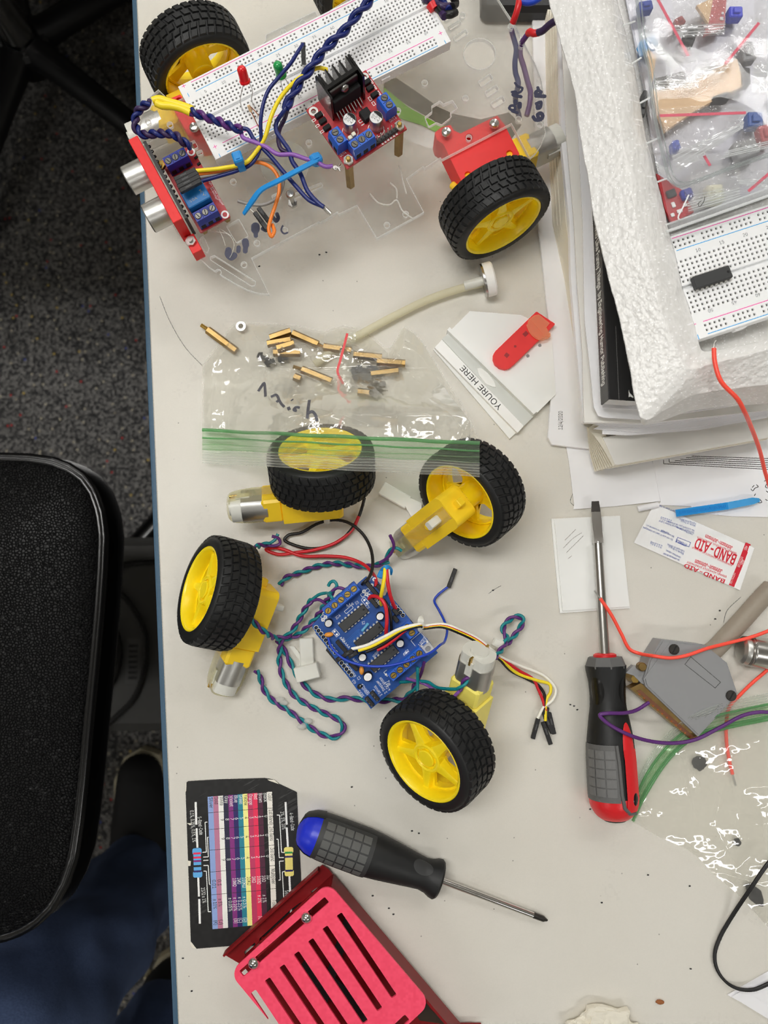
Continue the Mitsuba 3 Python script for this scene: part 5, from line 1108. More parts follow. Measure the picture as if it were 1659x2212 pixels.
# ---------------------------------------------------------------- white printed brackets by the wheels
def bar3(p, q, w, h, z): 
    a, b = P(*p, z), P(*q, z); d = b - a; L = np.linalg.norm(d); x = d / L
    return Fr((a + b) / 2, x, np.cross([0, 0, 1.0], x), np.array([0, 0, 1.0]))(cbox(L, w, h, 0.5))
k = thing('printed_bracket', 'small translucent white printed bracket with a thick foot, beside the shield', 'bracket')
put('arm', bar3(c6(915, 1180), c6(925, 1380), 8.5, 4.5, 0), 'mat_translucent_white', k); put('foot', bar3(c6(850, 1425), c6(1005, 1385), 9, 11, 0), 'mat_translucent_white', k)
put('web', prism(flatP(c6, [(800, 1240), (830, 1240), (885, 1310), (880, 1360), (920, 1360), (900, 1400), (865, 1400), (870, 1340)], 2), 2.5, 0), 'mat_translucent_white', k)
k = thing('printed_bracket', 'white printed fork bracket lying between the two wheels under the bag', 'bracket')
put('arm', bar3(t6(20, 560), t6(300, 720), 8.5, 4, 2), 'mat_white_plastic', k)
put('fork', join([prism(flatP(t6, [(240, 690), (330, 670), (440, 720), (440, 860), (330, 860), (290, 790)], 3), 5, 1)]), 'mat_white_plastic', k)
# blobs of glue on the lower loop
one('hot_glue', join([mv(blob(2.0, 2, 0.3, i, (1.3, 0.9, 0.8)), *P(*c6(u, v), 3.0)) for i, (u, v) in enumerate(((735, 1600), (760, 1620), (925, 1745), (900, 1775), (880, 1785)))]), 'mat_glue', 'clear lumps of hot glue on the lower wire loop', 'glue', kind='stuff', smooth=True)
# ---------------------------------------------------------------- the white sign, the tube, the tile, the card
def poly_at(f, pts, z): return Polygon([tuple(P(*f(*q), z)[:2]) for q in pts]).buffer(0)
def flat_frame(z, p0, p1):
    """level frame at height z with x from picture point p0 towards p1, in millimetres"""
    a, b = P(*p0, z), P(*p1, z); x = norm(b - a)
    return Fr(a, x, np.cross([0, 0, 1.0], x), np.array([0, 0, 1.0]))
def text(z, s, f, a, b, h, **k):
    """lettering at height z whose baseline runs between two picture points"""
    F = flat_frame(z, f(*a), f(*b)); L = np.linalg.norm(P(*f(*b), z) - P(*f(*a), z))
    return letters(F, s, (0, 0), (L, 0), h, **k)
k = thing('printed_sign', 'white printed sign plate with the lettering YOURE HERE, under the red tab', 'sign')
put('plate', prism(poly_at(t8, [(300, 292), (525, 66), (1135, 112), (1500, 288), (1552, 1060), (1330, 1280)], 6), 5, 1), 'mat_white_print', k)
put('channel', prism(poly_at(t8, [(195, 400), (300, 292), (1330, 1280), (1165, 1445)], 4), 4, 0), 'mat_light_grey', k)
put('slope', join([prism(poly_at(t8, [(90, 525), (200, 400), (1160, 1440), (1000, 1592)], 2.5), 2.5, 0)]), 'mat_white_print', k)
put('text_strip', prism(poly_at(t8, [(105, 500), (190, 410), (1168, 1440), (1095, 1520)], 6), 4, 2), 'mat_white_paint', k)
put('ridge', prism(poly_at(t8, [(255, 290), (285, 258), (1325, 1262), (1290, 1300)], 9), 9, 0), 'mat_white_print', k)
put('lettering', text(6.1, 'YOURE HERE', t8, (915, 1205), (452, 712), 3.7), 'mat_ink', k, kind='stuff')
put('finger_hole', prism(Polygon([tuple(P(*t8(u, v), 6)[:2]) for u, v in ((615, 745), (660, 740), (740, 800), (820, 900), (840, 965), (800, 965), (720, 930), (640, 830))]), 0.8, 4.0), 'mat_white_plastic', k)
put('peg_hole', join([mv(cyl(1.1, 0.1, 6.0, 14), *P(*t8(u, v), 6)[:2]) for u, v in ((1360, 475), (1218, 602))]), 'mat_grey_shell', k)
k = thing('printed_tab', 'red printed tab with a rounded end lying on the white sign plate', 'tab')
body = poly_at(t8, [(1320, 72), (1545, 222), (1050, 705), (1000, 745), (945, 762), (880, 745), (825, 700), (802, 640), (805, 585), (830, 545)], 9)
put('body', prism(body.buffer(-0.6).buffer(0.6), 3.2, 6.1), 'mat_red_print', k)
put('dent', join([mv(rotz(cbox(2.6, 2.6, 0.15), 50), *P(*t8(965, 595), 9)[:2], 9.25), mv(cyl(0.8, 0.2, 9.3, 12), *P(*t8(1065, 490), 9)[:2]), mv(rotz(cbox(3.2, 2.6, 0.12), 44), *P(*t8(1190, 340), 9)[:2], 9.25)]), 'mat_red_dark', k)
k = thing('clear_label', 'clear orange tinted label peeling off the end of the red tab', 'label')
q = [(1225, 170), (1290, 120), (1350, 105), (1480, 210), (1440, 262), (1478, 330), (1470, 372), (1350, 405), (1270, 350), (1205, 260)]
put('film', join([prism(poly_at(t8, q, 10.5), 0.25, 10.2)]), 'mat_orange_film', k)
put('fold', tube(spline(Zs(t8, [(1205, 230), (1240, 320), (1310, 390), (1370, 410), (1480, 370), (1480, 330)], 10.6), 0.8), 0.35, 6), 'mat_orange_film', k, smooth=True)
put('strip', prism(poly_at(t8, [(1240, 160), (1300, 130), (1460, 300), (1470, 365), (1410, 380), (1390, 330)], 10.9), 0.2, 10.5), 'mat_orange_film', k)

k = thing('plastic_hose', 'cream flexible hose with a white disc cap, running out from under the zip bag', 'hose')
hp = spline(Zs(c3, [(540, 470), (640, 395), (770, 322), (900, 252), (1050, 180), (1190, 132), (1288, 108)], 5), 1.5)
put('hose', tube(hp, 2.55, 14), 'mat_tube', k, smooth=True)
d = norm(hp[-1] - hp[-4]); f = axes(hp[-1] + [0, 0, 4], norm(d + [0, 0, 0.12]))
put('fitting', f(lathe([(0, -12), (2.9, -12), (2.9, 0), (0, 0)], 20)), 'mat_translucent_white', k, smooth=40)
put('washer', f(lathe([(0, 0), (10.5, 0), (10.5, 1.2), (0, 1.2)], 36)), 'mat_steel', k, smooth=40)
put('cap', f(lathe([(0, 1.2), (10.2, 1.2), (10.6, 1.8), (10.6, 6.5), (9.6, 7.4), (0, 7.4)], 40)), 'mat_white_paint', k, smooth=40)

k = thing('printed_tile', 'flat white printed tile under the blade of the flat screwdriver', 'tile')
o = poly_at(c8, [(95, 240), (540, 220), (604, 820), (152, 852)], 3)
o2 = poly_at(c8, [(112, 248), (534, 230), (596, 808), (166, 836)], 3)
v0, v1 = np.array(o.exterior.coords)[:4], np.array(o2.exterior.coords)[:4]
put('tile', join([prism(o, 1.8, 0), xf(prism(o2, 1.4, 1.8), np.eye(4))]), 'mat_white_print', k)
put('scratch', join([ribbon(spline(Zs(c8, q, 3.25), 1), 0.3, 0.06) for q in ([(180, 380), (220, 340), (250, 310)], [(170, 430), (230, 370), (290, 330)], [(190, 460), (240, 410), (300, 350)], [(200, 500), (225, 480)])]), 'mat_grey_wire', k, kind='stuff')

# resistor colour card
k = thing('colour_code_card', 'worn black resistor colour code card with rainbow columns, half under the red metal box', 'card')
outl = [(60, 70), (95, 45), (480, 22), (1055, 5), (1180, 25), (1245, 80), (1462, 182), (1480, 600), (1512, 1200), (1540, 1900), (1500, 2110), (640, 2115), (200, 2150), (130, 2080), (100, 1200)]
put('card', prism(poly_at(w8, outl, 0.6), 0.55, 0.05), 'mat_card_black', k)
put('worn_edge', join([prism(poly_at(w8, q, 0.65), 0.04, 0.6) for q in ([(60, 70), (75, 55), (72, 160), (62, 180)], [(1090, 22), (1180, 25), (1240, 82), (1180, 60), (1120, 40)], [(130, 2060), (200, 2150), (150, 2140), (122, 2090)], [(90, 1040), (130, 1050), (125, 1110), (95, 1110)], [(78, 570), (150, 575), (120, 600)])]), 'mat_paper_cream', k, kind='stuff')
def cu(s, t): return 340 + 810 * s + 62 * t + 3 * s * t, 240 - 65 * s + t * (1665 - 12 * s)
def quad(s0, s1, t0, t1, z0=0.62, h=0.03): return prism(poly_at(w8, [cu(s0, t0), cu(s1, t0), cu(s1, t1), cu(s0, t1)], z0), h, z0)
cols = ['silver', 'gold', 'white', 'grey', 'violet', 'blue', 'green', 'yellow', 'orange', 'red', 'brown', 'black', 'head']
cc = dict(silver=(142, 166, 216), gold=(186, 122, 150), white=(238, 238, 232), grey=(40, 40, 64), violet=(132, 48, 124), blue=(46, 36, 98), green=(40, 132, 152), yellow=(246, 240, 150), orange=(190, 58, 98), red=(232, 50, 90), brown=(76, 32, 54), head=(236, 232, 222))
bounds = [0, .084, .163, .241, .318, .391, .465, .541, .617, .697, .770, .850, .917, 1.0]
for i, c in enumerate(cols):
    if c == 'black': continue
    m = mat('card_' + c, cc[c], 0.45)
    put('colour_column', quad(bounds[i], bounds[i + 1], 0, 1.0 if c != 'head' else 0.99), m, k, label=('white heading column' if c == 'head' else c + ' column'))
put('row_line', join([quad(0, 0.85, t, t + 0.003, 0.66) for t in (.12, .246, .402, .567, .739)] + [quad(.917, 1, t, t + 0.003, 0.66) for t in (.122, .248, .405, .56, .735)]), 'mat_ink', k, kind='stuff')
def ctext(s, t0, t1, ci, h=2.3):
    u = (bounds[ci] * 0.72 + bounds[ci + 1] * 0.28); a, b = cu(u, t0), cu(u, t1)
    return text(0.66, s, w8, a, b, h)
wt, dk = [], []
names = dict(silver='Silver', gold='Gold', white='White', grey='Gray', violet='Violet', blue='Blue', green='Green', yellow='Yellow', orange='Orange', red='Red', brown='Brown', black='Black')
dig = dict(black='0', brown='1', red='2', orange='3', yellow='4', green='5', blue='6', violet='7', grey='8', white='9')
mul = dict(black='1Ω', brown='10Ω', red='100Ω', orange='1KΩ', yellow='10KΩ', green='100KΩ', blue='1MΩ', violet='10MΩ', gold='0.1', silver='0.01')
tol = dict(brown='± 1%', red='± 2%', green='± 0.5%', blue='± 0.25%', violet='± 0.10%', grey='± 0.05%', gold='± 5%', silver='± 10%'); let = dict(red='(G)', green='(D)', blue='(C)', violet='(B)', gold='(J)', silver='(K)', brown='(F)')
for i, c in enumerate(cols[:-1]):
    T_ = dk if c in ('white', 'yellow', 'silver', 'gold') else wt
    T_.append(ctext(names[c], 0.006, 0.006 + 0.0135 * len(names[c]), i))
    if c in dig:
        for t in (.175, .318, .478): T_.append(ctext(dig[c], t, t + .014, i))
    if c in mul: T_.append(ctext(mul[c], .63, .63 + .0155 * len(mul[c]), i))
    if c in tol: T_.append(ctext(tol[c], .775, .775 + .0145 * len(tol[c]), i))
    if c in let: T_.append(ctext(let[c], .935, .970, i))
for s, a, b in (('Color', .012, .07), ('1st Band', .135, .24), ('2nd Band', .265, .37), ('3rd Band', .425, .525), ('Multiplier', .585, .70), ('Tolerance', .82, .95)): dk.append(ctext(s, a, b, 12, 2.4))
for s, a, b in (('4-Band-Code', (1368, 445), (1392, 665)), ('2%, 5%, 10%', (1255, 430), (1278, 650)), ('560kΩ ± 5%', (1312, 1420), (1335, 1640)), ('5-Band-Code', (215, 495), (238, 720)), ('0.1%, 0.25%, 0.5%, 1%', (118, 415), (150, 810)), ('237Ω ± 1%', (258, 1385), (278, 1575))): wt.append(text(0.66, s, w8, a, b, 2.3))
put('white_lettering', join(wt), 'mat_silk', k, kind='stuff'); put('black_lettering', join(dk), 'mat_ink', k, kind='stuff')
def cline(pts, w): return ribbon(Zs(w8, pts, 0.68), w, 0.05)
ln = [cline([(190, 305), (198, 590)], 1.3), cline([(202, 635), (212, 880)], 1.2), cline([(222, 1250), (232, 1495)], 1.2), cline([(235, 1525), (243, 1835)], 1.3), cline([(1320, 305), (1335, 590)], 1.2), cline([(1335, 625), (1350, 870)], 1.2), cline([(1368, 1235), (1380, 1480)], 1.2), cline([(1382, 1500), (1392, 1750)], 1.2)]
for q in ([(338, 558), (308, 560), (325, 935), (275, 938)], [(352, 748), (338, 748), (350, 995), (285, 998)], [(285, 1040), (352, 1036)], [(288, 1104), (348, 1102), (362, 1340), (376, 1342)], [(288, 1175), (325, 1175), (348, 1684), (382, 1684)], [(1210, 470), (1245, 470), (1270, 940), (1312, 940)], [(1205, 773), (1228, 773), (1240, 1005), (1298, 1002)], [(1298, 1046), (1243, 1050), (1254, 1288), (1232, 1288)], [(1330, 1172), (1280, 1185), (1300, 1560)]):
    for a, b in zip(q[:-1], q[1:]): ln.append(cline([a, b], 0.5))
put('printed_line', join(ln), 'mat_silk', k, kind='stuff')
def resist(u, v0, v1, w, c, bands):
    f = flat_frame(0.7, w8(u, v0), w8(u + (v1 - v0) * 0.028, v1)); L = np.linalg.norm(P(*w8(u + (v1 - v0) * 0.028, v1), 0.7) - P(*w8(u, v0), 0.7)); W = w
    sh_ = rrect(L * 0.22, W * 1.12, 1.2).union(shapely.affinity.translate(rrect(L * 0.22, W * 1.12, 1.2), L * 0.78, 0)).union(sbox(0, -W * 0.46, L * 0.78, W * 0.46))
    q = put('printed_resistor', f(mv(prism(sh_, 0.05), L * 0.11, 0, 0)), mat('card_res' + c[0], c[1], 0.45), k)
    for t, bm in bands: put('band', f(mv(cbox(L * 0.065, W * 0.92, 0.05), L * t, 0, 0.05)), bm, q)
resist(206, 885, 1255, 5.0, ('a', (96, 170, 226)), [(.18, 'mat_card_red'), (.32, 'mat_card_red'), (.44, 'mat_card_violet'), (.61, 'mat_card_black'), (.79, 'mat_card_blue')])
resist(1358, 872, 1238, 5.0, ('b', (240, 226, 130)), [(.19, 'mat_bag_green'), (.33, 'mat_card_blue'), (.81, 'mat_card_blue')])

# ---------------------------------------------------------------- red slotted metal box
Zt = 27.0
RBf = frame(P(*s2(730, 212), Zt), P(*s2(50, 835), Zt), P(*s2(1370, 1108), Zt), 78, 92)
rb = thing('metal_box', 'red metal box with a pink slotted top plate, lying on the colour card', 'box')
RL = lambda u, v, h=0: RBf.loc(s2(u, v), h)
Wm, Hm = 78, 92
top = shapely.affinity.translate(rrect(Wm, Hm, 7), Wm / 2, Hm / 2)
def slot2(a, b, w):
    a, b = np.array(RL(*a)), np.array(RL(*b)); d = norm(b - a); return LineString([a + d * w / 2, b - d * w / 2]).buffer(w / 2, cap_style='square').buffer(-0.8).buffer(0.8)
sl = [slot2((132, 842), (722, 330), 4.2), slot2((1185, 1225), (1275, 1140), 4.2)]
st = [(805, 430), (707, 520), (608, 607), (510, 697), (410, 787), (310, 877), (213, 962)]
for i, (u, v) in enumerate(st): sl.append(slot2((u, v), (u + 380, v + 568), 3.7))
for q in sl: top = top.difference(q)
put('top_plate', RBf(prism(top, 1.6, -1.6)), 'mat_pink_plate', rb, label='pink slotted top plate')
base_pts = [RL(u, v, -24) for u, v in ((8, 705), (658, 118), (690, 92), (735, 122), (1290, 868))] + [RL(1560, 1187, -24), (-8, Hm + 40), (Wm + 6, Hm + 40), (Wm + 2, 8)]
bp_ = Polygon(base_pts).buffer(0)
for q in ([(150, 690), (225, 625), (238, 660), (160, 722)], [(610, 275), (655, 245), (672, 268), (625, 300)], [(255, 600), (330, 530), (470, 400), (545, 345), (560, 372), (480, 445), (380, 515), (300, 585)], [(240, 655), (262, 590), (275, 600), (250, 660)]):
    bp_ = bp_.difference(Polygon([RL(u, v, -24) for u, v in q]).buffer(0))
if bp_.geom_type != 'Polygon': bp_ = max(bp_.geoms, key=lambda g: g.area)
put('base', RBf(prism(bp_, 1.6, -25.6)), 'mat_red_anod', rb, label='dark red metal base')
inner = sbox(1.5, 1.5, Wm - 1.0, Hm - 2)
def wall(a, b, th, z0, z1, cut=None):
    a, b = np.array(a, float), np.array(b, float); L = np.linalg.norm(b - a); d = (b - a) / L
    w_ = sbox(0, z0, L, z1)
    for c in cut or []: w_ = w_.difference(c)
    M = np.eye(4); M[:3, 0] = [*d, 0]; M[:3, 1] = [0, 0, 1]; M[:3, 2] = np.cross([*d, 0], [0, 0, 1]); M[:3, 3] = [*a, 0]
    return RBf(xf(prism(w_, th), M))
tri_ = lambda x0, x1: Polygon([(x0, -22), (x1, -22), ((x0 + x1) / 2 + 6, -6), ((x0 + x1) / 2 - 4, -6)])
put('end_wall', wall((2, 5), (Wm - 4, 5), 1.4, -24, -2, [tri_(10, 34), tri_(40, 66)]), 'mat_red_anod', rb)
put('side_wall', wall((1.2, 4), (1.2, Hm + 36), 1.4, -24, -3, [sbox(6, -21, 26, -16), sbox(50, -21, 60, -18)]), 'mat_red_anod', rb)
put('side_wall', wall((1.2, 8), (1.2, Hm + 26), 1.4, -24, -3), 'mat_red_anod', rb)
lipa = [RL(8, 705, -20), RL(658, 118, -20)]
put('lip', wall(lipa[0], lipa[1], 1.2, -25, -18), 'mat_red_anod', rb)
for u, v in ((580, 460), (215, 775)):
    x, y = RL(u, v, 1.5)
    put('screw', RBf(mv(join([lathe([(2.0, -20), (2.0, 0), (3.4, 0), (3.3, 1.1), (2.6, 2.3), (1.2, 3.0), (0, 3.1)], 24)]), x, y)), 'mat_chrome', rb, smooth=40, label='chrome dome screw')
put('tape', RBf(prism(Polygon([RL(1228, 885, -6), RL(1278, 880, -6), RL(1440, 1100, -6), (2, Hm + 20), (14, Hm + 6)]).buffer(0), 0.3, -8)), 'mat_dark_film', rb, label='greyish translucent tape')
put('inner_strip', RBf(join([mv(rotz(cbox(58, 6, 0.8), 30), 32, 42, -20), mv(rotz(cbox(12, 60, 0.8), 8), 45, 60, -21)])), 'mat_black_plastic', rb)

# ---------------------------------------------------------------- screwdrivers
def oval(prof_at, zc_, hz_, ac, ha, off):
    r, t = np.meshgrid(np.linspace(0, 1, 7), np.linspace(0, 2 * math.pi, 29), indexing='ij')
    zz, aa = zc_ + hz_ * r * np.cos(t), np.radians(ac + ha * r * np.sin(t)); R_ = prof_at(zz) + off * (1 - 0.8 * r ** 4)
    m = grid(np.stack([R_ * np.cos(aa), R_ * np.sin(aa), zz], -1)); v, q = tri(m)
    n_ = np.cross(v[q[:, 1]] - v[q[:, 0]], v[q[:, 2]] - v[q[:, 0]]).sum(0)
    return (v, q) if n_[0] * math.cos(math.radians(ac)) + n_[1] * math.sin(math.radians(ac)) > 0 else (v, q[:, ::-1])
def prof_at(zz): return np.interp(zz / u_, [q[1] for q in pr], [q[0] for q in pr]) * u_
def sector(prof, a0, a1, n=20): return lathe(prof, n, math.radians(a0), math.radians(a1))
def driver(label, P0, P1, L, prof, mats, shaft, pads, extra, cap_n, upv=(0, 0, 1)):
    """P0: end of the cap, P1: tip; the axis z runs from the cap to the tip"""
    k = thing('screwdriver', label, 'screwdriver')
    z = norm(P1 - P0); x = norm(np.cross(z, upv)); 
    f = Fr(P0, x, np.cross(z, x), z)     # local y points up (z cross x)
    if f.M[2, 1] < 0: f = Fr(P0, -x, np.cross(z, -x), z)
    return k, f
sA, sB = P(*s3(38, 236), 12.5), P(*s3(1528, 797), 3.0)
k, f = driver('screwdriver with a blue cap and dark grey grip, its thin phillips shaft pointing at the lower right', sA, sB, 0, 0, 0, 0, 0, 0, 0)
k2 = k; labels[k]['label'] = 'small phillips screwdriver with blue capped grey and black handle'
LN = np.linalg.norm(sB - sA); u_ = LN / 1592.0                      # millimetres per crop pixel along the handle
pr = [(0, 0), (60, 6), (95, 30), (122, 80), (134, 150), (137, 240), (137, 420), (128, 520), (112, 640), (98, 740), (92, 790), (98, 830), (112, 862), (116, 885), (108, 897), (90, 900)]
hr = [(r * u_, z * u_) for r, z in pr]
def part_prof(z0, z1, off=0.0): 
    zs = np.linspace(z0, z1, 10); rr = np.interp(zs, [q[1] for q in pr], [q[0] for q in pr]); return [((r) * u_ + off, z * u_) for r, z in zip(rr, zs)]
put('handle', f(lathe([(r * 0.985, z) for r, z in hr[2:]] + [(0, hr[-1][1])], 48)), 'mat_black_rubber', k, smooth=40, label='black rubber grip')
put('cap', f(lathe([(0, 0)] + part_prof(2, 130, 0.1), 48)), 'mat_blue_gloss', k, smooth=40, label='blue domed cap')
put('cap_edge', f(join([sector([(0, 0)] + part_prof(2, 132, 0.5), 150, 200, 12), sector([(0, 0)] + part_prof(2, 132, 0.5), -20, 30, 12)])), 'mat_black_rubber', k, smooth=40)
g = put('grip_panel', f(sector(part_prof(120, 455, 0.25), 24, 156, 24)), 'mat_charcoal', k, smooth=40, label='dark grey ribbed panel')
for i in range(5):
    for j in range(5): put('grip_pad', f(sector(part_prof(150 + 57 * i, 199 + 57 * i, 0.55)[::9], 36 + 22 * j, 54 + 22 * j, 4)), mat('pad_grey', (86, 87, 86), 0.6) if i + j == 0 else 'mat_pad_grey', g)
put('thumb_rest', f(oval(prof_at, 765 * u_, 62 * u_, 52, 26, 0.25)), 'mat_charcoal', k, smooth=40)
put('shaft', f(lathe([(0, 895 * u_), (19 * u_, 895 * u_), (18 * u_, 1500 * u_), (0, 1500 * u_)], 20)), 'mat_chrome', k, smooth=40)
put('tip', f(join([lathe([(18 * u_, 1498 * u_), (17 * u_, 1565 * u_), (5 * u_, 1592 * u_), (0, 1592 * u_)], 12)])), 'mat_dark_steel', k, label='dark phillips tip')

tA, tB = P(*c8(505, 2196), 13.5), P(*c8(376, 128), 8)
k, f = driver('flat screwdriver with black grip, red cap and red inlay, its blade resting on the white tile', tA, tB, 0, 0, 0, 0, 0, 0, 0)
labels[k]['label'] = 'large flat screwdriver with red capped handle, its blade resting on the white tile'
LN = np.linalg.norm(tB - tA); u_ = LN / 2072.0
pr = [(0, 0), (70, 8), (120, 45), (150, 100), (158, 160), (158, 260), (156, 400), (150, 520), (132, 640), (118, 720), (114, 800), (118, 880), (130, 950), (134, 985), (116, 1035), (112, 1040)]
FW = dict(h=0)
put('handle', f(lathe([(r * u_ * 0.985, z * u_) for r, z in pr[1:-2]] + [(0, 985 * u_)], 56)), 'mat_black_rubber', k, smooth=40, label='black rubber grip')
put('cap', f(lathe([(0, 0)] + part_prof(2, 165, 0.15), 48)), 'mat_red_gloss', k, smooth=40, label='red domed cap')
put('collar', f(lathe([(132 * u_, 970 * u_), (134 * u_, 985 * u_), (112 * u_, 1040 * u_), (0, 1042 * u_)], 8)), 'mat_grey_rubber', k, smooth=20, label='grey collar')
put('neck_ring', f(lathe([(74 * u_, 1038 * u_), (74 * u_, 1056 * u_), (60 * u_, 1064 * u_), (0, 1064 * u_)], 32)), 'mat_red_gloss', k, smooth=40, label='red ring')
fl = norm(RGT); lft = np.array([f.M[:3, 0] @ RGT, f.M[:3, 1] @ RGT])
right_is = 0 if lft[0] > 0 else 180            # bearing of the picture's right side in the local frame
def bear(a): return a if right_is == 0 else 180 - a
def sec(z0, z1, off, a0, a1, n=16, st_=1):
    lo, hi = sorted((bear(a0), bear(a1))); return f(sector(part_prof(z0, z1, off)[::st_], lo, hi, n))
g = put('grip_panel', sec(150, 500, 0.35, 90, 195, 20), 'mat_grey_rubber', k, smooth=40, label='grey ribbed panel')
for i in range(5):
    for j in range(3): put('grip_pad', sec(185 + 58 * i, 235 + 58 * i, 0.75, 97 + 24 * j, 118 + 24 * j, 4, 9), mat('pad_pale', (108, 108, 108), 0.6) if i + j == 0 else 'mat_pad_pale', g)
put('panel_edge', f(join([tube(np.array([[(np.interp(z, [q[1] for q in pr], [q[0] for q in pr]) * u_ + 0.4) * math.cos(math.radians(bear(a))), (np.interp(z, [q[1] for q in pr], [q[0] for q in pr]) * u_ + 0.4) * math.sin(math.radians(bear(a))), z * u_] for z, a in q]), 1.1, 8) for q in ([(500, 92), (400, 89), (300, 88), (200, 87), (120, 82), (80, 66), (70, 40)],)])), 'mat_grey_rubber', k, smooth=True)
put('inlay', sec(85, 470, 0.9, 38, 76, 10), 'mat_red_gloss', k, smooth=30, label='red inlay strip')
put('inlay_taper', f(oval(prof_at, 470 * u_, 165 * u_, bear(57), 19, 0.9)), 'mat_red_gloss', k, smooth=30)
hz = 170; hr_ = np.interp(hz, [q[1] for q in pr], [q[0] for q in pr]) * u_
put('hanging_hole', f(oval(prof_at, 165 * u_, 55 * u_, bear(52), 11, 1.15)), 'mat_black_gloss', k, smooth=30, label='dark hanging slot')
for a_ in (40, 140): put('thumb_rest', f(oval(prof_at, 830 * u_, 85 * u_, bear(a_), 26, 0.3)), 'mat_black_gloss', k, smooth=40)
put('shaft', f(lathe([(0, 1060 * u_), (33 * u_, 1060 * u_), (30 * u_, 1800 * u_), (0, 1800 * u_)], 28)), 'mat_steel', k, smooth=40)
bl = [(30, 1790, 30), (30, 1860, 18), (33, 1940, 10), (30, 2000, 7), (24, 2072, 4)]
vb = np.array([[sx_ * w, sy_ * h, z] for w, z, h in bl for sx_, sy_ in ((-1, -1), (1, -1), (1, 1), (-1, 1))]) * u_
i, j = np.meshgrid(np.arange(4), np.arange(4), indexing='ij')
bq = np.stack([i * 4 + j, i * 4 + (j + 1) % 4, (i + 1) * 4 + (j + 1) % 4, (i + 1) * 4 + j], -1).reshape(-1, 4)
put('blade', f((vb[:16], bq[:12])), 'mat_steel', k, smooth=30); put('tip', f((np.vstack([vb[12:]]), np.vstack([bq[12:] - 12, [[4, 5, 6, 7]]]))), 'mat_dark_steel', k, label='dark blade tip')

# ---------------------------------------------------------------- grey connector with its cable, plug, loose wires
k = thing('cable_connector', 'grey plastic cable connector hood with a brass pin edge, partly under the zip bag', 'connector')
hood = poly_at(t7, [(470, 738), (955, 795), (1205, 1000), (1322, 1345), (1190, 1500), (880, 1830), (290, 1265), (265, 1180), (330, 960)], 17)
put('hood', join([prism(hood, 15, 1), prism(hood.buffer(-1.0), 1, 16)]), 'mat_grey_shell', k)
rec = poly_at(t7, [(790, 925), (1130, 1215), (1065, 1285), (720, 1015)], 17)
put('recess', prism(rec.difference(rec.buffer(-0.35)), 0.12, 16.98), 'mat_grey_dark', k); put('rib', ribbon(Zs(t7, [(565, 770), (262, 1190)], 17.2), 0.8, 0.5), 'mat_grey_shell', k)
for u, v, h in ((600, 845, 17), (1240, 1365, 17)):
    x, y, _ = P(*t7(u, v), h); s_ = put('screw', mv(join([cyl(3.1, 1.2, 0, 24, 0.3)]), x, y, h), 'mat_dark_steel', k, smooth=35); put('slot', mv(rotz(cbox(5, 0.7, 0.1), 60), x, y, h + 1.2), 'mat_black_matte', s_)
put('shell', prism(poly_at(t7, [(110, 1285), (230, 1225), (290, 1270), (880, 1830), (800, 1860), (650, 1740)], 13), 9, 4), 'mat_brass', k, label='brass connector shell')
put('pin_row', join([mv(cyl(0.55, 0.5, 13, 8), *P(*t7(215 + 51 * i, 1352 + 43 * i), 13)[:2]) for i in range(12)]), 'mat_copper', k, kind='stuff')
put('pin_strip', prism(poly_at(t7, [(180, 1310), (225, 1300), (830, 1830), (790, 1850)], 13), 0.4, 13), mat('brown_strip', (110, 66, 40), 0.5), k)
put('ear', prism(poly_at(t7, [(62, 1112), (150, 1025), (270, 1060), (300, 1250), (240, 1230), (150, 1140)], 14), 5, 9), 'mat_grey_shell', k)
x, y, _ = P(*t7(238, 1040), 17); put('thumb_screw', mv(cyl(2.6, 5, 14, 18, 0.5), x, y), 'mat_brass', k, smooth=35)
x, y, _ = P(*t7(150, 1170), 10); put('jack_post', mv(hexa(2.6, 12, 1), x, y), 'mat_gold', k)
put('cable', tube(spline(Zs(t7, [(980, 900, 8), (1060, 845, 8), (1180, 720, 7), (1400, 480, 7), (1560, 300, 7), (1700, 150, 7)], 7), 2), 5.6, 16), 'mat_grey_cable', k, smooth=True, label='thick grey brown cable')
k = thing('metal_plug', 'round nickel plug with a ribbed collar at the picture edge, right of the grey connector', 'plug')
f = axes(P(*t7(1340, 850), 9), norm(P(*t7(1700, 905), 9) - P(*t7(1340, 850), 9)))
put('collar', f(lathe([(0, 0), (6.5, 0), (8.4, 1.5), (8.8, 3), (8.8, 4.2)], 36)), 'mat_tin', k, smooth=30); put('body', f(lathe([(8.8, 4.0), (8.4, 4.4), (9.0, 4.8), (8.6, 5.3), (9.1, 5.8), (8.8, 6.4), (9.2, 7), (9.2, 34), (0, 34)], 40)), 'mat_steel', k, smooth=30)
put('rivet', mv(blob(1.1, 1, 0, 1), *P(*t7(1530, 780), 17.4)), 'mat_chrome', k, smooth=True)
def loose(label, pts, m, r, bare=None): return wire(label, pts, r, m, bare)
loose('coral red wire with a bare end crossing the screwdriver shaft and the grey connector', Zs(c8, [(408, 755, 14), (480, 862, 12), (545, 985, 9), (600, 1085, 8), (665, 1112, 10), (760, 1128, 19), (860, 1140, 20), (960, 1125, 20), (1100, 1078, 18), (1250, 1040, 14), (1400, 1000, 14), (1520, 955, 14)], 14), 'mat_coral_wire', 1.05, [Zs(c8, [(412, 760, 14), (370, 705, 15)], 14)])
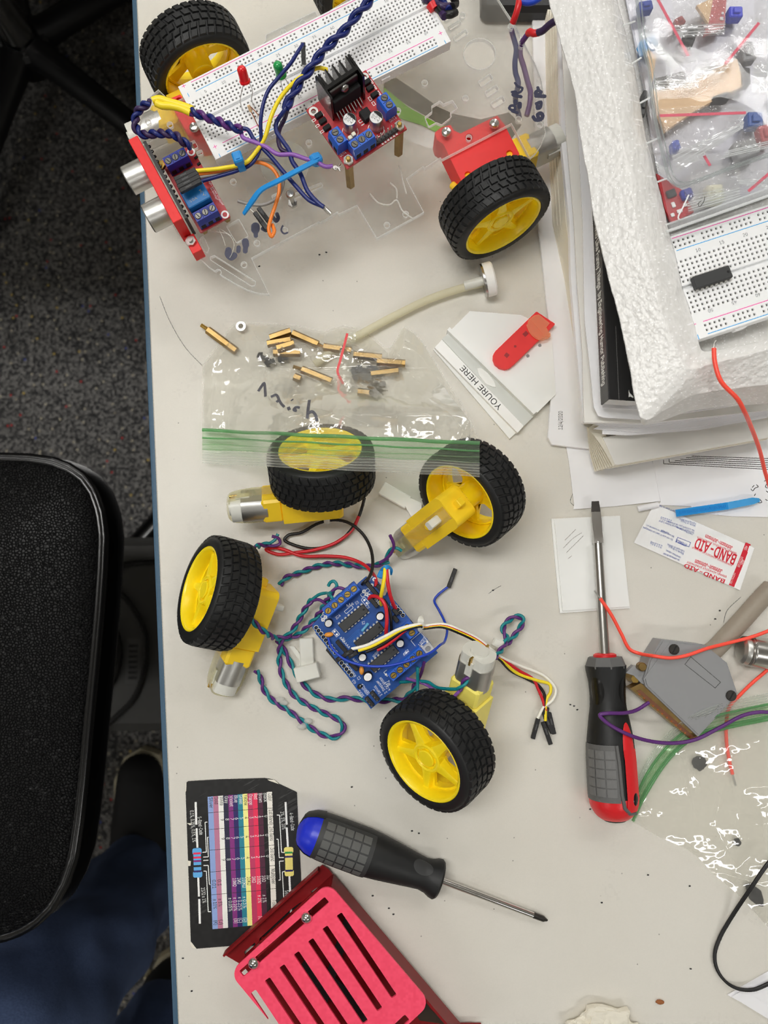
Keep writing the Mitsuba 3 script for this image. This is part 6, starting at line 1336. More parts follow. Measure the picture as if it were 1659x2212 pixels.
loose('coral red wire running down from the picture edge into the lower zip bag', Zs(c8, [(1530, 1185, 8), (1492, 1215, 8), (1380, 1310, 8), (1300, 1390, 9), (1245, 1450, 9), (1222, 1560, 4), (1225, 1700, 3), (1245, 1820, 3), (1262, 1890, 3)], 4), 'mat_coral_wire', 1.05, [Zs(c8, [(1262, 1890, 3), (1283, 1965, 3)], 3)])
loose('coral red wire hanging over the white foam corner with a grey bare end', Zs(c5, [(1270, 905, 119), (1276, 1000, 119), (1320, 1140, 119), (1440, 1270, 116), (1490, 1360, 110), (1530, 1450, 92), (1600, 1640, 62), (1640, 1800, 45), (1690, 1960, 30)], 100), 'mat_coral_wire', 1.1, [Zs(c5, [(1270, 905, 118), (1272, 875, 118), (1286, 850, 118)], 118)])
loose('purple wire looping over the flat screwdriver handle and the lower zip bag', Zs(c8, [(722, 1428, 15), (640, 1478, 18), (560, 1496, 24), (450, 1498, 28), (405, 1508, 28), (440, 1550, 28), (560, 1622, 26), (720, 1675, 20), (880, 1690, 17), (1020, 1668, 16), (1180, 1590, 16), (1330, 1512, 15), (1430, 1490, 15), (1520, 1492, 15)], 20), 'mat_purple_wire', 1.1)
k = thing('power_cable', 'thin black twin cable curving across the lower zip bag to the paper corner', 'cable')
cp = np.array([(1340, 1090, 12), (1290, 1150, 12), (1180, 1310, 10), (1060, 1490, 4), (980, 1630, 2), (945, 1740, 2), (958, 1840, 2), (1020, 1930, 2), (1100, 1975, 3), (1200, 1982, 4), (1320, 1935, 5)])
for o in (-1, 1): put('strand', tube(spline(Zs(s4, [(u + 3.2 * o, v + 3.2 * o, z) for u, v, z in cp], 2), 1.2), 0.85, 8), 'mat_black_wire', k, smooth=True)
k = thing('zip_tie', 'blue cable tie with a toothed stem lying on the papers above the bandage wrapper', 'cable tie')
put('toothed_stem', join([ribbon(Zs(s8, [(940, 248), (1345, 190)], 5.0), 4.4, 1.0)] + [ribbon(Zs(s8, [(960 + 10.2 * i, 232 - 1.46 * i), (963 + 10.2 * i, 256 - 1.46 * i)], 5.7), 0.5, 0.4) for i in range(37)]), 'mat_blue_tie', k)
put('tip', ribbon(Zs(s8, [(1340, 191), (1540, 152), (1592, 145)], 5.0), [4.4, 4.2, 2.2], 0.8), mat('blue_tie_light', (70, 160, 222), 0.35), k)

# bandage wrapper
k = thing('bandage_wrapper', 'white paper bandage wrapper with red and blue print, below the blue cable tie', 'wrapper')
A_, B_, C_, D_ = (612, 478), (1440, 850), (1552, 518), (772, 172)
def wz(s, t): return 1.0 + 1.6 * math.sin(math.pi * s) * math.sin(math.pi * t) + 1.2 * max(0, s - 0.93) * 8
def wuv(s, t):
    u = (1 - s) * ((1 - t) * A_[0] + t * D_[0]) + s * ((1 - t) * B_[0] + t * C_[0]); v = (1 - s) * ((1 - t) * A_[1] + t * D_[1]) + s * ((1 - t) * B_[1] + t * C_[1]); return u, v
ns, nt = 150, 24
G = np.array([[P(*s8(*wuv(s, t)), wz(s, t) + 0.10 * math.sin(s * 2 * math.pi * 62) * (1 if (t > 0.86 or s < 0.14 or t < 0.08) else 0.25)) for s in np.linspace(0, 1, ns)] for t in np.linspace(0, 1, nt)])
gq = grid(G); put('paper', join([gq, (gq[0] - [0, 0, 0.25], tri(gq)[1][:, ::-1])]), mat('wrapper_white', (238, 238, 238), 0.5), k, smooth=True)
def on_wrap(mesh_):
    v, f_ = tri(mesh_); return v, f_
def wtext(s, a, b, h, **q):
    z = 2.9; v, f_ = tri(text(z, s, s8, a, b, h, **q))
    p = pix(v); out = []
    Ainv = np.array([[B_[0] - A_[0], D_[0] - A_[0]], [B_[1] - A_[1], D_[1] - A_[1]]], float); Ainv = np.linalg.inv(Ainv)
    cxy = (p - [1200, 1040]) * 3.614
    st_ = (cxy - A_) @ Ainv.T
    zz = np.array([wz(min(max(s_, 0), 1), min(max(t_, 0), 1)) for s_, t_ in st_]) + 0.14
    v = v.copy(); v[:, 2] = zz + (v[:, 2] - v[:, 2].min()); return v, f_
rd = [wtext('BAND-AID', (1425, 575), (1108, 440), 6.6, bold=True), wtext('Johnson-Johnson', (1392, 508), (1180, 412), 2.6, bold=True), wtext('BRAND ADHESIVE BANDAGES', (1420, 556), (1112, 428), 1.2), wtext('PANSEMENTS ADHÉSIFS DE MARQUE', (1385, 650), (1070, 508), 1.1),
      wtext('Johnson-Johnson', (1310, 690), (1098, 608), 2.6, bold=True), wtext('BRAND ADHESIVE BANDAGES', (1345, 738), (1035, 622), 1.2), wtext('BAND-AID', (1335, 768), (1020, 640), 2.4, bold=True)]
put('red_lettering', join(rd), 'mat_print_red', k, kind='stuff')
bl_ = []
for s, a, b in (('Made in Brazil', (1100, 340), (985, 300)), ('Fabriqué au Brésil', (1105, 322), (975, 285)), ('Not Made With Natural Rubber Latex', (1085, 395), (815, 300)), ('Ne contient pas de latex de', (1090, 378), (880, 305)), ('caoutchouc naturel.', (1075, 410), (950, 350)), ('Ne pas utiliser si ouverte ou', (930, 425), (720, 335)), ('endommagée.', (890, 400), (830, 375)), ('Do not use if open or damaged.', (920, 450), (690, 350)), ('Do not use if open or damaged', (1000, 245), (775, 165)),
                ('211106', (915, 302), (830, 272)), ('211106', (840, 500), (750, 465)), ('Made in Brazil', (1005, 560), (890, 500)), ('Fabriqué au Brésil', (1010, 540), (880, 485)), ('caoutchouc naturel.', (985, 590), (870, 530)), ('Ne contient pas de latex', (975, 608), (850, 555))):
    bl_.append(wtext(s, a, b, 1.15 if '2111' not in s else 1.9))
bl_.append(wtext('STERILE', (1030, 490), (945, 452), 1.7, bold=True))
put('blue_lettering', join(bl_), 'mat_print_blue', k, kind='stuff')
def wrib(pts, w): 
    v, f_ = ribbon(np.array([P(*s8(*q), 0) for q in pts]), w, 0.05); 
    p = (pix(v + [0, 0, 2]) - [1200, 1040]) * 3.614
    st_ = (p - A_) @ np.linalg.inv(np.array([[B_[0] - A_[0], D_[0] - A_[0]], [B_[1] - A_[1], D_[1] - A_[1]]], float)).T
    return v + np.c_[np.zeros((len(v), 2)), [wz(min(max(s_, 0), 1), min(max(t_, 0), 1)) + 0.16 for s_, t_ in st_]], f_
put('sterile_box', join([wrib([a, b], 0.3) for a, b in zip(((928, 470), (1028, 512), (1042, 478), (942, 438)), ((1028, 512), (1042, 478), (942, 438), (928, 470)))]), 'mat_print_blue', k, kind='stuff')
put('red_stripe', wrib([(1498, 484 + 0)] + [(1498 - 13.2 * i, 484 + 33.2 * i) for i in range(1, 11)], 3.4), 'mat_print_red', k)
put('stripe_lettering', join([mv(wtext(s, a, b, 1.5), 0, 0, 0.06) for s, a, b in (('PEEL', (1492, 500), (1480, 535)), ('DÉCOLLER', (1455, 585), (1425, 665)), ('PEEL', (1462, 610), (1448, 650)), ('DÉCOLLER', (1395, 710), (1366, 795)))]), 'mat_silk', k, kind='stuff')
# small litter
one('crumb', mv(blob(1.4, 2, 0.3, 4, (1.7, 1, 0.8)), *P(*s4(577, 2065), 1.0)), 'mat_crumb', 'brown crumb on the desk below the zip bag', 'crumb', smooth=True)
one('dust_specks', join([mv(blob(0.45, 1, 0.3, i, (1.5, 1, 0.6)), *P(u, v, 0.3)) for i, (u, v) in enumerate(((1555, 1319), (1545, 1337), (1380, 1595), (1275, 1748), (1492, 2093), (1490, 1914), (805, 1935), (690, 550), (705, 545), (1232, 1522), (1240, 1525), (1247, 1533), (414, 2141), (395, 2070), (840, 1830), (905, 1800), (890, 1795), (760, 1700), (1300, 1950), (1400, 1890), (560, 575), (700, 1930), (840, 1962), (850, 1975), (1065, 1275)))]), 'mat_ink', 'dark specks of dirt scattered on the desk', 'dirt', kind='stuff')
put_h = [tube(spline(Q(q, 0.3), 2), 0.11, 5) for q in ([(345, 640), (365, 690), (400, 750), (437, 790)], [(1240, 1060), (1232, 1085), (1245, 1095)], [(1600, 1290), (1570, 1320), (1563, 1345)], [(1056, 1282), (1070, 1272), (1083, 1265)])]
one('hairs', join(put_h), 'mat_charcoal', 'fine hairs lying on the desk', 'hair', kind='stuff', smooth=True)
# ---------------------------------------------------------------- papers, books and the foam tray at the right
def px_poly(pts, z): return Polygon([tuple(P(u, v, z)[:2]) for u, v in pts]).buffer(0)
def paper(label, pts, z, th=0.5, m='mat_paper', curl=None, cat='paper', group=None):
    """a sheet with soft waves, its outline given in picture points"""
    pol = px_poly(pts, z)
    return one('paper_sheet', prism(pol, th, z - th), m, label, cat, group)
ps = lambda *q: [tuple(x) for x in q]
g5 = lambda *q: [c5(*x) for x in q]
k = paper('plain white sheet reaching lowest under the paper stack, its corner folded beneath the screwdriver tip', g5((200, 1560), (232, 1740), (268, 2035), (262, 2062), (560, 2035), (885, 2000), (835, 1740), (760, 1500)), 1.0)
put('fold', prism(px_poly(g5((268, 2020), (262, 2062), (560, 2040), (885, 2004), (878, 1970), (560, 1990), (350, 1965)), 1.6), 0.3, 1.1), 'mat_paper', k)
k = paper('white sheet with printed frame lines and handwriting at the picture edge, under the thick books', g5((800, 1500), (835, 1738), (888, 2010), (870, 2030), (1110, 2040), (1106, 2085), (1395, 2112), (1750, 2120), (1750, 1500)), 0.8)
put('curled_corner', tube(spline(Zs(c5, [(725, 2060, 2.5), (760, 2052, 3), (870, 2030, 2)], 2), 1), [1.8] * len(spline(Zs(c5, [(725, 2060, 2.5), (760, 2052, 3), (870, 2030, 2)], 2), 1)), 8), 'mat_paper', k, smooth=True)
def pline(f, pts, z, w): return join([ribbon(Zs(f, [a, b], z), w, 0.05) for a, b in zip(pts[:-1], pts[1:])])
put('frame_line', join([pline(c5, [(910 + 40 * i, 1735 - 11 * i), (1750, 1780 - 16 * i)], 0.85, 0.42) for i in range(6)] + [pline(c5, [(910 + 40 * i, 1735 - 11 * i), (909 + 40 * i, 1708 - 8 * i)], 0.85, 0.42) for i in range(2)]), 'mat_ink', k, kind='stuff')
put('handwriting', join([ribbon(spline(Zs(c5, q, 0.86), 0.6), 0.45, 0.05) for q in ([(1575, 1885), (1590, 1900), (1565, 1910), (1550, 1930), (1535, 1915)], [(1560, 1890), (1545, 1905)], [(1570, 1950), (1560, 1965)], [(1600, 1990), (1615, 2010), (1595, 2015), (1550, 1985)], [(1650, 1880), (1640, 1900), (1655, 1910)], [(1645, 1930), (1660, 1940)], [(1640, 1990), (1655, 2000)], [(1632, 1860), (1650, 1850)])]), 'mat_ink', k, kind='stuff')
k = paper('white sheets with the printed date 12/4/2020 at their corner', ps((1150, 20), (1163, 480), (1178, 620), (1188, 720), (1195, 800), (1184, 945), (1192, 960), (1240, 966), (1300, 972), (1300, 700), (1285, 480), (1262, 20)), 4.5, 3.2)
put('date_lettering', text(4.55, '12/4/2020', c5, (184, 1490), (184, 1358), 2.7), 'mat_ink', k, kind='stuff')
put('under_sheet', prism(px_poly(g5((90, 1400), (80, 1560), (110, 1595), (260, 1610), (420, 1628), (420, 1500)), 2), 0.5, 0.8), 'mat_paper', k)
def book(key, pts, z0, z1, cover, pages='mat_paper_cream', th=0.9):
    """cover on top, a block of page layers below"""
    put('cover', prism(px_poly(pts, z1), th, z1 - th), cover, key)
    p = px_poly(pts, z1).buffer(-0.6); n = 7
    for i in range(n):
        h = (z1 - th - z0) / n
        put('page_block', prism(shapely.affinity.translate(p, 0.35 * math.sin(i * 2.1), 0.35 * math.cos(i * 1.7)), h * 0.98, z0 + h * i), pages, key)
bk = thing('paperback_book', 'thick white paperback with splayed cream pages at the bottom of the stack', 'book')
book(bk, g5((472, 1545), (1750, 1355), (1750, 1530), (580, 1742), (560, 1740)), 3, 27, 'mat_cover_white')
def fan(pts_top, pts_bot, zt_, zb_, n, m, key):
    for i in range(n):
        t = i / (n - 1)
        q = [P(*c5((1 - t) * a[0] + t * b[0], (1 - t) * a[1] + t * b[1]), (1 - t) * zt_ + t * zb_) for a, b in zip(pts_top, pts_bot)]
        put('splayed_page', ribbon(spline(np.array(q), 3), 7, 0.5, up=(0.5, -0.2, 1)), m, key)
fan([(395, 1460), (480, 1570), (575, 1735)], [(390, 1470), (410, 1640), (445, 1785)], 26, 6, 9, 'mat_paper_cream', bk)
k = thing('paperback_book', 'cream paged book under the papers, its long page edges running down beside the robot wheel', 'book')
lay = [([(1179, 20), (1182, 200), (1196, 480), (1222, 600), (1247, 760), (1262, 912)], 8), ([(1183, 20), (1187, 200), (1203, 480), (1228, 600), (1251, 760), (1264, 912)], 14), ([(1188, 20), (1192, 200), (1210, 480), (1232, 600), (1254, 760), (1266, 912)], 20), ([(1194, 20), (1198, 200), (1217, 480), (1237, 600), (1257, 760), (1268, 912)], 26), ([(1200, 20), (1203, 200), (1222, 480), (1241, 600), (1260, 760), (1270, 912)], 32)]
for q, z in lay: put('page_block', prism(px_poly(q + [(1700, 912 - 40), (1700, 20)], z), 5.6, z - 5.8), 'mat_paper_cream', k)
k = thing('paper_stack', 'white loose pages with bent corners between the cream book and the black book', 'paper')
for q, z, m in (([(1206, 20), (1212, 300), (1230, 480), (1233, 600), (1246, 760), (1260, 912), (1390, 915), (1700, 880), (1700, 20)], 40, 'mat_paper'), ([(1210, 20), (1224, 300), (1240, 480), (1246, 600), (1258, 760), (1262, 913), (1284, 913), (1392, 914), (1700, 882), (1700, 20)], 46, 'mat_cover_white'),
                ([(1235, 20), (1250, 300), (1259, 480), (1263, 690), (1275, 800), (1283, 880), (1292, 898), (1304, 902), (1385, 906), (1700, 860), (1700, 20)], 52, 'mat_paper'), ([(1262, 20), (1270, 300), (1280, 480), (1290, 690), (1296, 820), (1302, 880), (1385, 885), (1700, 850), (1700, 20)], 58, 'mat_paper')):
    put('page', prism(px_poly(q, z), 1.2 if z > 45 else 4.5, z - (1.2 if z > 45 else 4.5)), m, k)
put('page_block', prism(px_poly([(1300, 20), (1310, 880), (1385, 880), (1700, 840), (1700, 20)], 50), 22, 34.5), 'mat_paper_cream', k)
for i, q in enumerate(([(400, 1455), (735, 1478), (1160, 1425), (1750, 1335)], [(405, 1485), (735, 1512), (1170, 1462), (1750, 1365)], [(470, 1522), (660, 1530), (1170, 1490), (1750, 1385)])):
    put('page', prism(Polygon(np.vstack([Zs(c5, q, 35.4 - 1.0 * i)[:, :2], Zs(c5, [(1750, 1312), (470, 1447)], 35.4 - 1.0 * i)[:, :2]])).buffer(0), 0.9, 34.5 - 1.0 * i), 'mat_paper', k)
bk = thing('paperback_book', 'black paperback with white spine lettering, mostly under the white foam', 'book')
q = [(1296, 420), (1302, 560), (1316, 862), (1372, 866), (1560, 850), (1560, 420)]
zc, zb = 76.0, 62.0
put('cover', prism(px_poly(q, zc), 0.8, zc - 0.8), 'mat_black_matte', bk)
put('pages', prism(px_poly(q, zc).buffer(-0.5), zc - zb - 1.2, zb + 0.2), 'mat_paper', bk)
a, b = P(1296, 420, zc), P(1316, 862, zc); d = norm(b - a); L = np.linalg.norm(b - a)
sf = Fr(np.array([a[0], a[1], zb]), d, np.array([0, 0, 1.0]), np.cross(d, [0, 0, 1.0]))
if sf.M[0, 2] > 0: sf = Fr(np.array([a[0], a[1], zb]), d, np.array([0, 0, 1.0]), -np.cross(d, [0, 0, 1.0]))
put('spine', sf(mv(cbox(L, zc - zb, 0.8), L / 2, (zc - zb) / 2, -0.3)), mat('spine_black', (44, 44, 46), 0.45), bk)
x0 = (P(*w1(800, 20), 69) - a) @ d; x1 = (P(*w1(868, 1500), 69) - a) @ d
sp = letters(Fr(sf.M[:3, 3], sf.M[:3, 0], sf.M[:3, 1], sf.M[:3, 2]), 'for People Who Like Funny Things  by Engineering Humor Publishing', (x0 - 38, 4.0), (x1, 4.0), 6.2, 0.55, bold=True)
put('spine_lettering', sp, 'mat_silk', bk, kind='stuff')
put('hinge_line', ribbon(Zs(w1, [(995, 800), (1035, 1672)], zc + 0.05), 0.3, 0.1), 'mat_grey_rubber', bk)
put('cover_print', join([prism(poly_at(w1, q_, zc), 0.06, zc) for q_ in ([(1150, 1560), (1165, 1600), (1205, 1640), (1205, 1660), (1170, 1640), (1150, 1650)],)]), 'mat_silk', bk)

# foam tray
of = np.array([(1180, -60), (1186, 0), (1205, 78), (1238, 192), (1259, 319), (1289, 493), (1312, 600), (1352, 751), (1374, 880), (1380, 908), (1394, 918), (1430, 908), (1506, 884), (1600, 876), (1720, 866)], float)
ot = of.copy(); ot[9:] = [(1382, 904), (1398, 908), (1440, 884), (1500, 853), (1600, 838), (1720, 822)]
lo = of.copy(); lo[:9] += [10, -2]; lo[9] += [5, -3]
it = np.array([(1264, -60), (1274, 0), (1294, 78), (1320, 192), (1347, 319), (1380, 493), (1408, 600), (1446, 720), (1474, 778), (1490, 795), (1506, 794), (1535, 786), (1580, 775), (1640, 760), (1720, 742)], float)
ib = np.array([(1326, -60), (1334, 0), (1353, 78), (1376, 192), (1402, 319), (1443, 480), (1468, 595), (1503, 706), (1513, 745), (1518, 755), (1526, 758), (1545, 756), (1590, 748), (1640, 738), (1720, 724)], float)
def resamp(a, n=150):
    c = spline(np.c_[a, np.zeros(len(a))], 2.0)[:, :2]; 
    return c
u_par = np.linspace(0, len(of) - 1, 260)
def curve(a): 
    from scipy.interpolate import PchipInterpolator
    return np.c_[PchipInterpolator(np.arange(len(a)), a[:, 0])(u_par), PchipInterpolator(np.arange(len(a)), a[:, 1])(u_par)]
O2, I2, B2, L2 = curve(ot), curve(it), curve(ib), curve(lo)
ZF0, ZF1, ZF2 = 77.0, 113.0, 82.0
rows = []
oo = np.array([P(u, v, ZF1 - 9) for u, v in O2]); ii = np.array([P(u, v, ZF1) for u, v in I2]); bb_ = np.array([P(u, v, 97) for u, v in B2])
n_out = np.zeros_like(oo)
low = np.array([P(u, v, ZF0) for u, v in L2])
for t in np.linspace(0, 1, 22, endpoint=False): rows.append(low * (1 - t) + oo * t)
for t in np.linspace(0, 1, 40, endpoint=False):
    r = oo * (1 - t) + ii * t; r[:, 2] = ZF1 - 9 + 9 * t; rows.append(r)
for t in np.linspace(0, 1, 26, endpoint=False):
    r = ii * (1 - t) + bb_ * t; r[:, 2] = ZF1 * (1 - t) + 97 * t + 3 * math.sin(t * math.pi); rows.append(r)
bl2 = bb_.copy(); bl2[:, 2] = ZF2
for t in np.linspace(0, 1, 8): rows.append(bb_ * (1 - t) + bl2 * t)
G = np.array(rows); nz = meshkit.fbm(G * 0.3, 3, 5)[..., None] - 0.5; nz2 = meshkit.fbm(G * 0.06, 2, 9)[..., None] - 0.5
G = G + nz * 0.4 + nz2 * 1.8
foam = thing('foam_tray', 'white sparkly foam tray holding the clear case and a breadboard', 'foam')
put('wall', (lambda m: (m[0], tri(m)[1]))(grid(G)), 'mat_foam', foam, smooth=True)
fl_pts = [tuple(p[:2]) for p in bl2] + [tuple(bl2[-1, :2] + [0, 250]), tuple(bl2[0, :2] + [250, 0])]
put('floor', prism(Polygon(fl_pts).buffer(1.0).buffer(0), ZF2 - ZF0 + 0.5, ZF0 + 0.1), 'mat_foam', foam)

# breadboard in the tray
pa, pb = P(*c5(1157, 200), 97), P(*c5(1495, 90), 97)
e_x = (pb - pa) / 25.4; e_y = np.cross([0, 0, 1.0], e_x)
xs0 = 3.8
orig = pa - e_x * (xs0 + 2.54 * 6) - e_y * 43.4
B2F = Fr(orig, e_x, e_y, np.array([0, 0, np.linalg.norm(e_x)]))
bb2 = thing('breadboard', 'white solderless breadboard with a black chip, lying in the foam tray', 'breadboard')
breadboard(bb2, B2F, 40, W=108, first=4, low=lambda c: 58 - c)
cx0 = np.array(B2F.loc(c5(1243, 372), 2))
ic = thing('integrated_circuit', 'black dual row chip plugged into the breadboard in the foam tray', 'chip')
chip(ic, B2F.sub(cx0[0], 27.2, -0.5, 0), 6.4, 19.5, 3.4, 8, nm='body', label='black chip body')

# clear case with small bags of parts
ZL, ZI = 108.0, 90.0
case = thing('clear_case', 'clear plastic case full of small parts bags in the foam tray', 'case')
cl = ps((1336, -60), (1352, 0), (1366, 69), (1392, 200), (1410, 319), (1446, 500), (1459, 496), (1659, 424), (1720, 402), (1720, -60))
put('case_floor', prism(px_poly(cl, ZI - 4), 1.0, ZI - 5), 'mat_silvery', case)
lidp = px_poly(cl, ZL).buffer(-1); lv, lf = sheet(lidp.segmentize(4), ZL)
lt = trimesh.Trimesh(lv, lf, process=False).subdivide_to_size(6.0); lv = np.array(lt.vertices)
lv[:, 2] += 1.0 * (meshkit.fbm(lv * [0.045, 0.045, 0], 2, 61) - 0.5)
put('lid', (lv, np.array(lt.faces)), 'mat_clear_case', case, smooth=True, label='clear lid')
fe = Zs(c5, [(955, 60), (1660, -190), (1800, -240)], 104)
bt_, tp_ = Q([(1444, 500), (1659, 424), (1730, 398)], ZI - 4), Q([(1440, 482), (1659, 402), (1730, 376)], ZL)
put('front_wall', grid(np.stack([Q([(1446, 503), (1659, 427), (1730, 401)], ZI - 4), Q([(1443, 486), (1659, 406), (1730, 380)], ZL)])), 'mat_acrylic_side', case, smooth=True)
put('lid_edge', join([tube(Q([(1440, 500), (1520, 472), (1659, 423), (1730, 398)], ZL), 0.7, 8), tube(Q([(1437, 486), (1520, 457), (1659, 407), (1730, 381)], ZL - 0.5), 0.45, 8)]), 'mat_acrylic_edge', case, smooth=True, label='bright lid edge')
rg = [(1374, -20), (1385, 83), (1402, 151), (1415, 255), (1435, 344), (1446, 385), (1457, 399), (1474, 402), (1498, 395), (1565, 369), (1659, 336), (1730, 310)]
rgp = spline(np.c_[Q(rg, ZL + 0.6)], 2)
put('lid_bead', join([tube(rgp, 0.9, 10), tube(rgp + [2.2, 2.2, -0.5], 0.4, 6)]), 'mat_acrylic_side', case, smooth=True, label='raised bead around the lid')
put('side_rib', join([tube(Q(q, ZL - 0.4), 0.5, 6) for q in ([(1346, 55), (1372, 46)], [(1364, 138), (1385, 125)], [(1382, 223), (1406, 210)], [(1396, 310), (1424, 298)], [(1420, 393), (1440, 386)])]), 'mat_acrylic_edge', case, kind='stuff')
def crinkle(p, amp, sc, seed, n=46):
    """film that was crumpled: broad swells, sharp straight creases, small dents"""
    q = p * sc; h = (meshkit.fbm(q * 0.45, 2, seed) - 0.5) * 2.0
    r_ = np.random.default_rng(seed); lo_, hi_ = p.reshape(-1, 3).min(0), p.reshape(-1, 3).max(0); size = max(hi_ - lo_)
    for _ in range(n):
        c = lo_ + (hi_ - lo_) * r_.random(3); a = r_.random() * math.pi; L = size * (0.06 + 0.16 * r_.random()); w = 1.2 + 4.5 * r_.random() ** 2; s_ = r_.choice([-1, 1]) * (0.25 + 0.75 * r_.random())
        dx, dy = p[..., 0] - c[0], p[..., 1] - c[1]
        u = dx * math.cos(a) + dy * math.sin(a); v = -dx * math.sin(a) + dy * math.cos(a)
        h = h + 0.42 * s_ * np.exp(-np.abs(v) / w) * np.clip(1 - np.abs(u) / L, 0, 1)
    return amp * (h * 0.5 + 0.10 * (meshkit.fbm(q * 3.0, 2, seed + 7) - 0.5))
def film_quad(A, B, C, D, zf, nu, nv, amp, sc, seed):
    """ruled sheet between the picture curves A->B (low row) and D->C (high row)"""
    s, t = np.meshgrid(np.linspace(0, 1, nu), np.linspace(0, 1, nv))
    u = (1 - t) * ((1 - s) * A[0] + s * B[0]) + t * ((1 - s) * D[0] + s * C[0]); v = (1 - t) * ((1 - s) * A[1] + s * B[1]) + t * ((1 - s) * D[1] + s * C[1])
    pts = np.array([[P(a, b, zf) for a, b in zip(ra, rb)] for ra, rb in zip(u, v)])
    pts[..., 2] += crinkle(pts * [1, 1, 0] + [0, 0, 3.3], amp, sc, seed)
    return grid(pts[::-1])
W4 = lambda u, v: w4(u, v); W5 = lambda u, v: w5(u, v)
bags = [('small clear bag with a slanting red line over a light blue part in the case', [W4(250, 400), W4(640, 760), W4(800, 600), W4(470, -30)], 99, (W4(455, -10), W4(790, 612))),
        ('small clear bag with a slanting red line over the tan foam in the case', [W4(660, 960), W4(1180, 790), W4(1600, 240), W4(1480, 140)], 101, (W4(1560, 250), W4(1190, 700))),
        ('small clear bag with a level red line over a dark blue part in the case', [W5(490, 745), W5(1340, 160), W4(1420, 1150), W4(465, 1190)], 102, (W4(470, 1262), W4(1418, 1230))),
        ('small clear bag with a short red line under the lid bead of the case', [W5(700, 1190), W5(1110, 1105), W5(1080, 480), W5(640, 560)], 97, (W5(838, 515), W5(915, 645))),
        ('small clear bag with a bright red line at the lower right of the case', [W5(1290, 880), W5(1700, 960), W5(1700, 430), W5(1240, 690)], 99, (W5(1405, 972), W5(1680, 735))),
        ('tall clear bag along the picture edge in the case', [W4(1490, 1010), W4(1720, 1000), W4(1720, -60), W4(1510, -60)], 103, None),
        ('clear bag covering red and tan parts at the top of the case', [W4(640, 420), W4(1180, 380), W4(1230, -60), W4(600, -60)], 97, None)]
bags += [('crinkled clear bag over the dark modules in the middle of the case', [W4(420, 1000), W4(900, 960), W4(900, 640), W4(430, 560)], 100, None),
         ('wide clear bag along the lower side of the case', [W5(640, 1250), W5(1300, 1060), W5(1280, 560), W5(560, 800)], 100, None),
         ('clear bag in the lower right corner of the case under the bead', [W5(1050, 560), W5(1700, 420), W5(1700, 40), W5(1330, 180)], 103, None),
         ('clear bag beside the red board at the side of the case', [W5(240, 720), W5(480, 880), W5(420, 400), W5(120, 260)], 100, None)]
for i, (lab, q, z, rl) in enumerate(bags):
    kb = thing('parts_bag', lab, 'bag', 'small parts bags in the clear case')
    put('film', film_quad(*q, z - 2.0, 110, 100, 4.6, 0.2, 20 + i), 'mat_bag_film', kb, smooth=True)
    put('seal', film_quad(q[0], q[1], *[tuple(0.7 * np.array(a) + 0.3 * np.array(b)) for a, b in ((q[1], q[2]), (q[0], q[3]))], z - 0.4, 40, 12, 0.6, 0.3, 40 + i), 'mat_bag_seal', kb, smooth=True)
    put('seal_rib', join([tube(Q([tuple(np.array(a_) * (1 - t) + np.array(d_) * t) for a_, d_ in ((q[0], q[3]), (q[1], q[2]))], z + 0.6), 0.22, 6) for t in (0.06, 0.12, 0.2, 0.26)]), 'mat_acrylic_edge', kb, kind='stuff')
    if rl: put('red_line', ribbon(spline(Q(rl, z + 0.7), 2), 1.5, 0.15), 'mat_red_line', kb)
k = paper('tan foam sheet shining through the bags in the clear case', [W4(*p) for p in ((405, 985), (690, 950), (1320, 640), (1395, 930), (1130, 1060), (860, 1210), (545, 1425), (470, 1250))], 93, 3, 'mat_tan', cat='foam sheet')
labels[k]['label'] = 'tan foam sheet seen through the bags in the middle of the case'
k = paper('narrow tan foam piece at the side of the clear case', [W4(*p) for p in ((335, 510), (440, 620), (400, 890), (380, 760))], 93, 2, 'mat_tan', cat='foam sheet')
k = paper('tan foam piece beside the red board at the top of the clear case', [W4(*p) for p in ((880, 60), (1060, -20), (1010, 260), (960, 180))], 93.5, 2, 'mat_tan', cat='foam sheet')
def part_board(label, pts, z, m, extras=()):
    kk = thing('parts_board', label, 'circuit board'); put('board', prism(px_poly(pts, z), 1.6, z - 1.6), m, kk)
    for (u, v, w, l, h, a, mm, nm) in extras:
        x, y, _ = P(u, v, z); put(nm, mv(rotz(cbox(w, l, h, 0.3), a), x, y, z), mm, kk)
    return kk
part_board('red circuit board with dark chip at the lower left of the clear case', [W5(*p) for p in ((225, 740), (330, 810), (560, 960), (705, 1240), (420, 1375), (330, 1180))], 92, 'mat_red_pcb', [(*W5(408, 1010), 5, 4, 1.4, 20, 'mat_charcoal', 'chip'), (*W5(440, 1150), 2, 3, 0.8, 20, 'mat_silk', 'pad'), (*W5(520, 1230), 3, 2, 0.8, 20, 'mat_silk', 'pad'), (*W5(590, 1150), 2, 2, 0.8, 20, 'mat_silk', 'pad'), (*W5(430, 1280), 2, 2, 0.8, 20, 'mat_silk', 'pad')])
part_board('red circuit board at the top of the clear case', [W4(*p) for p in ((1050, -60), (1210, -60), (1180, 300), (960, 390), (1000, 230))], 92, 'mat_red_pcb', [(*W4(1150, 210), 2, 2, 0.6, 0, 'mat_silk', 'pad'), (*W4(1160, 150), 1.5, 1.5, 0.6, 0, 'mat_silk', 'pad')])
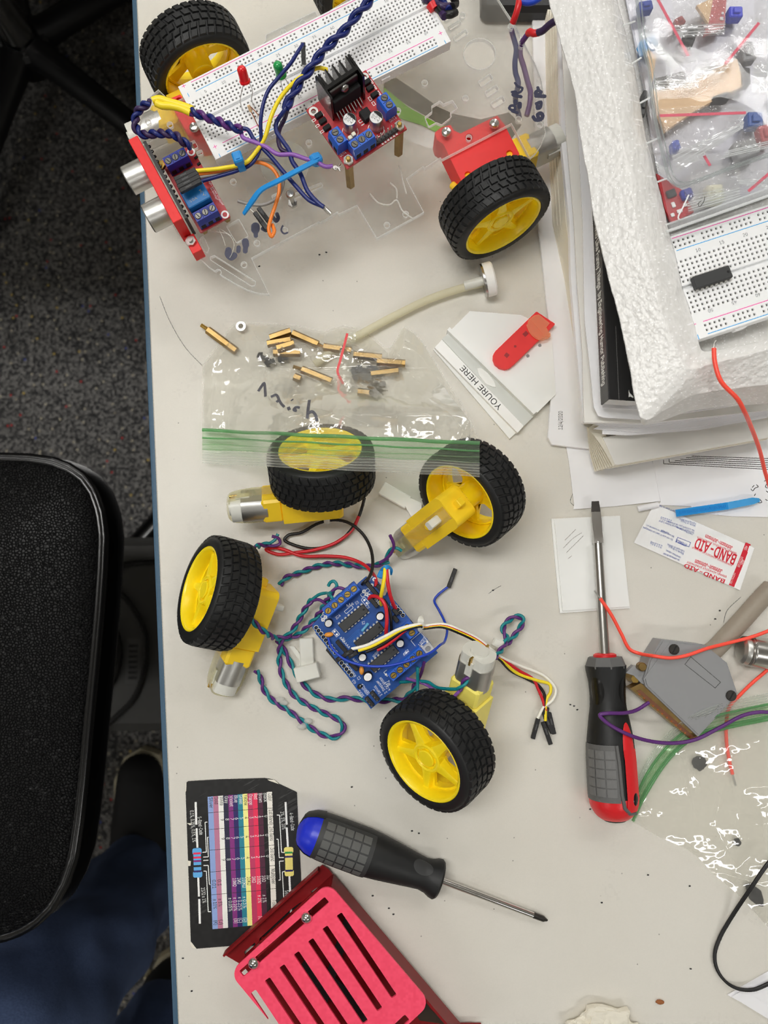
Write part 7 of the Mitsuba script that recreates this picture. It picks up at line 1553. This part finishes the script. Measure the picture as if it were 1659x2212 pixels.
for lab, u, v, w, l, a, m in (('light blue module in the bag at the side of the clear case', *W4(360, 470), 38, 24, 25, 'mat_blue_line'), ('dark blue module at the top of the clear case', *W4(1310, 130), 30, 26, 0, 'mat_blue_gloss'), ('blue module at the picture edge of the clear case', *W4(1520, 1300), 34, 34, 0, 'mat_blue_pcb'), ('small blue trimmer in the lower bag of the clear case', *W5(480, 375), 16, 22, 10, 'mat_blue_wire'), ('blue module half under the lid bead of the clear case', *W5(620, 1000), 26, 22, 20, 'mat_navy_terminal'),
                          ('dark grey module in the middle of the clear case', *W4(600, 880), 70, 28, 15, 'mat_grey_dark'), ('dark module beside the first red line in the clear case', *W4(810, 390), 26, 40, -20, 'mat_charcoal'), ('violet grey module at the lower side of the clear case', *W5(1380, 420), 52, 40, 20, 'mat_grey_shell'), ('dark strip at the side of the clear case', *W4(310, 1120), 14, 60, -12, 'mat_grey_dark'),
                          ('black module under the tan foam in the clear case', *W4(1150, 1060), 40, 16, 20, 'mat_black_matte'), ('grey module at the upper right of the clear case', *W4(1440, 560), 30, 44, 10, 'mat_grey_shell'), ('red module at the picture edge of the clear case', *W5(1640, 230), 30, 40, 10, 'mat_red_pcb'), ('pale module under the wide lower bag of the clear case', *W5(980, 1000), 36, 40, 5, 'mat_cream_plastic'),
                          ('blue grey strip along the upper edge of the clear case', *W4(330, 60), 30, 22, 10, 'mat_print_blue'), ('dark red module beside the dark one in the clear case', *W4(700, 230), 22, 18, 30, 'mat_red_dark'), ('charcoal module near the tall bag of the clear case', *W4(1420, 830), 18, 40, 0, 'mat_grey_dark')):
    x, y, _ = P(u, v, 94)
    s_ = 1 / 4.2
    one('electronic_part', join([mv(rotz(cbox(w * s_, l * s_, 6, 0.6), a), x, y, 88.5), mv(rotz(cbox(w * s_ * .5, l * s_ * .5, 1.2, 0.3), a), x, y, 94.5)]), m, lab, 'module', 'modules in the clear case')
one('white_thread', tube(spline(Q([W5(640, 1020), W5(570, 1170), W5(505, 1310), W5(520, 1335)], ZL + 1.5), 1), 0.4, 6), 'mat_paper', 'short white thread lying on the clear lid over the red board', 'thread', smooth=True)
put_h = tube(spline(Q([W5(848, 1040), W5(835, 1100), W5(780, 1165), W5(760, 1130), W5(800, 1095)], ZL + 0.6), 0.8), 0.16, 5)
one('stray_hair', put_h, 'mat_charcoal', 'small curled dark hair on the clear case lid', 'hair', smooth=True)
# papers at the lower right corner, crumpled scrap at the bottom
k = thing('paper_sheet', 'fanned white sheets at the lower right corner of the picture', 'paper')
for i, q in enumerate(([(1030, 2018), (1290, 1868), (1420, 1800), (1420, 2230)], [(1060, 2030), (1180, 1960), (1420, 2000), (1420, 2250)], [(1150, 1985), (1420, 1900), (1420, 2150)])): put('sheet', prism(poly_at(s4, q, 1.0 + 0.8 * i), 0.4, 0.4 + 0.9 * i), 'mat_paper', k)
cr = trimesh.creation.icosphere(3, 1.0); v = np.array(cr.vertices) * [20, 12, 5]
v = v + (meshkit.fbm(v * 0.16, 3, 4)[:, None] - 0.5) * np.sign(v) * [10, 8, 6]
c = P(*s4(190, 2240), 4); v = v + [c[0], c[1], 5]; v[:, 2] = np.maximum(v[:, 2], 0.1)
one('crumpled_paper', (v, np.array(cr.faces)), 'mat_paper_cream', 'crumpled cream paper scrap at the bottom edge of the picture', 'paper')
# ---------------------------------------------------------------- zip bags and the brass standoffs
def hexrod(k, f, p, q, z, r=2.6, m='mat_brass', nm='hex_body'):
    a, b = P(*f(*p), z), P(*f(*q), z); d = b - a; L = np.linalg.norm(d)
    put(nm, axes(a, d)(hexa(r, L)), m, k)
def stud(k, f, p, q, z, r=1.3):
    a, b = P(*f(*p), z), P(*f(*q), z); d = b - a; L = np.linalg.norm(d); n = 9
    pr = [(0, 0)] + [(r - (0.22 if i % 2 else 0), L * i / (2 * n)) for i in range(2 * n + 1)] + [(0, L)]
    put('threaded_end', axes(a, d)(lathe(pr, 12)), 'mat_gold', k)
SO = [('brass standoff poking out of the zip bag near the desk edge', w2, (100, 175), (430, 420), 4, (110, 175), (25, 120)), ('short brass standoff bright in the middle of the bag', w2, (860, 440), (1172, 440), 7, None, None), ('brass standoff with a thread pointing at the marker writing', w2, (1188, 632), (1530, 770), 6, (1190, 632), (1090, 600)),
      ('brass standoff lying end on below the threaded one', w2, (1100, 715), (1175, 745), 5, None, None), ('dull brass standoff in the pile under the bag top', w2, (820, 270), (1060, 190), 8, None, None), ('dull brass standoff lying across the pile in the bag', w2, (790, 340), (1060, 290), 10, None, None), ('dull brass standoff at the back of the pile in the bag', w2, (900, 390), (1100, 330), 11, None, None),
      ('slanting brass standoff whose thread meets the next standoff', w2, (1080, 215), (1375, 345), 8, (1375, 345), (1440, 378)), ('brass standoff next to the inner bag with the red line', w2, (1440, 372), (1760, 418), 7, None, None), ('long brown standoff to the right of the red line', w3, (300, 410), (590, 440), 6, None, None),
      ('second long brown standoff to the right of the red line', w3, (540, 480), (830, 500), 6, None, None), ('brown standoff below the second long one', w3, (480, 610), (760, 575), 5, None, None), ('brass standoff tip beside the black screws in the bag', w3, (345, 790), (470, 805), 5, None, None), ('brown standoff lying crosswise in the bag pile', w2, (930, 250), (1010, 420), 6, None, None)]
for lab, f, p, q, z, sa_, sb_ in SO:
    k = thing('brass_standoff', lab, 'standoff', 'brass standoffs of the zip bag')
    hexrod(k, f, p, q, z)
    if sa_: stud(k, f, sa_, sb_, z)
for lab, f, p, q, z in (('dark screw in the bag beside the bright standoff', w2, (715, 480), (820, 530), 6), ('second dark screw in the bag beside the bright standoff', w2, (800, 560), (870, 520), 6), ('dark screw under the bright standoff', w2, (950, 510), (1030, 500), 5), ('black screw below the long brown standoffs', w3, (485, 740), (560, 810), 6), ('second black screw below the long brown standoffs', w3, (500, 800), (600, 710), 7), ('third black screw below the long brown standoffs', w3, (540, 720), (610, 740), 8)):
    k = thing('screw', lab, 'screw', 'dark screws in the zip bag'); a, b = P(*f(*p), z), P(*f(*q), z); fr = axes(a, b - a); L = np.linalg.norm(b - a)
    put('shank', fr(cyl(1.3, L, 0, 10)), 'mat_charcoal', k, smooth=40); put('head', fr(lathe([(0, -2), (1.8, -2), (2.8, 0), (0, 0)], 14)), 'mat_black_matte', k, smooth=40)
one('black_cluster', join([mv(blob(2.2, 2, 0.3, i), *P(*w3(u, v), 5)) for i, (u, v) in enumerate(((505, 730), (560, 730), (600, 715), (520, 780), (570, 780)))]), 'mat_black_matte', 'clump of black screws in the bag', 'screws', kind='stuff')
one('grey_nuts', join([mv(hexa(2.6, 2.2), *P(*w3(u, v), 4 + i % 2)) for i, (u, v) in enumerate(((310, 580), (360, 560), (420, 590), (470, 560), (330, 640), (400, 640), (450, 650), (520, 570)))]), 'mat_grey_dark', 'grey blue nuts lying loose in the bag', 'nuts', kind='stuff')
one('steel_nut', mv(ring(1.6, 3.2, 1.6), *P(*w2(488, 140), 3)), 'mat_steel', 'small steel ring nut at the bag corner', 'nut', smooth=35)

top = np.array([(437, 788), (452, 768), (472, 742), (486, 722), (498, 706), (512, 696), (560, 698), (600, 700), (640, 703), (672, 711), (700, 716), (722, 708), (742, 703), (775, 710), (800, 724), (822, 742), (838, 756), (850, 742), (872, 705), (892, 716), (915, 740), (948, 795), (990, 862), (1015, 905), (1036, 950)], float)
def zbag(x, y):
    sm = lambda a, b, t: np.clip((t - a) / (b - a), 0, 1) ** 2 * (3 - 2 * np.clip((t - a) / (b - a), 0, 1))
    lift = sm(790, 900, y) * (0.04 + 0.96 * sm(480, 625, x)) * 70
    bump = 9 * np.exp(-((x - 620) / 130) ** 2 - ((y - 760) / 55) ** 2) + 7 * np.exp(-((x - 790) / 120) ** 2 - ((y - 780) / 50) ** 2)
    return 4 + lift + bump
def lines(x): return 926 + (x - 437) * 0.048        # the zip's upper edge in the picture
def bag_grid(n, m, side, amp):
    xs_ = np.linspace(437, 1036, n); yt = np.interp(xs_, top[:, 0], top[:, 1]); yb = lines(xs_)
    t = np.linspace(0, 1, m)[:, None]
    Y = yb * (1 - t) + yt * t; X = np.tile(xs_, (m, 1))
    Z = zbag(X, Y); e = np.clip(np.minimum(1 - t, 1) * 6, 0, 1) * np.clip((X - 437) / 20, 0, 1) * np.clip((1036 - X) / 20, 0, 1)
    if side: Z = 1.0 + (Z - 3.2) * np.clip((Y - 850) / 80, 0, 1) * 0.985
    pts = np.array([[P(a, b, c) for a, b, c in zip(ra, rb, rc)] for ra, rb, rc in zip(X, Y, Z)])
    if not side: pts[..., 2] = 1.0 + (pts[..., 2] - 1.0) * (0.25 + 0.75 * e) + crinkle(pts * [1, 1, 0], amp, 0.085, 3) * (0.2 + 0.8 * e) 
    else: pts[..., 2] += crinkle(pts * [1, 1, 0], 0.3, 0.1, 13)
    return pts
bag = thing('zip_bag', 'clear zip bag with green seal strips, full of brass standoffs, draped over two wheels', 'bag')
BT = bag_grid(260, 150, 0, 7.0)
put('front_film', grid(BT), 'mat_bag_film', bag, smooth=True, label='crinkled clear film')
put('back_film', grid(bag_grid(60, 30, 1, 0)), 'mat_bag_back', bag, smooth=True)
def zip_band(y0, y1, n=150, m=14, dz=0.0):
    xs_ = np.linspace(437, 1036, n)
    pts = []
    for t in np.linspace(0, 1, m):
        y = lines(xs_) + y0 + (y1 - y0) * t
        y = y + 0.9 * np.sin(xs_ * 0.05 + 9 * t)
        pts.append([P(a, b, c + dz + 0.5 * math.sin(t * m * 1.9)) for a, b, c in zip(xs_, y, zbag(xs_, lines(xs_) + 0 * xs_) * (1 - 0.02 * t))])
    return grid(np.array(pts)[::-1])
put('zip_seal', zip_band(-1, 44, m=26), 'mat_zip_green', bag, smooth=True, label='green tinted zip seal'); put('lip_film', zip_band(44, 74, m=22), 'mat_bag_seal', bag, smooth=True, label='clear ribbed lip')
def zline(y, r, m, nm):
    xs_ = np.linspace(437, 1036, 160); yy = lines(xs_) + y + 0.8 * np.sin(xs_ * 0.045 + y)
    p = np.array([P(a, b, c + 0.6) for a, b, c in zip(xs_, yy, zbag(xs_, lines(xs_)) * (1 - 0.02 * y / 75))]); put(nm, tube(p, r, 8), m, bag, smooth=True)
for y, r in ((3, 1.0), (19, 0.5)): zline(y, r, 'mat_zip_dark', 'zip_ridge')
for y in (33, 44): zline(y, 0.3, 'mat_zip_green', 'zip_rib')
for y in (50, 56, 62, 68, 74): zline(y, 0.28, 'mat_bag_seal', 'lip_rib')
def on_bag(pts, w, th=0.1, dz=1.2):
    q = spline(np.array([[u, v, 0] for u, v in pts], float), 1.5)[:, :2]
    from scipy.interpolate import griddata
    pp = pix(BT.reshape(-1, 3)); z = griddata(pp, BT[..., 2].ravel(), q, method='linear'); z = np.where(np.isnan(z), 8, z)
    return ribbon(np.array([P(a, b, c + dz) for (a, b), c in zip(q, z)]), w, th)
ww = lambda *q: [w2(*x) for x in q]
put('marker_writing', join([on_bag(ww((685, 885), (720, 830), (752, 790), (762, 860), (768, 945)), 1.6), on_bag(ww((830, 950), (895, 928), (920, 985), (895, 1010)), 1.5), on_bag(ww((905, 940), (945, 1020), (985, 1065)), 1.5), on_bag(ww((1070, 980), (1080, 990)), 1.8), on_bag(ww((1030, 1065), (1045, 1100)), 1.8), on_bag(ww((1165, 1075), (1120, 1070), (1095, 1100), (1130, 1110)), 1.5), on_bag(ww((1275, 985), (1262, 1080), (1250, 1200)), 1.6), on_bag(ww((1255, 1140), (1310, 1120), (1345, 1160), (1365, 1230)), 1.6)]), 'mat_marker_grey', bag, kind='stuff', label='grey marker handwriting')
ib_ = thing('parts_bag', 'small clear inner bag with a red line inside the zip bag', 'bag')
put('film', film_quad(w3(150, 740), w3(260, 770), w3(330, 180), w3(165, 180), 9, 24, 50, 2.0, 0.2, 77), 'mat_bag_seal', ib_, smooth=True)
put('red_line', ribbon(spline(Zs(w3, [(238, 190), (205, 320), (165, 470), (138, 580), (165, 650), (195, 710)], 15), 1), 1.5, 0.15), 'mat_red_gloss', ib_)

# the bag at the lower right
arc0 = np.array([(405, 640), (470, 480), (560, 340), (700, 200), (850, 115), (1000, 60), (1150, 25), (1340, -15)], float)
arc1 = np.array([(395, 862), (450, 740), (520, 615), (600, 490), (690, 385), (800, 300), (1000, 240), (1340, 170)], float)
lowc = np.array([(420, 868), (480, 905), (560, 950), (660, 992), (760, 1040), (840, 1100), (930, 1200), (1000, 1260), (1120, 1360), (1220, 1470), (1340, 1600)], float)
def bag2(n, m, ca, cb, zf, amp, sc, seed, ext=1.0):
    ta = np.linspace(0, 1, len(ca)); tb = np.linspace(0, 1, len(cb)); s = np.linspace(0, 1, n)
    a = np.c_[np.interp(s, ta, ca[:, 0]), np.interp(s, ta, ca[:, 1])]; b = np.c_[np.interp(s, tb, cb[:, 0]), np.interp(s, tb, cb[:, 1])]
    for _ in range(4): a[1:-1] = (a[:-2] + 2 * a[1:-1] + a[2:]) / 4; b[1:-1] = (b[:-2] + 2 * b[1:-1] + b[2:]) / 4
    rows = []
    for t in np.linspace(0, 1, m):
        q = a * (1 - t) + b * t
        rows.append([P(*s4(u, v), zf(u, v)) for u, v in q])
    G = np.array(rows); G[..., 2] += crinkle(G * [1, 1, 0], amp, sc, seed)
    return G
def z2f(u, v): return 3.0 + 17 * math.exp(-((u - 800) / 330) ** 2 - ((v - 60) / 180) ** 2)
bg = thing('zip_bag', 'clear zip bag with curved green seal strips at the lower right, holding black bits', 'bag')
put('front_film', grid(bag2(170, 170, arc1, lowc, lambda u, v: z2f(u, v) + 3, 4.4, 0.075, 31)), 'mat_bag_film', bg, smooth=True, label='crinkled clear film')
put('back_film', grid(bag2(60, 50, arc1, lowc, lambda u, v: 0.8, 0.2, 0.1, 33)), 'mat_bag_back', bg, smooth=True)
mid0 = arc0 + (arc1 - arc0) * 0.36
put('zip_seal', grid(bag2(120, 20, mid0, arc1, lambda u, v: z2f(u, v) + 1.0, 0.06, 0.1, 35)), 'mat_zip_green', bg, smooth=True, label='green tinted zip seal')
put('lip_film', grid(bag2(120, 14, arc0, mid0, lambda u, v: z2f(u, v) + 1.0, 0.06, 0.1, 36)), 'mat_bag_seal', bg, smooth=True, label='clear ribbed lip')
def arcline(t, r, m, nm):
    q = arc0 + (arc1 - arc0) * t; p = spline(np.array([P(*s4(u, v), z2f(u, v) + 1.8) for u, v in q]), 1.5); put(nm, tube(p, r, 8), m, bg, smooth=True)
for t, r in ((0.40, 0.8), (0.95, 1.0), (0.84, 0.7)): arcline(t, r, 'mat_zip_dark', 'zip_ridge')
for t in (0.5, 0.62, 0.74): arcline(t, 0.35, 'mat_zip_green', 'zip_rib')
for t in (0.0, 0.09, 0.18, 0.27): arcline(t, 0.28, 'mat_bag_seal', 'lip_rib')
for lab, u, v, w, l, a, m in (('dark grey crumb of plastic high in the lower zip bag', 840, 460, 9, 8, 20, 'mat_charcoal'), ('small black bit at the bright glare of the lower zip bag', 1097, 990, 4, 4.5, 10, 'mat_black_matte')):
    one('plastic_bit', mv(blob(1.0, 2, 0.5, int(u), (w / 2, l / 2, 1.2)), *P(*s4(u, v), 2.2)), m, lab, 'plastic bit')
b3 = Polygon([tuple(P(*s4(u, v), 2)[:2]) for u, v in ((1152, 1278), (1190, 1272), (1245, 1310), (1262, 1370), (1260, 1415), (1225, 1410), (1185, 1380), (1165, 1330))])
one('plastic_clip', prism(b3, 3, 0.8), 'mat_black_matte', 'black plastic clip under the thin black cable in the lower zip bag', 'clip')
